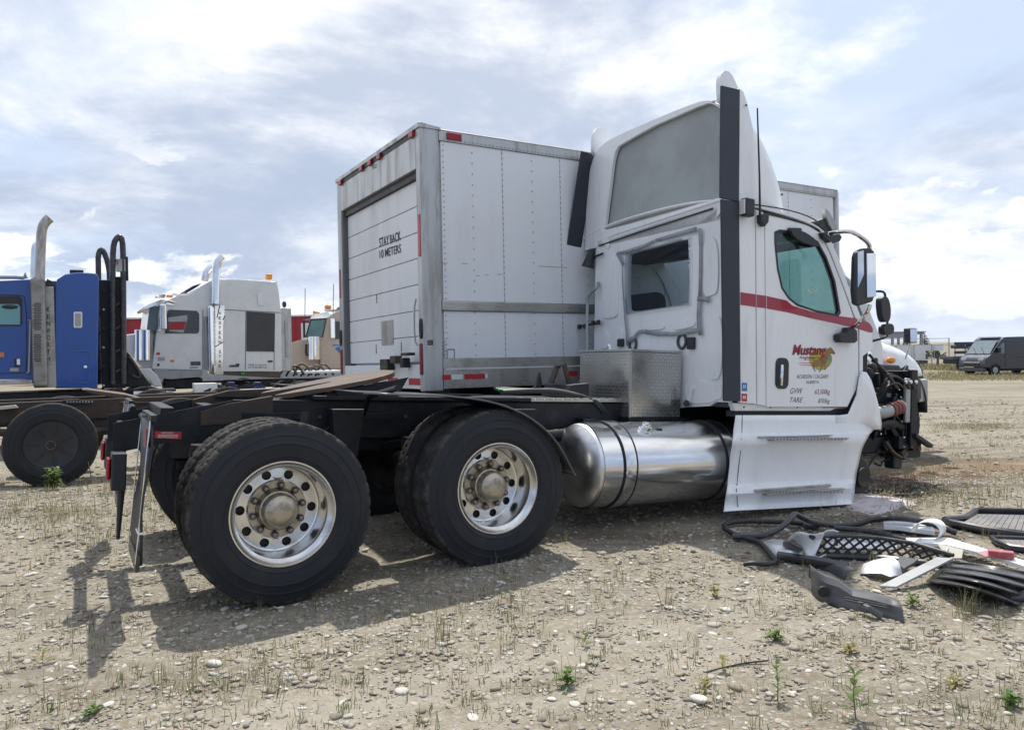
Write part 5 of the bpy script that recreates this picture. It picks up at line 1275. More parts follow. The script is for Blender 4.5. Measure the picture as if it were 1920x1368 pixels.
    for k in range(6):
        a, c = P(826, 641 + k * 6, 0), P(836.5, 638.6 + k * 6, 0); MB().box((a.x, -.003, a.z), (c.x, 0, c.z)).build('decal_line', mat('decal_grey', (.4, .4, .4), .6), bt, smooth=0)
    for (x, y, w) in ((555, 715, 30), (650, 716, 26), (715, 772, 14), (755, 768, 18), (810, 766, 26), (545, 337, 8), (1000, 735, 130)):
        a, c = P(*z2(x, y), 0), P(*z2(x + w, y + 2), 0); MB().box((a.x, -.002, c.z - .004), (c.x, .0, c.z + .002)).build('scuff', PLANK, bt, smooth=0)
    lettering('SEZ', Q(*z2(240, 287), -.019), Q(*z2(260, 280), -.019), Q(*z2(240, 272), -.019), BLKT, bt, lift=.002)
    # front cap of the box
    MB().box((BL - .05, -.015, BB), (BL + .03, .12, BT + .015)).build('front_post', POST, bt, bevel=.05, seg=4); MB().box((BL - .05, BW - .12, BB), (BL + .03, BW + .015, BT + .015)).build('front_post', POST, bt, bevel=.05, seg=4)
    MB().box((BL - .03, .1, BB), (BL + .02, BW - .1, BT)).build('front_wall', WPAN, bt)
    # underframe
    for y in (.80, BW - .88): MB().box((-.0, y, .82), (9.4, y + .08, 1.06)).build('frame_rail', CHAS, bt)
    for k in range(9): MB().box((.3 + k * .7, .1, .98), (.38 + k * .7, BW - .1, BB - .002)).build('crossmember', CHAS, bt)
    MB().box((-.08, .35, .52), (-.02, BW - .35, .64)).build('rear_bumper', CHAS, bt, bevel=.01)
    for y in (.5, BW - .5): MB().box((-.06, y - .04, .60), (-.02, y + .04, BB - .03)).build('bumper_stay', CHAS, bt)
    MB().box((2.9, .02, .5), (4.2, .55, .95)).build('side_tool_locker', CHAS, bt, bevel=.02)
    g0 = [.0] * 2
    DSW = -.62
    for sx, front in ((1.75, 0), (8.35 + DSW, 1)):
        wp = BX.R @ V((sx, .3, 0)) + BX.o; zz = float(gz(wp.x, wp.y)) - wp.z + .50
        for y, rot in ((.08 if not front else .14, 0), (BW - .08, math.pi)):
            b = MB(); b.lathe([(.303, .03), (.29, .05), (.262, .07), (.255, .18), (.29, .225)], n=32); b.lathe([(.255, .10), (.10, .06), (.0001, .05)], n=32)
            w = b.build('wheel', GALV, bt); w.location = (sx, y, zz); w.rotation_euler = (0, 0, rot); link('tyre', TYRE_FAR, w)
        MB().tube([(sx, .3, zz), (sx, BW - .3, zz)], .07, 10).build('axle', CHAS, bt)
box_truck()
def box_cab():
    made = set(bpy.data.objects)
    P = BX.P; DS = -.70; T0 = .16; T1 = BW - .16
    def cab(pts, t, d, m, nm, **k): return MB().prism([P(x, y, t) for x, y in pts], (0, d, 0)).build(nm, m, bt, **k)
    # cab seen past the tractor: pillar, door top, hood
    cw_ = [V((6.97, T0, 1.0)), V((6.97, T0, 2.38)), V((7.05, T0, 2.46)), V((7.3, T0, 2.42)), V((7.55, T0, 2.30)), V((7.95, T0, 1.66)), V((8.05, T0, 1.45)), V((8.05, T0, 1.0))]
    wn = [V((7.10, T0, 1.62)), V((7.10, T0, 2.28)), V((7.42, T0, 2.24)), V((7.72, T0, 1.66))]
    c1 = MB().plate(cw_, [wn], (0, .05, 0)).build('cab_side', WHITE, bt, bevel=.01)
    MB().prism([p + V((0, .02, 0)) for p in wn], (0, .006, 0)).build('door_glass', GLS, c1)
    MB().plate([V((p.x, T1, p.z)) for p in cw_], [[V((p.x, T1, p.z)) for p in wn]], (0, -.05, 0)).build('cab_side', WHITE, bt, bevel=.01)
    MB().prism([V((6.97, T0, 2.42)), V((7.05, T0, 2.48)), V((7.3, T0, 2.44)), V((7.55, T0, 2.31)), V((7.5, T0, 2.26)), V((6.97, T0, 2.30))], (0, T1 - T0, 0)).build('cab_roof', WHITE, bt, bevel=.03)
    MB().box((6.97, T0 + .05, 1.0), (7.02, T1 - .05, 2.4)).build('cab_back', WHITE, bt); MB().box((7.02, T0 + .06, 1.0), (8.0, T1 - .06, 1.1)).build('cab_floor', INT, bt)
    b = MB(); b.grid([[V((7.56 + .12 * (1 - (2 * i / 8 - 1) ** 2), lerp(T0 + .03, T1 - .03, i / 8), 2.30)) for i in range(9)], [V((7.95 + .12 * (1 - (2 * i / 8 - 1) ** 2), lerp(T0 + .03, T1 - .03, i / 8), 1.66)) for i in range(9)]]); b.build('windscreen', GLC, bt, smooth=80)
    MB().box((7.7, T0 + .1, 1.1), (8.03, T1 - .1, 1.62)).build('dashboard', INT, bt, bevel=.03)
    # hood and wings, lofted
    secs = [(8.06, .10, 1.62), (8.5, .14, 1.56), (8.9, .20, 1.47), (9.2, .30, 1.34), (9.40, .42, 1.18), (9.47, .50, 1.04)]
    rows = []
    for s, ins, zt in secs:
        y0, y1 = .14 + ins * .6, BW - .14 - ins * .6; row = []
        for k in range(17):
            a = math.pi * k / 16; c, q = math.cos(a), math.sin(a); row.append(V((s, (y0 + y1) / 2 - (y1 - y0) / 2 * math.copysign(abs(c) ** .45, c), .98 + (zt - .98) * abs(q) ** .55)))
        rows.append(row)
    MB().grid(rows).build('hood', WHITE, bt, smooth=50, solid=.02, sub=1)
    MB().box((9.36, .45, .75), (9.46, BW - .45, 1.2)).build('grille', BLK, bt, bevel=.02)
    # black wheel arch, side lamp, bumper
    b = MB(); b.grid([[V((8.35 + .62 * math.cos(R(a)), y, .52 + .60 * math.sin(R(a)))) for a in range(-8, 189, 12)] for y in (.06, .12, .5)]); b.build('wheel_arch', SHEEN, bt, smooth=60, solid=.02)
    c = P(1671, 675, .14); b = MB(); b.ell(c, .10, .04, .05, 12, 8); b.build('side_lamp', AMB, bt)
    MB().prism([V((8.78, .06, .60)), V((9.04, .09, .60)), V((9.45, .45, .60)), V((9.55, 1.25, .60)), V((9.45, BW - .45, .60)), V((9.04, BW - .09, .60)), V((8.78, BW - .06, .60)), V((9.30, .6, .60)), V((9.30, BW - .6, .60))][:7], (0, 0, .34)).build('bumper', GALV, bt, bevel=.02)
    MB().box((8.62, .05, .62), (8.84, .25, .98)).build('bumper_end', SHEEN, bt, bevel=.05)
    # mirrors on the near door
    t = -.12
    def mir(pts, m=BLK): 
        q = chaikin([V((x, y, 0)) for x, y in pts], 2); o = MB().prism([P(p.x, p.y, t) for p in q], (0, -.09, 0)).build('mirror', m, bt, bevel=.015)
        return o
    mir([(1641, 562), (1646, 556), (1655, 558), (1660, 580), (1658, 603), (1648, 605), (1643, 590)]); mir([(1647, 610), (1660, 606), (1666, 612), (1665, 626), (1652, 629), (1646, 622)])
    MB().tube([P(1640, 546, t + .1), P(1655, 546, t), P(1660, 551, t), P(1663, 590, t), P(1665, 628, t), P(1657, 634, t), P(1632, 640, T0), P(1628, 646, T0)], .017, 8, smooth=1).build('mirror_arm', BLK, bt)
    # hood mirror on its stalk
    c = P(1707, 629, .02); hm = MB().box(c - V((.10, .05, .11)), c + V((.10, .05, .11))).build('hood_mirror', SHEEN, bt, bevel=.02); MB().box(c - V((.085, .054, .095)), c + V((.085, -.0505, .095))).build('mirror_face', MATS['mirror_glass'], hm)
    MB().tube([c - V((0, 0, .1)), P(1704, 650, .05), P(1698, 672, .2)], .014, 8).build('mirror_stalk', WHITE, hm)
    lettering('4300', P(1625, 641, T0 - .001), P(1634, 640, T0 - .001), P(1625, 636, T0 - .001), PLANK, bt, lift=.002) if False else None
    for o in set(bpy.data.objects) - made:
        if o.parent == bt and o.name.split('.')[0] not in ('mirror', 'mirror_arm', 'hood_mirror', 'side_lamp', 'lettering'): o.location.x += DS
box_cab()

# ================================================================== BLUE TRUCK, RUSTY CHASSIS, GREY TRUCK, TAN TRUCK
zk = lambda x, y: (x / 3.6, 400 + y / 3.6)
zw = lambda x, y: (220 + x / 4.364, 460 + y / 4.364)
zt = lambda x, y: (560 + x / 7.6, 540 + y / 7.6)
zn = lambda x, y: (x / 3.8, 720 + y / 3.8)
z1 = lambda x, y: (x / 2.533, 380 + y / 2.533)
class Veh:
    """a vehicle seen square from the side; outlines come from the picture, distance from the ground it stands on"""
    def __init__(s, fr, root): s.f = fr; s.r = root
    def pr(s, pts, t, d, m, nm, it=0, parent=None, **k):
        q = [V((x, y, 0)) for x, y in pts]
        if it: q = chaikin(q, it)
        return MB().prism([s.f.P(p.x, p.y, t) for p in q], (0, d, 0)).build(nm, m, parent or s.r, **k)
    def tube(s, pts, t, r, m, nm, n=10, sm=1, parent=None): return MB().tube([s.f.P(x, y, t) for x, y in pts], r, n, smooth=sm).build(nm, m, parent or s.r)
    def bx(s, x0, y0, x1, y1, t, d, m, nm, bv=.01, parent=None):
        a, c = s.f.P(x0, y1, t), s.f.P(x1, y0, t); return MB().box((a.x, t, min(a.z, c.z)), (c.x, t + d, max(a.z, c.z))).build(nm, m, parent or s.r, bevel=bv)
    def wheel(s, sx, y, cover=None, z=.515):
        b = MB(); b.lathe([(.303, .03), (.29, .05), (.262, .07), (.255, .18), (.29, .225)], n=32); b.lathe([(.255, .12), (.10, .10), (.0001, .08)], n=32)
        w = b.build('wheel', GALV, s.r); w.location = (sx, y, z); link('tyre', TYRE_FAR, w); return w
def plant(fr_xy, z_off=0): return float(gz(fr_xy[0], fr_xy[1])) + z_off

# ---- blue truck (faces left; its nose lies outside the picture)
kx = -.606 * 14.3; KW = Frame(kx, 14.3, plant((kx, 14.3)), TH); kr = KW.root('sleeper_truck'); tag(kr, 'blue sleeper truck with black headache rack and tall exhaust stack', 'truck')
kv = Veh(KW, kr)
def blue_truck():
    W = 2.2
    kv.pr([zk(375, 470), zk(385, 445), zk(440, 410), zk(520, 398), zk(640, 402), zk(662, 415), zk(668, 440), zk(660, 1180), zk(368, 1180)], 0, W, KWB, 'sleeper', bevel=.03)
    kv.pr([zk(-560, 520), zk(-300, 470), zk(0, 455), zk(230, 445), zk(232, 1120), zk(-560, 1120)], .06, W - .12, KWB, 'cab', bevel=.03)
    kv.bx(*zk(-560, 1122), *zk(220, 1175), .05, .3, ALU, 'side_fairing', .01)
    kv.pr([zk(315, 440), zk(350, 455), zk(374, 500), zk(314, 500)], .03, .3, BLK, 'cab_gap', bevel=.01)
    kv.bx(*zk(228, 455), *zk(385, 1178), .12, 1.9, KWB, 'cab_link', .02)
    # window, seam, handles
    wn = [zk(-120, 558), zk(130, 556), zk(150, 575), zk(150, 745), zk(135, 760), zk(-120, 756)]
    kv.pr(wn, .058, -.012, BLK, 'window_surround', bevel=.004); kv.pr([zk(-110, 612), zk(120, 612), zk(136, 630), zk(136, 750), zk(-110, 750)], .045, -.004, mat('window_reflection_glass', (.16, .34, .33), .06, .25), 'door_glass')
    e = MB(); e.ell(KW.P(*zk(66, 630), .03), .13, .03, .04, 12, 8); e.build('inside_mirror', BLK, kr)
    kv.tube([zk(-560, 548), zk(130, 546), zk(178, 570), zk(182, 1060), zk(150, 1080), zk(-560, 1082)], .056, .008, KWF, 'door_seam', 6, 1)
    kv.tube([zk(184, 720), zk(206, 718), zk(196, 1070), zk(180, 1075)], .01, .018, GALV, 'grab_rail', 8, 0)
    kv.bx(*zk(98, 980), *zk(125, 1035), .055, -.02, BLK, 'door_handle', .005); kv.bx(*zk(114, 982), *zk(136, 1022), .04, -.02, CHR, 'handle_pull', .005); kv.bx(*zk(68, 1042), *zk(126, 1066), .055, -.005, PLANK, 'door_decal', 0); kv.bx(*zk(-20, 936), *zk(28, 970), .055, -.005, mat('orange_decal', (.5, .2, .07), .5), 'door_decal', 0)
    # sleeper window and hatch
    kv.pr([zk(*p) for p in rrect(497, 664, 555, 772, 10, 3)], -.001, -.025, WREF, 'sleeper_window', bevel=.006); kv.pr([zk(*p) for p in rrect(506, 674, 546, 762, 8, 3)], -.027, -.004, PLANK, 'window_pane')
    hatch = [KW.P(*zk(*p), -.003) for p in rrect(463, 930, 606, 1142, 24, 4)]; MB().tube(hatch, .009, 6, closed=True).build('hatch_seam', mat('blue_edge', (.05, .10, .30), .3), kr)
    e = MB(); e.ell(KW.P(*zk(576, 1037), -.01), .035, .02, .035, 10, 6); e.build('hatch_lock', CHR, kr)
    kv.bx(*zk(470, 382), *zk(564, 396), .8, .6, BLK, 'roof_vent', .01)
    # stack, perforated shield, lettering
    st_ = [zk(262, 440), zk(272, 300), zk(288, 150), zk(300, 90), zk(330, 45), zk(340, 32)]
    MB().tube([KW.P(*p, -.05) for p in ((74.5, 525), (76, 470), (77.5, 440), (80, 424), (87, 414), (93, 409))], .085, 18, smooth=2, cap=False).build('exhaust_stack', mat('dull_stack', (.48, .46, .43), .34, .9, col2=(.33, .29, .25), scale=6, stretch=(2, 2, .4)), kr)
    MB().tube([KW.P(*p, W + .05) for p in ((65, 520), (66, 480), (67, 462), (72, 458))], .085, 14, smooth=2).build('exhaust_stack', POL2, kr)
    kv.bx(*zk(222, 432), *zk(305, 1176), -.14, .28, mat('shield_steel', (.30, .295, .275), .42, .6, col2=(.22, .205, .18), scale=5), 'heat_shield', .06); sh = kv.bx(*zk(300, 495), *zk(362, 1176), -.03, .1, mat('pale_shield', (.36, .355, .34), .45, .3, col2=(.27, .25, .22), scale=5), 'shield_panel', .01)
    dots = MB()
    for (ya, yb) in ((608, 795), (820, 1005)):
        r = 0
        for yy in np.arange(ya, yb, 12.5):
            r += 1
            for xx in np.arange(231 + (r % 2) * 6, 280, 11):
                c = KW.P(*zk(xx, yy), -.1415); dots.add([c + V((math.cos(a) * .013, 0, math.sin(a) * .013)) for a in [2 * math.pi * k / 8 for k in range(8)]], [tuple(range(8))])
    dots.build('shield_holes', BLKT, kr, smooth=0, kind='stuff')
    for k, ch in enumerate('KENWORTH'):
        y0, y1 = 632 + k * 47.2, 632 + k * 47.2 + 34; lettering(ch, KW.P(*zk(316, y1), -.032), KW.P(*zk(339, y1), -.032), KW.P(*zk(316, y0), -.032), BLKT, sh, lift=.002, bold=.015)
    # headache rack: two hoops and a barred frame
    for t, pts in ((.35, (zk(760, 1150), zk(760, 300), zk(768, 200), zk(790, 165), zk(806, 155), zk(826, 175), zk(832, 300), zk(834, 1150))), (1.75, (zk(672, 1150), zk(664, 350), zk(662, 280), zk(680, 240), zk(700, 255), zk(728, 330), zk(742, 430), zk(744, 1150)))):
        MB().tube([KW.P(*p, t) for p in pts], .055, 12, smooth=1).build('rack_hoop', SHEEN, kr)
    for k in range(6):
        y = 520 + k * 128; MB().tube([KW.P(*zk(700, y), .4), KW.P(*zk(690, y + 30), 1.75)], .022, 8).build('rack_bar', GALV if k % 2 else BLK, kr)
    kv.pr([zk(755, 430), zk(850, 425), zk(850, 1180), zk(755, 1180)], .45, .06, CHAS, 'rack_panel'); kv.bx(*zk(690, 450), *zk(748, 1180), .5, .05, CHAS, 'rack_panel')
    for y in (610, 770, 925, 1060): kv.tube([zk(780, y + 10), zk(812, y - 6)], .42, .03, STEEL, 'chain_hook', 8, 0)
    kv.bx(*zk(786, 308), *zk(846, 392), .30, .1, PLANK, 'lamp_box', .01); kv.bx(*zk(846, 292), *zk(864, 452), .32, .12, CHAS, 'rack_plate', .005); kv.bx(*zk(817, 576), *zk(850, 644), .42, .03, GALV, 'work_lamp', .01); kv.bx(*zk(790, 316), *zk(798, 345), .295, .01, REDR, 'lamp_lens', 0)
    # chassis running to the right, with wings, locker and wheels
    for t in (.75, 1.55): kv.bx(235, 738, 606, 766, t, .09, KWF, 'frame_rail', .006)
    kv.bx(240, 734.5, 606, 738, .70, .14, GALV, 'rail_cap', .004)
    lk = kv.pr([(364, 719), (407, 718), (411, 749), (366, 750)], .55, .3, WDIRT, 'locker', bevel=.006)
    kv.pr([(381, 733), (388, 730), (393, 727.5), (398, 728), (394, 731), (396, 734), (390, 733), (385, 735)], .548, -.004, BLKT, 'emblem', parent=lk, smooth=0); lettering('2', KW.P(387, 741, .548), KW.P(390, 741, .548), KW.P(387, 736.5, .548), BLKT, lk, lift=.002); lettering('1', KW.P(392, 741, .548), KW.P(394, 741, .548), KW.P(392, 736.5, .548), BLKT, lk, lift=.002)
    for (a, c) in (((428, 716), (440, 722)), ((478, 716), (490, 722))):
        kv.bx(a[0], a[1], c[0], c[1], .9, .2, KWF, 'mount_block', .01)
    kv.pr([(430, 722), (447, 722), (440, 736), (428, 736)], .85, .1, KWF, 'bracket'); kv.pr([(484, 722), (499, 724), (482, 744), (466, 738)], .8, .15, KWF, 'bracket')
    kv.pr([zw(80, 870), zw(110, 900), zw(200, 1040), zw(285, 1150), zw(70, 1160)], .5, .8, CHAS, 'winch_cover', bevel=.02)
    kv.tube([zw(90, 910), zw(130, 950), zw(190, 1050), zw(180, 1090), zw(120, 1060)], .45, .03, HOSE, 'hose', 8, 2)
    kv.tube([(250, 741), (300, 741), (329, 742)], .5, .09, WDIRT, 'air_tank', 14, 0); kv.bx(281, 733, 291, 738, .5, .06, BLK, 'tank_cap', .005)
    kv.bx(-200, 728.5, 232, 812, .35, .9, CHAS, 'battery_and_tank_box', .03); kv.bx(232, 728.5, 330, 745, .6, .5, CHAS, 'deck_frame', .01)
    sx = KW.P(300, 750, .1).x
    for k in range(2): kv.wheel(sx - .1 + k * 1.4, .1); kv.wheel(sx - .1 + k * 1.4, 1.95)
    kv.wheel(-4.3, .05); kv.bx(-300, 738, 240, 762, .75, .09, KWF, 'frame_rail', .006); kv.bx(-300, 738, 240, 762, 1.55, .09, KWF, 'frame_rail', .006)
    kv.tube([zk(-400, 428), zk(100, 430), zk(160, 433)], .5, .04, GALV, 'air_horn', 10, 0); kv.tube([zk(158, 440), zk(172, 405), zk(178, 440)], .5, .03, GALV, 'horn_bell', 8, 0)
blue_truck()

# ---- rusty chassis with the covered wheel, nearer than the blue truck
ncx = -5.778; NC = Frame(ncx, 9.5, plant((ncx, 9.5)), TH); nr_ = NC.root('truck_chassis'); tag(nr_, 'rusty bare truck chassis with covered black wheel at left edge', 'truck chassis')
nv = Veh(NC, nr_)
def rusty_chassis():
    b = MB(); b.lathe([(.303, .03), (.30, .02), (.285, .022), (.25, .03), (.10, .05), (.05, .045), (.0001, .045)], n=48)
    w = b.build('wheel', BLK, nr_, smooth=20); w.location = (0, 0, .515)
    ty = tyre_mesh(n=120, notch=4, lugs=False); link('tyre', ty, w)
    h = MB(); h.tube([(.052 * math.cos(a), .03, .052 * math.sin(a)) for a in [2 * math.pi * k / 20 for k in range(20)]], .010, 6, closed=True); h.build('hub_ring', STEEL, w)
    for k in range(5):
        a = 2 * math.pi * k / 5; MB().beam((.018 * math.cos(a), .035, .018 * math.sin(a)), (.05 * math.cos(a), .035, .05 * math.sin(a)), .012, .02, (0, 1, 0)).build('hub_spoke', STEEL, w)
    for k in range(7):
        a = .35 + k * .9; MB().beam((.12 * math.cos(a), .036, .12 * math.sin(a)), (.25 * math.cos(a), .022, .25 * math.sin(a)), .006, .01, (0, 1, 0)).build('cover_rib', BLK, w)
    link('tyre', ty, nr_, (.12, 1.9, .515)); link('tyre', ty, nr_, (1.55, 1.9, .515)); link('tyre', ty, nr_, (1.5, .0, .515)); link('tyre', ty, nr_, (-3.8, .0, .515)); link('tyre', ty, nr_, (-3.8, 1.9, .515))
    for sx in (.12, 1.5, -3.8): MB().tube([(sx, .1, .515), (sx, 2.1, .515)], .07, 10).build('axle', RUSTD, nr_)
    for t in (.62, 1.45): MB().box((-5.0, t, .78), (2.2, t + .09, 1.04)).build('frame_rail', RUSTD, nr_, bevel=.006)
    for k in range(7): MB().box((-4.6 + k * 1.05, .7, .82), (-4.5 + k * 1.05, 1.5, .98)).build('crossmember', RUSTD, nr_)
    for k in range(10):
        b = MB(); b.ell((-4.4 + k * .6, .615, .84 + .1 * (k % 2)), .016, .012, .016, 8, 5); b.build('bolt', STEEL, nr_)
    # ramp plate and fifth wheel on top, pale strip
    nv.pr([zn(585, 40), zn(620, 38), zn(900, 75), zn(1060, 118), zn(1100, 132), zn(1010, 130), zn(840, 102), zn(640, 62)], .7, .7, STEEL, 'fifth_wheel', bevel=.004)
    nv.pr([zn(445, 125), zn(450, 112), zn(560, 108), zn(660, 130), zn(650, 140), zn(470, 142)], .6, .1, CHASD, 'mount_plate'); 
    for k in range(9):
        x = 475 + k * 22; nv.bx(*zn(x, 118), *zn(x + 11, 131), .598, -.004, PLANK, 'grip_slot', 0)
    nv.pr([zn(-40, 165), zn(110, 150), zn(130, 168), zn(-40, 186)], .5, .3, ALU, 'step_plate', bevel=.003)
    nv.bx(*zn(896, 118), *zn(914, 215), .60, -.02, PLANK, 'marker_post', .004)
    nv.tube([zn(860, 130), zn(940, 128), zn(1100, 132)], .6, .012, STEEL, 'rod', 6, 0)
    MB().box((-.5, .66, .60), (-.2, .76, .8)).build('spring_hanger', RUSTD, nr_); MB().box((.5, .66, .55), (.85, .78, .8)).build('spring_hanger', RUSTD, nr_)
    MB().tube([(-.7, .6, .7), (-.3, .6, .6), (.7, .6, .6), (1.0, .6, .72)], .05, 8, smooth=1).build('leaf_spring', CHASD, nr_)
rusty_chassis()
p = ground_hit(172, 908); b = MB(); b.tube([p, p + V((-.02, 0, .25)), p + V((-.10, .0, .45)), p + V((-.13, .02, .66))], [.008, .003], 6, smooth=2)
tag(b.build('dead_stem', mat('dead_stem', (.20, .16, .12), .9)), 'tall bent dead stem leaning against the covered wheel', 'plant')

# ---- grey-white truck with dark sleeper window
wx = -7.48; WSF = Frame(wx, 19.0, plant((wx, 19.0)), TH); wr = WSF.root('sleeper_truck'); tag(wr, 'silver grey sleeper truck with amber beacon and dark side window', 'truck')
wv = Veh(WSF, wr)
def grey_truck():
    W = 2.3
    side_ = [zw(285, 1010), zw(318, 720), zw(390, 520), zw(430, 440), zw(500, 410), zw(590, 400), zw(690, 330), zw(770, 285), zw(860, 275), zw(1000, 278), zw(1180, 290), zw(1305, 300), zw(1320, 370), zw(1340, 548), zw(1345, 1030), zw(870, 1030), zw(700, 1020)]
    wv.pr(side_, 0, W, WSG, 'cab', bevel=.035)
    # roof windows and visor
    wv.pr([zw(545, 375), zw(620, 330), zw(690, 308), zw(660, 335), zw(590, 378)], .25, 1.8, GLD, 'roof_window'); wv.pr([zw(215, 505), zw(260, 480), zw(360, 440), zw(470, 465), zw(465, 488), zw(330, 485), zw(225, 525)], -.02, W + .04, CHR, 'visor', bevel=.005)
    wv.pr([zw(240, 690), zw(262, 515), zw(345, 490), zw(330, 700)], .06, W - .12, mat('windscreen_dark', (.10, .14, .16), .1), 'windscreen')
    # door, window
    wv.pr([zw(*q) for q in ((322, 715), (395, 520), (650, 515), (690, 545), (690, 1015), (305, 1010))], -.001, -.006, WSG, 'door', bevel=.003)
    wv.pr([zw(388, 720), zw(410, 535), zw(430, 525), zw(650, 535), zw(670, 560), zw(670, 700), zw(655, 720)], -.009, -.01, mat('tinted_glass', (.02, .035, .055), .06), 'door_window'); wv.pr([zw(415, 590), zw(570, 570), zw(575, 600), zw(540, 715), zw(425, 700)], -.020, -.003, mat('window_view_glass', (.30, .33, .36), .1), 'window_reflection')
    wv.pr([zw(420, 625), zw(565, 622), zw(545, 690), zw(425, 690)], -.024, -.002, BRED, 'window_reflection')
    # sleeper panels, dark window
    wv.pr([zw(1058, 540), zw(1284, 555), zw(1282, 868), zw(1055, 865)], -.001, -.02, mat('black_window', (.012, .016, .024), .12), 'sleeper_window', bevel=.003)
    for pts in ((zw(700, 520), zw(700, 1015)), (zw(1052, 540), zw(1048, 1015)), (zw(1288, 555), zw(1282, 1018)), (zw(875, 525), zw(1340, 550))): wv.tube(pts, -.004, .008, DGP, 'panel_seam', 6, 0)
    wv.pr([zw(1145, 390), zw(1190, 390), zw(1198, 493), zw(1150, 490)], -.001, -.02, WREF, 'roof_window', bevel=.004); wv.bx(*zw(1232, 940), *zw(1270, 955), -.001, -.02, BLK, 'hatch_latch', .005)
    wv.bx(*zw(1320, 512), *zw(1422, 1030), .4, 1.5, POST, 'rear_box', .02); wv.bx(*zw(1378, 615), *zw(1398, 915), .36, .03, GALV, 'grab_rail', .008); e = MB(); e.ell(WSF.P(*zw(1366, 482), .5), .06, .06, .09, 10, 6); e.build('work_lamp', BLK, wr)
    wv.tube([zw(722, 580), zw(724, 1010)], -.05, .03, GALV, 'grab_rail', 8, 0)
    wv.pr([zw(290, 1012), zw(700, 1022), zw(690, 1075), zw(440, 1095), zw(340, 1085)], .0, .4, PLANK, 'cab_step', bevel=.01); wv.pr([zw(870, 1025), zw(1340, 1035), zw(1335, 1085), zw(870, 1060)], .02, .4, STEEL, 'side_step', bevel=.01)
    # stacks and shields
    MB().tube([WSF.P(*zw(*q), -.10) for q in ((800, 480), (806, 300), (812, 180), (825, 130), (850, 100), (860, 92))], .10, 16, smooth=2, cap=False).build('exhaust_stack', CHR, wr)
    MB().tube([WSF.P(*zw(*q), W) for q in ((715, 290), (722, 240), (740, 205), (770, 180))], .10, 14, smooth=2).build('exhaust_stack', CHR, wr)
    wv.bx(*zw(752, 488), *zw(800, 1058), -.16, .3, CHR, 'heat_shield', .07); sh = wv.pr([zw(798, 490), zw(880, 490), zw(878, 610), zw(868, 640), zw(868, 1058), zw(798, 1058)], -.12, .1, POL2, 'shield_panel', bevel=.01)
    for k in range(40): wv.bx(*zw(792, 545 + k * 11), *zw(804, 549 + k * 11), -.165, .01, BLKT, 'shield_slot', 0, parent=sh)
    for k, ch in enumerate('WESTERN STAR'):
        if ch == ' ': continue
        y0 = 543 + k * 39.2; lettering(ch, WSF.P(*zw(829, y0 + 26), -.122), WSF.P(*zw(850, y0 + 26), -.122), WSF.P(*zw(829, y0), -.122), BLKT, sh, lift=.003, bold=.02)
    wv.tube([zw(838, 492), zw(820, 570), zw(815, 590)], -.122, .012, BLKT, 'shield_crack', 5, 0, parent=sh); wv.tube([zw(880, 575), zw(865, 612)], -.122, .012, BLKT, 'shield_crack', 5, 0, parent=sh); wv.tube([zw(868, 790), zw(840, 805), zw(800, 830)], -.122, .012, BLKT, 'shield_crack', 5, 0, parent=sh)
    # mirror, air cleaner, hood, fender, lamps
    wv.bx(*zw(352, 478), *zw(404, 690), -.22, .12, CHR, 'mirror', .04); wv.tube([zw(330, 715), zw(350, 690), zw(372, 685)], -.15, .02, CHR, 'mirror_arm', 8, 1); wv.tube([zw(380, 478), zw(410, 450), zw(470, 470)], -.12, .02, GALV, 'mirror_arm', 8, 1)
    for (x0, x1) in ((146, 208), (196, 272)): MB().tube([WSF.P(*zw((x0 + x1) / 2, 940), .05), WSF.P(*zw((x0 + x1) / 2, 690), .05)], (x1 - x0) / 2 / 4.364 * 19 / 1428, 20).build('air_cleaner', CHR, wr, bevel=.01)
    wv.pr([zw(60, 730), zw(140, 722), zw(290, 690), zw(300, 1010), zw(270, 1000), zw(200, 1000), zw(100, 880), zw(60, 860)], .15, W - .3, WSG, 'hood', bevel=.03)
    wv.pr([zw(175, 1010), zw(270, 1005), zw(330, 1060), zw(372, 1150), zw(300, 1155), zw(255, 1085), zw(200, 1050)], -.02, .5, WSG, 'fender', bevel=.03)
    for x in (318, 350, 366, 380): wv.tube([zw(x, 432), zw(x + 2, 400 if x > 320 else 415)], .9, .035, CHR, 'air_horn', 10, 0)
    for x in (430, 520): wv.bx(*zw(x - 26, 405), *zw(x + 24, 425), .25, .12, AMB, 'roof_lamp', .01); wv.bx(*zw(x + 20, 392), *zw(x + 60, 410), .3, .15, CHR, 'roof_lamp', .01)
    wv.bx(*zw(1222, 232), *zw(1268, 278), .6, .2, AMB, 'beacon', .02); wv.pr([zw(1180, 284), zw(1308, 290), zw(1304, 358), zw(1205, 350)], .2, 1.2, WSG, 'beacon_stand', bevel=.01)
    # decals and lettering
    for (x, y, w_, h_, m) in ((320, 875, 28, 20, REDR), (330, 912, 58, 32, PLANK), (432, 936, 34, 18, mat('orange_sticker', (.7, .2, .06), .5)), (598, 948, 82, 34, DGP), (592, 994, 66, 8, BLKT), (326, 965, 18, 22, BLKT), (918, 976, 78, 18, DGP), (970, 966, 28, 18, DGP)):
        wv.bx(*zw(x, y), *zw(x + w_, y + h_), -.009, -.004, m, 'decal', 0)
    for k, (txt, y0) in enumerate((('TARE 21,250 KG', 970), ('GVW 65,900 KG', 990))): lettering(txt, WSF.P(*zw(1068, y0 + 15), -.002), WSF.P(*zw(1222, y0 + 17), -.002), WSF.P(*zw(1068, y0), -.002), BLKT, wr, lift=.004)
    wv.bx(*zw(1012, 1038), *zw(1040, 1058), .0, -.03, GREENH, 'green_tag', .004)
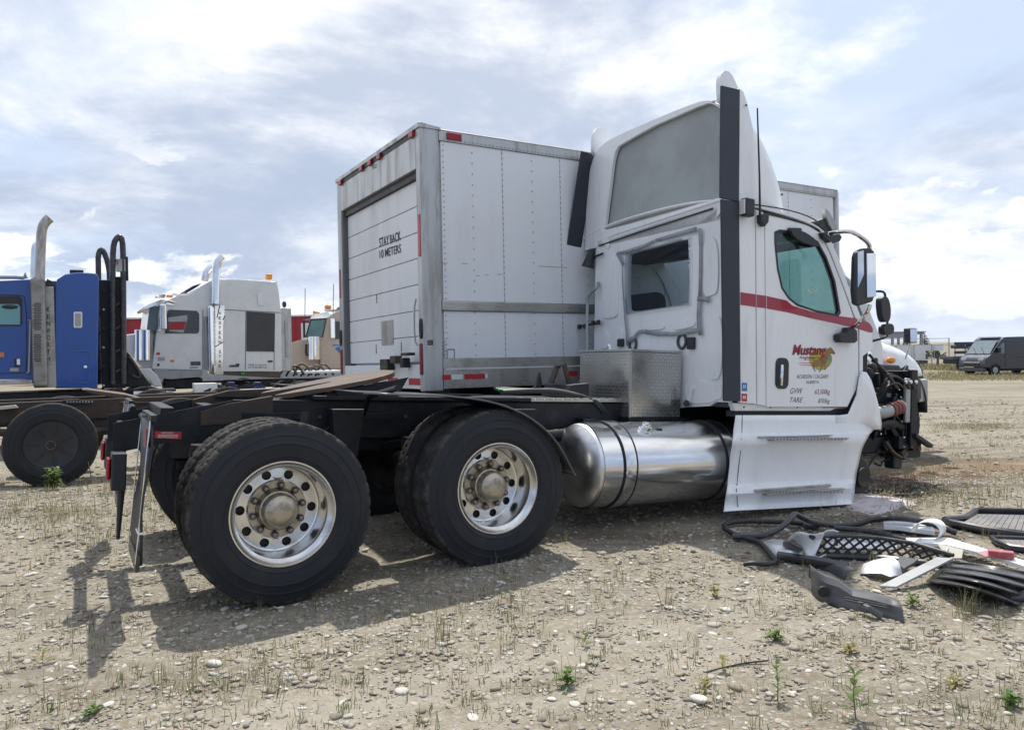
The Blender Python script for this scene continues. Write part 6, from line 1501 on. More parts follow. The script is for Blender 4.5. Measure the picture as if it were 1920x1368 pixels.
    # chassis and wheels
    for t in (.72, 1.5): wv.bx(*zw(100, 1085), *zw(1900, 1130), t, .09, CHAS, 'frame_rail', .006)
    sx = WSF.P(560, 745, .1).x
    for k, s_ in enumerate((sx - 1.2, sx + .2)):
        wv.wheel(s_, .05); wv.wheel(s_, .42); wv.wheel(s_, 1.95)
    wv.wheel(WSF.P(*zw(240, 1180), .05).x, .02); wv.wheel(WSF.P(*zw(240, 1180), .05).x, 2.0)
    wv.bx(*zw(380, 1080), *zw(700, 1180), .1, .5, CHAS, 'fuel_tank', .05)
    for k in range(6):
        x = 1380 + k * 60; wv.tube([zw(x - 60, 1070), zw(x - 10, 1000 - 20 * (k % 3)), zw(x + 50, 985 + 10 * (k % 2)), zw(x + 90, 1060)], .9 + .1 * k, .03, HOSE if k % 2 else STEEL, 'air_hose', 8, 2)
    wv.bx(*zw(1480, 1020), *zw(1840, 1050), 1.0, .8, WDIRT, 'deck_plate', .01)
grey_truck()

# ---- tan truck behind it
tx = (605 - 960) / FPX * 25.0; TF = Frame(tx, 25.0, plant((tx, 25.0)), TH - R(14)); tr = TF.root('day_cab_truck'); tag(tr, 'tan truck with chrome visor half hidden behind the box truck', 'truck')
tv = Veh(TF, tr)
def tan_truck():
    W = 2.2
    tv.pr([zt(300, 735), zt(330, 725), zt(400, 430), zt(450, 390), zt(540, 330), zt(900, 310), zt(900, 1150), zt(310, 1150)], 0, W, TAN, 'cab', bevel=.03)
    tv.pr([zt(-150, 790), zt(0, 745), zt(140, 722), zt(300, 735), zt(310, 1150), zt(-150, 1150)], .25, W - .5, TAN, 'hood', bevel=.04)
    tv.pr([zt(90, 700), zt(165, 440), zt(395, 430), zt(345, 700)], -.02, .05, BLK, 'windscreen_frame', bevel=.005); tv.pr([zt(115, 690), zt(180, 460), zt(380, 450), zt(330, 690)], -.03, .01, mat('teal_screen_glass', (.10, .20, .21), .08, .2), 'windscreen')
    tv.pr([zt(160, 440), zt(200, 370), zt(420, 340), zt(460, 400), zt(400, 428)], -.05, W + .1, CHR, 'visor', bevel=.01)
    tv.pr([zt(525, 475), zt(900, 470), zt(900, 715), zt(520, 725)], -.001, -.02, mat('tan_side_glass', (.03, .045, .06), .08), 'door_window')
    tv.bx(*zt(455, 430), *zt(518, 720), -.2, .1, CHR, 'mirror', .03)
    MB().tube([TF.P(*zt(225, 1020), -.05), TF.P(*zt(225, 690), -.05)], .20, 22).build('air_cleaner', CHR, tr, bevel=.01); tv.tube([zt(110, 800), zt(105, 950), zt(150, 960)], -.02, .04, BLK, 'intake_hose', 8, 1)
    tv.bx(*zt(65, 450), *zt(90, 705), .9, .1, BLK, 'far_mirror', .02); tv.tube([zt(80, 455), zt(150, 445)], .9, .02, GALV, 'mirror_arm', 6, 0)
    tv.pr([zt(205, 325), zt(300, 345), zt(300, 365), zt(205, 365)], .3, .3, AMB, 'roof_lamp'); e = MB(); e.ell(TF.P(*zt(418, 272), .5), .12, .12, .09, 12, 8); e.build('beacon', AMB, tr); tv.tube([zt(418, 290), zt(418, 225)], .5, .02, AMB, 'beacon_post', 6, 0); tv.pr([zt(370, 300), zt(600, 300), zt(600, 325), zt(380, 325)], .4, .6, WDIRT, 'roof_rack', bevel=.01); tv.pr([zt(540, 285), zt(620, 225), zt(900, 200), zt(900, 300)], .2, W - .4, TAN, 'roof_fairing', bevel=.03)
    s_ = tv.pr([zt(478, 806), zt(760, 810), zt(600, 938)], -.001, -.02, BLUS, 'door_sign', smooth=0); lettering('JATT', TF.P(*zt(492, 858), -.022), TF.P(*zt(620, 856), -.022), TF.P(*zt(492, 820), -.022), WREF, s_, lift=.003, shear=.2, bold=.02)
    for x in (85, 490): tv.tube([zt(x, 700 if x < 100 else 400), zt(x + 8, -60 if x > 100 else 0)], .6 if x < 100 else .1, .012, BLK, 'aerial', 6, 0)
    for sx in (-2.6, 1.2, 2.6): tv.wheel(sx, .05); tv.wheel(sx, 1.9)
    for t in (.7, 1.4): MB().box((-3.2, t, .75), (3.6, t + .09, 1.0)).build('frame_rail', CHAS, tr)
tan_truck()

# ================================================================== FAR BACKGROUND
# red building
def building():
    y = 62.0; x0, x1 = (60 - 960) / FPX * y, (640 - 960) / FPX * y; z0 = plant((x0, y)) - .2; zt_ = CAMH + (653 + 10 - 597) / FPX * y
    r = bpy.data.objects.new('warehouse', None); COL.objects.link(r); r.location = (x0, y, z0); tag(r, 'long red clad warehouse far behind the parked trucks', 'building'); L = x1 - x0; Hh_ = zt_ - z0
    MB().box((0, 0, Hh_ * .55), (L, 14, Hh_)).build('upper_wall', BRED, r); MB().box((.02, .02, 0), (L - .02, 14, Hh_ * .55 - .003)).build('lower_wall', BGRY, r); MB().box((-.15, -.15, Hh_), (L + .15, 14.2, Hh_ + .12)).build('roof', mat('white_trim', (.7, .7, .7), .5), r)
    for k in range(13):
        w = MB().box((1.2 + k * 2.0, -.06, Hh_ * .30), (2.1 + k * 2.0, -.003, Hh_ * .52)).build('window', WREF, r); MB().box((1.3 + k * 2.0, -.08, Hh_ * .32), (2.0 + k * 2.0, -.061, Hh_ * .50)).build('pane', mat('far_pane', (.2, .26, .32), .2), w)
    for k in range(24): MB().box((.5 + k * 1.05, -.03, Hh_ * .56), (.53 + k * 1.05, -.002, Hh_ - .02)).build('cladding_rib', BRED, r)
    MB().box((L - 3.2, -.05, Hh_ * .35), (L - 2.2, -.002, Hh_ * .9)).build('window', WREF, r)
building()
zr = lambda x, y: (1640 + x / 6.857, 600 + y / 6.857)
def far_pt(x, y, d):
    q = ray(x, y); q = q / q.y; return CAMV + q * d
# chain link fence
def fence():
    d = 66.0; a, c = far_pt(*zr(-200, 560), d), far_pt(1990, 690, d + 8); z0 = float(gz(a.x, a.y))
    r = bpy.data.objects.new('chain_link_fence', None); COL.objects.link(r); r.location = (a.x, a.y, z0); tag(r, 'tall chain link fence with galvanised posts behind the yard', 'fence')
    Hh_ = far_pt(*zr(700, 318), d).z - z0; L = V((c.x - a.x, c.y - a.y, 0)); n = 12
    for k in range(n + 1):
        p = L * (k / n); e = Hh_ + (.6 if k in (5,) else 0); MB().tube([(p.x, p.y, -.1), (p.x, p.y, e)], .05, 8).build('post', GALV, r)
    MB().tube([(0, 0, Hh_), (L.x, L.y, Hh_)], .035, 6).build('top_rail', GALV, r); p5 = L * (5 / n)
    MB().tube([(0, 0, Hh_ + .55), (p5.x, p5.y, Hh_ + .55)], .03, 6).build('top_wire', GALV, r); MB().tube([(0, 0, Hh_ + .3), (p5.x, p5.y, Hh_ + .3)], .015, 6).build('top_wire', GALV, r)
    m = MB(); U = L.normalized(); ln = L.length; st = .16; w = .004
    k = -Hh_
    while k < ln:
        for sg in (1, -1):
            s0, s1 = (k, k + Hh_); za, zb = (0, Hh_) if sg > 0 else (Hh_, 0)
            t0, t1 = 0, 1
            if s0 < 0: t0 = -s0 / Hh_
            if s1 > ln: t1 = (ln - s0) / Hh_
            if t1 > t0: m.tube([U * lerp(s0, s1, t0) + V((0, 0, lerp(za, zb, t0))), U * lerp(s0, s1, t1) + V((0, 0, lerp(za, zb, t1)))], w, 3, cap=False)
        k += st
    m.build('wire_mesh', FENC, r, smooth=0, kind='stuff')
fence()
# white trailer and a hitch frame behind the fence
def trailer():
    d = 72.0; a = far_pt(*zr(300, 625), d); z0 = float(gz(a.x, a.y)); r = bpy.data.objects.new('cargo_trailer', None); COL.objects.link(r); r.location = (a.x, a.y, z0); tag(r, 'white flat-sided cargo trailer parked behind the chain link fence', 'trailer')
    s = d / FPX; L = (885 - 290) / 6.857 * s; zb, zt_ = (625 - 525) / 6.857 * s, (625 - 322) / 6.857 * s
    MB().box((-6, 0, zb), (L * .60, 2.4, zt_)).build('body', WPAN, r, bevel=.03); MB().box((L * .6 + .02, .1, zb + .9), (L, 2.3, zt_)).build('nose_body', WPAN, r, bevel=.03)
    for k in range(5): MB().box((-5 + k * 2.1, -.02, zb), (-4.95 + k * 2.1, -.003, zt_)).build('seam', POST, r)
    MB().box((-6, .1, zb - .3), (L * .66, 2.3, zb - .003)).build('chassis', CHAS, r); MB().box((L * .62, .4, zb + .35), (L * 1.1, 2.0, zb + .5)).build('drawbar', CHAS, r); MB().tube([(L * 1.1, 1.2, zb + .45), (L * 1.2, 1.2, zb + .7)], .06, 6).build('hitch', CHAS, r); MB().box((L * 1.0, 1.1, 0), (L * 1.03, 1.3, zb + .4)).build('jack_stand', CHAS, r)
    for sx in (L * .2, L * .42, -4.5): 
        w = MB().lathe([(.0001, 0), (.25, 0), (.42, .02), (.42, .24), (.0001, .24)], (0, 0, 0), n=24).build('wheel', RUB, r); w.location = (sx, .05, .42)
    w = MB().lathe([(.0001, 0), (.2, 0), (.24, -.01), (.38, .02), (.38, .2), (.0001, .2)], (0, 0, 0), n=24).build('spare_wheel', RUB, r); w.location = (L * .9, .5, zb + .55)
trailer()
# open steel canopy beyond
def canopy():
    d = 88.0; a = far_pt(*zr(180, 330), d); z0 = float(gz(a.x, a.y)); r = bpy.data.objects.new('canopy_shelter', None); COL.objects.link(r); r.location = (a.x, a.y, z0); tag(r, 'flat roofed open steel canopy on grey columns beyond the fence', 'shelter')
    s = d / FPX; top = far_pt(*zr(300, 147), d).z - z0; L = (605 - 130) / 6.857 * s
    MB().box((-4, 0, top - .75), (L - .4 - 1.5, 6, top - .12)).build('fascia', mat('grey_beam', (.30, .30, .31), .6), r); MB().box((-4, -.1, top - .11), (L, 6.1, top)).build('roof', mat('grey_beam', (.30, .30, .31), .6), r)
    MB().box((L - 1.95, .05, top - .35), (L - .1, 5.9, top - .12)).build('end_beam', mat('grey_beam', (.30, .30, .31), .6), r)
    for f in (.14, .47, .92): MB().box((L * f - .12, .2, 0), (L * f + .12, .44, top - .11)).build('column', mat('grey_beam', (.30, .30, .31), .6), r); 
    for f in (.14, .92): MB().box((L * f - .12, 5.4, 0), (L * f + .12, 5.64, top - .11)).build('column', mat('grey_beam', (.30, .30, .31), .6), r)
canopy()
def spruce(x, ytop, d, label, w):
    a = far_pt(x, 680, d); z0 = float(gz(a.x, a.y)); h = far_pt(x, ytop, d).z - z0; r = bpy.data.objects.new('spruce_tree', None); COL.objects.link(r); r.location = (a.x, a.y, z0); tag(r, label, 'tree', 'far spruces')
    MB().tube([(0, 0, -.1), (0, 0, h)], [.16, .02], 8).build('trunk', BARK, r); b = MB(); rg = random.Random(int(x))
    n = 16
    for k in range(n):
        f = k / (n - 1); z = h * (.12 + .84 * f); rad = w * (1 - f) ** .8 * rg.uniform(.75, 1.15) + .1; m = 9
        for j in range(m):
            a_ = 2 * math.pi * j / m + rg.uniform(-.3, .3); q = rad * rg.uniform(.6, 1.1); d1 = V((math.cos(a_), math.sin(a_), 0)); sx = V((-math.sin(a_), math.cos(a_), 0)) * (.10 + .12 * q)
            p0, p1 = V((0, 0, z)), V((0, 0, z - q * .22)) + d1 * q; md = (p0 + p1) / 2 + V((0, 0, -.03))
            for i in range(4):
                g0, g1 = p0.lerp(p1, .15 + i * .2), p0.lerp(p1, .3 + i * .22); b.add([g0, g1 + sx * (1.1 - .2 * i), g1 + d1 * .1 + V((0, 0, -.12)), g1 - sx * (1.1 - .2 * i)], [(0, 1, 2, 3)])
    b.build('crown', SPRU, r, smooth=0)
spruce(zr(643, 0)[0], 624, 110.0, 'taller dark spruce right of the canopy column', 1.9); spruce(zr(412, 0)[0], 634, 112.0, 'shorter dark spruce seen under the canopy', 1.8)
# pickup with a loaded bed between fence and van
def pickup():
    d = 60.0; a = far_pt(*zr(1010, 580), d); z0 = float(gz(a.x, a.y)); r = bpy.data.objects.new('flatbed_truck', None); COL.objects.link(r); r.location = (a.x, a.y, z0); tag(r, 'dark flatbed truck with loaded rack partly behind the van', 'truck')
    s = d / FPX; u = s / 6.857
    MB().box((.3, 0, .55), (5.6, 2.0, .95)).build('chassis', CHAS, r, bevel=.05); MB().box((.0, .05, .9), (3.4, 1.95, 1.15)).build('bed', DGP, r, bevel=.03)
    for k in range(5): MB().box((.15 + k * .8, .05, 1.15), (.23 + k * .8, .12, 2.1)).build('stake', GALV, r)
    for z in (1.35, 1.75, 2.05): MB().box((.1, .02, z), (3.4, .048, z + .22)).build('rack_board', mat('navy_board', (.03, .045, .09), .5), r)
    MB().box((3.5, .05, .95), (5.2, 1.95, 2.0)).build('cab', DGP, r, bevel=.1)
    b = MB(); rg = random.Random(4)
    for k in range(7): b.obox((1.0 + k * .38, .9, 1.9 + .12 * math.sin(k * 1.3) + .05 * k), (.34, 0, .08 * math.sin(k * 2.1)), (0, .6, 0), (-.02, 0, .12))
    b.build('load', mat('dark_tarp', (.05, .05, .045), .8, bump=.5, bscale=8), r)
    for sx in (.75, 4.6): w = MB().lathe([(.0001, 0), (.24, .0), (.26, .03), (.40, .02), (.40, .24), (.0001, .24)], n=24).build('wheel', RUB, r); w.location = (sx, -.02, .40); MB().lathe([(.0001, -.01), (.2, -.01), (.22, .01)], n=20).build('hub_cap', GALV, w)
pickup()
# dark panel van
def van():
    d = 47.5; a = far_pt(1866, 702, d); z0 = float(gz(a.x, a.y)); hd = R(194); a = V((a.x - (.72 * math.cos(hd) - 1.0 * math.sin(hd)), a.y - (.72 * math.sin(hd) + 1.0 * math.cos(hd)), 0))
    r = bpy.data.objects.new('panel_van', None); COL.objects.link(r); r.location = (a.x, a.y, z0); r.rotation_euler = (0, 0, hd); tag(r, 'dark blue panel van with chrome grille parked at right', 'van')
    # local: x forward (towards the camera, left), y to the van's left; the side facing us is its left (+y)
    W = 1.0; H_ = 2.42
    prof = [(-4.3, .42), (-4.38, 1.0), (-4.32, H_ - .12), (-4.2, H_), (-.2, H_), (.12, H_ - .06), (.30, H_ - .25), (.98, 1.38), (1.12, 1.26), (1.42, 1.10), (1.50, .86), (1.52, .42)]
    body = MB(); P_ = chaikin([V((x, 0, z)) for x, z in prof], 1); P_ = [V((p.x, -W, p.z)) for p in P_]; y = 0.0
    MB().prism([p + V((0, 0, 0)) for p in P_], (0, 2 * W, 0)).build('body', VAN, r, bevel=.10, seg=3)
    for sg in (1, -1):
        yo = sg * (W + .004)
        wn = [V((.02, yo, 1.40)), V((.02, yo, 2.02)), V((.20, yo, 2.04)), V((.42, yo, 1.78)), V((.62, yo, 1.46)), V((.55, yo, 1.38))]
        MB().prism(wn, (0, .012 * sg, 0)).build('door_window', mat('van_glass', (.16, .24, .26), .06, .2), r)
        MB().tube([V((-.08, yo, .5)), V((-.08, yo, 2.2))], .008, 6).build('door_seam', BLK, r); MB().box((-.06, yo - .02, 1.12), (.06, yo + .02, 1.18)).build('door_handle', BLK, r, bevel=.008); MB().box((-1.4, yo - .01, 1.10), (-.9, yo + .01, 1.15)).build('side_moulding', BLK, r)
        MB().box((.46, yo + sg * .02, 1.42), (.62, yo + sg * .22, 1.78)).build('door_mirror', BLK, r, bevel=.04)
        for sx in (.72, -3.0):
            w = MB().lathe([(.0001, 0), (.20, .0), (.225, .02), (.34, .0), (.345, .03), (.345, .22), (.0001, .22)], n=28, sign=-sg).build('wheel', RUB, r); w.location = (sx, sg * (W + .02), .345)
            MB().lathe([(.0001, -.008), (.19, -.008), (.21, .012)], n=24, sign=-sg).build('hub_cap', GALV, w); MB().tube([V((sx + .40 * math.cos(R(q)), sg * (W + .004), .36 + .40 * math.sin(R(q)))) for q in range(0, 181, 15)], .03, 6).build('arch_trim', BLK, r)
        MB().box((1.18, sg * .66 - .2, .92), (1.50, sg * .66 + .2, 1.10)).build('headlamp', mat('headlamp', (.4, .42, .45), .1), r, bevel=.05)
    ws = [V((1.0, -W + .10, 1.36)), V((1.0, W - .10, 1.36)), V((.36, W - .18, 2.16)), V((.36, -W + .18, 2.16))]; nn = V((.8, 0, .6)) * .03
    MB().prism([p + nn * .8 for p in ws], nn * .4).build('windscreen', mat('van_screen', (.22, .27, .29), .08, .3), r)
    for y in (.5, -.1): MB().tube([V((1.06, y, 1.38)), V((.86, y - .35, 1.72)), V((.80, y - .5, 1.78))], .014, 6).build('wiper', BLK, r)
    MB().box((1.44, -.62, .80), (1.53, .62, .86)).build('grille_chrome', CHR, r, bevel=.01); MB().box((1.44, -.60, .56), (1.54, .60, .79)).build('grille', BLK, r, bevel=.01); MB().box((1.45, -.55, .52), (1.545, .2, .56)).build('grille_chrome', CHR, r); MB().box((1.3, -.95, .26), (1.58, .95, .50)).build('bumper', DGP, r, bevel=.06)
    MB().box((.0, -.75, H_ - .02), (.22, .75, H_ + .02)).build('roof_cap', GALV, r, bevel=.01)
    MB().box((-4.2, -.9, .28), (1.2, .9, .44)).build('underbody', CHAS, r)
van()

# ================================================================== WRECKAGE ON THE GROUND
zd = lambda x, y: (1330 + x / 3.124, 930 + y / 3.124)
def gp(x, y, h=0.0):
    """ground point under a zoomed pixel, h metres above the ground"""
    d = ray(*zd(x, y)); k = CAMH / -d.z
    for _ in range(12):
        p = CAMV + d * k; k = (CAMH - float(gz(p.x, p.y)) - h) / -d.z
    return CAMV + d * k
def debris(name, b, m, label, cat, **k):
    o = b.build(name, m, None, **k); tag(o, label, cat, 'wreckage beside the tractor'); return o
# rubber seal in a loop, and its long tail
b = MB(); b.tube([gp(x, y, h) for x, y, h in ((400, 390, .03), (350, 330, .03), (290, 262, .03), (200, 245, .03), (130, 215, .03), (78, 182, .04), (100, 155, .04), (220, 143, .04), (350, 148, .04), (480, 150, .05), (545, 160, .04))], .019, 10, smooth=2); debris('rubber_seal', b, HOSE, 'black rubber door seal lying in a loop by the step fairing', 'rubber seal')
b = MB(); b.tube([gp(x, y, h) for x, y, h in ((140, 235, .03), (290, 240, .05), (400, 200, .09), (470, 140, .14), (500, 98, .17), (530, 118, .14), (600, 150, .08), (720, 172, .05), (850, 170, .05), (950, 136, .09), (1100, 125, .12), (1250, 145, .10), (1380, 190, .05), (1450, 215, .03))], .022, 10, smooth=2); debris('rubber_seal', b, SHEEN, 'long black rubber seal arching over the debris pile', 'rubber seal')
b = MB(); b.tube([gp(x, y, h) for x, y, h in ((395, 385, .03), (330, 400, .03), (260, 388, .04), (200, 398, .02))], .016, 10, smooth=2); debris('rubber_seal', b, HOSE, 'short broken end of rubber seal at the left of the pile', 'rubber seal')
b = MB(); b.tube([gp(x, y, h) for x, y, h in ((730, 185, .05), (870, 195, .05), (1000, 215, .06), (1080, 240, .05), (1200, 262, .04))], .020, 10, smooth=2); debris('rubber_strip', b, SHEEN, 'black rubber strip under the white trim in the pile', 'rubber strip')
def sheet(rows, name, m, label, cat, th=.004, sm=60, sub=0):
    b = MB().grid([[gp(*p) for p in r] for r in rows]); return debris(name, b, m, label, cat, smooth=sm, solid=th, sub=sub)
def slab(pts, h0, th, name, m, label, cat, bevel=.004):
    P = [gp(x, y, h) for (x, y), h in zip(pts, h0 if isinstance(h0, (list, tuple)) else [h0] * len(pts))]; return debris(name, MB().prism(P, (0, 0, th)), m, label, cat, bevel=bevel, recalc=True)
# crumpled white panel with a hole, and its standing flap
sheet([[(308, 254, .02), (365, 254, .04), (425, 252, .05), (440, 262, .05)], [(335, 298, .02), (385, 292, .05), (425, 290, .06), (470, 300, .07)], [(365, 335, .02), (425, 322, .05), (480, 322, .07), (540, 335, .06)], [(398, 358, .02), (460, 360, .03), (520, 366, .03), (575, 373, .03)]], 'white_panel', WHITE, 'crumpled white panel lying left of the black lattice grille', 'body panel')
sheet([[(445, 256, .07), (508, 198, .21), (555, 214, .19), (600, 224, .19), (640, 218, .21), (680, 208, .23)], [(490, 270, .08), (545, 240, .15), (580, 250, .15), (610, 256, .15), (640, 252, .16), (664, 244, .17)], [(560, 305, .07), (580, 300, .09), (595, 305, .09), (610, 306, .10), (625, 304, .11), (640, 298, .12)], [(560, 372, .03), (572, 372, .03), (580, 373, .03), (590, 374, .03), (600, 373, .03), (608, 372, .03)]], 'white_panel', WHITE, 'bent white panel standing up in front of the lattice grille', 'body panel', sub=1)
slab([(432, 268), (452, 262), (540, 305), (548, 318), (520, 334), (490, 312), (432, 292)], .085, .002, 'torn_mesh_piece', BLK, 'torn black mesh piece showing in the hole of the white panel', 'mesh', .0)
sheet([[(660, 212, .17), (690, 196, .19), (730, 194, .20), (760, 208, .19)], [(668, 222, .16), (695, 205, .18), (735, 205, .19), (756, 212, .18)], [(735, 240, .12), (740, 240, .12), (750, 240, .12), (756, 240, .12)], [(730, 290, .05), (738, 290, .05), (746, 290, .05), (754, 290, .05)]], 'trim_strip', WDIRT, 'pale curled trim strip hooked over the lattice grille', 'trim strip')
sheet([[(590, 345, .04), (640, 368, .03), (690, 335, .05)], [(600, 335, .05), (640, 355, .04), (685, 345, .04)]], 'trim_strip', WDIRT, 'small white curl of trim below the lattice grille', 'trim strip')
# lattice grille
def grille():
    def gpt(u, v): # u along, v across
        x = lerp(590, lerp(1430, 1380, v), u); yt = float(np.interp(x, (600, 800, 1000, 1200, 1430), (236, 231, 244, 275, 345))); yb = float(np.interp(x, (600, 800, 1000, 1200, 1380), (346, 350, 362, 385, 402)))
        return gp(x, lerp(yt, yb, v), lerp(.17, .02, v) * (1 - .45 * u) + .01)
    r = bpy.data.objects.new('lattice_grille', None); COL.objects.link(r); tag(r, 'black diamond lattice grille lying across the debris pile', 'grille', 'wreckage beside the tractor')
    c = gpt(.5, .5); r.location = (c.x, c.y, float(gz(c.x, c.y))); o = r.location.copy()
    n = 13
    for k in range(-2, n + 1):
        for sg in (1, -1):
            u0, u1 = k / n, (k + 2.2) / n
            va, vb = (0, 1) if sg > 0 else (1, 0); t0 = max(0, -u0 / (u1 - u0)); t1 = min(1, (1 - u0) / (u1 - u0))
            if t1 - t0 < .1: continue
            pts = [gpt(lerp(u0, u1, lerp(t0, t1, q / 4)), lerp(va, vb, lerp(t0, t1, q / 4))) - o for q in range(5)]; b = MB()
            for a, c2 in zip(pts, pts[1:]): b.beam(a, c2, .011, .012)
            b.build('lattice_bar', BLK, r, smooth=0)
    for v, w in ((0, .022), (1, .04)):
        MB().tube([gpt(q / 14, v) - o for q in range(15)], w * .6, 8).build('rim', SHEEN, r)
grille()
# things under and behind it
sheet([[(680, 240, .02), (900, 240, .02), (1100, 268, .02)], [(680, 300, .01), (900, 305, .01), (1100, 310, .01)]], 'white_panel', WHITE, 'flat white panel showing through the lattice grille', 'body panel')
slab([(1020, 172), (1100, 160), (1200, 170), (1310, 205), (1322, 230), (1200, 215), (1100, 200), (1022, 195)], .03, .035, 'white_trim', WHITE, 'white curved trim piece under the arching black seal', 'trim')
slab([(1150, 262), (1290, 262), (1400, 262), (1843, 398), (1960, 440), (1960, 470), (1650, 365), (1380, 300), (1160, 285)], .05, .025, 'bumper_strip', WHITE, 'long white bumper strip running to the right edge', 'bumper')
slab([(1560, 330), (1640, 318), (1700, 348), (1620, 358)], .08, .006, 'reflective_patch', mat('faded_pink', (.42, .20, .20), .5), 'pink red patch lying on the white bumper strip', 'reflector')
P0 = gp(1650, 335, .10); 
bb = MB().obox(gp(1708, 338, .10), Vector((.060, -.035, 0)), Vector((.014, .026, 0)), Vector((0, 0, .022))); debris('lamp_unit', bb, mat('pink_lens', (.45, .10, .12), .3, col2=(.5, .3, .3), scale=12), 'red and clear marker lamp unit on the white strip', 'lamp', bevel=.008)
# curled plastic on the bumper, beige bracket
b = MB(); c = gp(1265, 270, .06); b.grid([[c + V((.10 * math.cos(a) + .05 * q, .05 * q, .07 + .07 * math.sin(a))) for a in [R(x) for x in range(-60, 200, 20)]] for q in (0, 1, 2)]); debris('plastic_curl', b, WDIRT, 'curled cream plastic piece on the white bumper strip', 'plastic', solid=.004, smooth=60)
slab([(1330, 280), (1490, 320), (1480, 370), (1410, 370), (1360, 320)], [.08, .07, .04, .04, .06], .01, 'bracket_panel', mat('cream_plastic', (.36, .34, .29), .6), 'cream bracket panel at the right end of the lattice grille', 'bracket')
# white fender piece
sheet([[(880, 450, .01), (905, 395, .05), (960, 375, .08), (1020, 362, .10), (1085, 362, .11)], [(880, 452, .01), (920, 410, .05), (985, 395, .08), (1050, 390, .10), (1110, 385, .10)], [(882, 455, .01), (940, 450, .04), (1010, 452, .05), (1060, 470, .04), (1130, 455, .05)], [(884, 456, .0), (960, 455, .02), (1020, 460, .02), (1065, 482, .01), (1120, 470, .01)]], 'fender_piece', WHITE, 'broken white fender piece below the lattice grille', 'fender', sm=25)
slab([(1110, 365), (1225, 385), (1200, 405), (1140, 440), (1100, 410)], .06, .02, 'dark_panel', GREYP, 'dark grey panel behind the white fender piece', 'body panel')
# pale board
slab([(995, 535), (1095, 540), (1430, 372), (1335, 366)], [.02, .02, .12, .12], .012, 'pale_board', PLANK, 'pale grey board lying slantwise across the debris', 'board', .002)
# ribbed inner fender liner: wavy corrugated arch
def liner_mesh():
    rows = []
    N = 51
    for k in range(N):
        f = k / (N - 1); row = []
        for q in range(17):
            u = q / 16; x = lerp(lerp(1270, 1400, f), lerp(1790, 2100, f), u); y = lerp(lerp(500, 378, f), lerp(640, 500, f) , u) - 26 * math.sin(math.pi * u) * (1 - .3 * f)
            h = .02 + .13 * math.sin(math.pi * min(1, u * 1.1)) ** .7 * (.5 + .5 * math.sin(math.pi * min(1, f * .9 + .1))) + .012 * math.sin(f * 2 * math.pi * 4.2)
            row.append(gp(x, y, max(.006, h)))
        rows.append(row)
    return MB().grid(rows)
debris('fender_liner', liner_mesh(), SHEEN, 'black ribbed plastic fender liner at the right edge', 'fender liner', smooth=60, solid=.005)
b = MB(); b.tube([gp(x, y, h) for x, y, h in ((1705, 605, .02), (1760, 595, .03), (1843, 580, .04), (1930, 565, .05))], [.012, .04], 8); debris('plastic_lip', b, GREYP, 'thick grey plastic lip below the ribbed liner', 'plastic')
# trays with plank floors
def tray(outer, floor_pts, name, label, nb, h=.05):
    r = bpy.data.objects.new(name, None); COL.objects.link(r); c = gp(*outer[0]); r.location = (c.x, c.y, float(gz(c.x, c.y))); o = r.location.copy(); tag(r, label, 'floor tray', 'wreckage beside the tractor')
    O = [gp(x, y, .01) - o for x, y in outer]; F_ = [gp(x, y, .01) - o for x, y in floor_pts]
    MB().prism(O, (0, 0, .012)).build('base', BLK, r, recalc=True); MB().tube([p + V((0, 0, h * .6)) for p in O], h * .55, 8, closed=True).build('rim', SHEEN, r)
    a, b_, c_, d_ = F_
    for k in range(nb):
        f0, f1 = k / nb + .004, (k + 1) / nb - .004; q = [a.lerp(b_, f0), a.lerp(b_, f1), d_.lerp(c_, f1), d_.lerp(c_, f0)]; MB().prism([p + V((0, 0, .016)) for p in q], (0, 0, .014)).build('floor_slat', mat('tray_grey', (.15, .145, .14), .6, col2=(.20, .19, .18), scale=6), r, smooth=0, recalc=True)
tray([(1380, 160), (1500, 148), (1570, 104), (1960, 115), (1960, 252), (1820, 248), (1600, 215), (1420, 178)], [(1570, 125), (1950, 135), (1950, 238), (1480, 178)], 'floor_tray', 'black edged ribbed grey floor tray behind the pile', 12)
tray([(1650, 262), (1960, 275), (1960, 345), (1770, 320), (1690, 290)], [(1680, 275), (1950, 285), (1950, 335), (1720, 295)], 'floor_tray', 'smaller ribbed floor tray beside the red lamp unit', 8, .04)
# dark channel left, and the grey bracket in front
def channel(path, wall, name, m, label):
    b = MB(); prof = wall; rows = []
    for i, (x, y, h) in enumerate(path):
        p = gp(x, y, h); q = gp(path[min(i + 1, len(path) - 1)][0], path[min(i + 1, len(path) - 1)][1]); q0 = gp(path[max(i - 1, 0)][0], path[max(i - 1, 0)][1]); d = (q - q0); d.z = 0; d.normalize(); n = V((-d.y, d.x, 0))
        rows.append([p + n * a + V((0, 0, z)) for a, z in prof])
    b.grid(rows); return debris(name, b, m, label, 'bracket', smooth=25, solid=.006)
channel([(400, 375, .0), (520, 392, .0), (640, 412, .0), (740, 432, .0), (815, 440, .0)], [(-.05, .02), (-.05, .055), (.0, .06), (.03, .03), (.035, .0)], 'trim_channel', DGP, 'dark plastic channel in front of the white panel')
channel([(640, 415, .0), (720, 440, .0), (780, 470, .0), (815, 488, .0)], [(-.03, .0), (.0, .05), (.05, .06)], 'trim_channel', GREYP, 'torn grey end of the dark plastic channel')
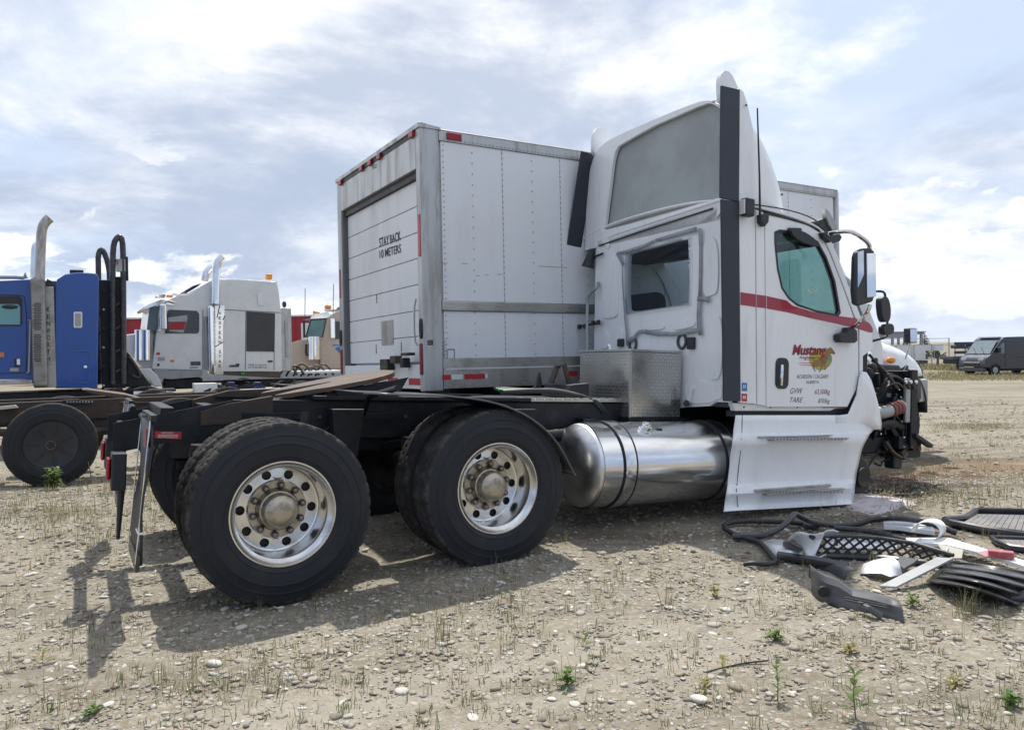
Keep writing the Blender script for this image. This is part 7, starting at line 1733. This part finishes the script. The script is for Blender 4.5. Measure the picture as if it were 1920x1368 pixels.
def bracket():
    P = [(597, 520, .09), (640, 545, .09), (690, 565, .09), (760, 590, .08), (840, 612, .07), (960, 640, .06), (1060, 662, .06), (1130, 680, .05)]
    rows = []
    for i, (x, y, h) in enumerate(P):
        f = i / (len(P) - 1); base = gp(x, y + 50 + 8 * math.sin(i), .0); up = .15 - .05 * f if i < 4 else .085; back_ = V((.02, .07, 0))
        rows.append([base + V((-.01, -.04, .004)), base + V((0, -.01, up * .35)), base + V((0, 0, up * .8)), base + back_ * .4 + V((0, 0, up)), base + back_ * 1.4 + V((0, 0, up * .95)), base + back_ * 1.7 + V((0, 0, up * .4))])
    o = debris('plastic_bracket', MB().grid(rows), GREYP, 'broken grey plastic bracket lying alone in front of the pile', 'bracket', smooth=25, solid=.007)
    c = gp(665, 556, .07); h = MB(); h.tube([c + V((0, -.012, 0)), c + V((.0, .004, 0))], .03, 16); h.build('bolt_hole', BLKT, o)
    MB().tube([gp(880, 632, .05), gp(940, 660, .05), gp(1010, 705, .02)], .018, 8).build('strut', GREYP, o)
    for k in range(2): MB().beam(gp(790, 592 + k * 14, .10 - .025 * k), gp(1040, 640 + k * 14, .075 - .02 * k), .006, .008).build('rib', DGP, o)
bracket()
slab([(550, 160), (640, 168), (652, 185), (600, 190), (548, 180)], .02, .03, 'plastic_scrap', DGP, 'small dark plastic scrap beside the rubber loop', 'plastic', .01)
# powder spilled by the wing, wood block under the engine
b = MB(); c = gp(930, 45); rows = []
for k in range(7):
    rr = k / 6; rows.append([c + V((.36 * rr * math.cos(a) * (1 + .25 * math.sin(3 * a + 1)), .48 * rr * math.sin(a) * (1 + .2 * math.sin(2 * a)), .035 * (1 - rr ** 1.5) + .003)) for a in [2 * math.pi * q / 24 for q in range(25)]])
o = b.grid(rows).build('spilled_powder', POWD, None, smooth=60); o['kind'] = 'stuff'; o['label'] = 'pale absorbent powder spilled by the front wing'
# thin black cord on the gravel
b = MB(); b.tube([ground_hit(*q) + V((0, 0, .006)) for q in ((1325, 1262), (1345, 1256), (1370, 1250), (1400, 1244), (1440, 1240))], .004, 5, smooth=1); tag(b.build('cord', HOSE), 'thin black cord lying on the foreground gravel', 'cord')
# torn wires hanging from the grille and bumper
for k, (pts, lab) in enumerate(((((1180, 300, .05), (1190, 335, .10), (1230, 350, .04), (1250, 330, .02)), 'thin wire curling out of the lattice grille'), (((1395, 300, .08), (1385, 330, .12), (1400, 350, .06), (1440, 345, .02)), 'thin pale wire loop beside the cream bracket'))):
    b = MB(); b.tube([gp(*q) for q in pts], .004, 5, smooth=2); tag(b.build('wire', (HOSE, WDIRT)[k]), lab, 'wire', 'wreckage beside the tractor')
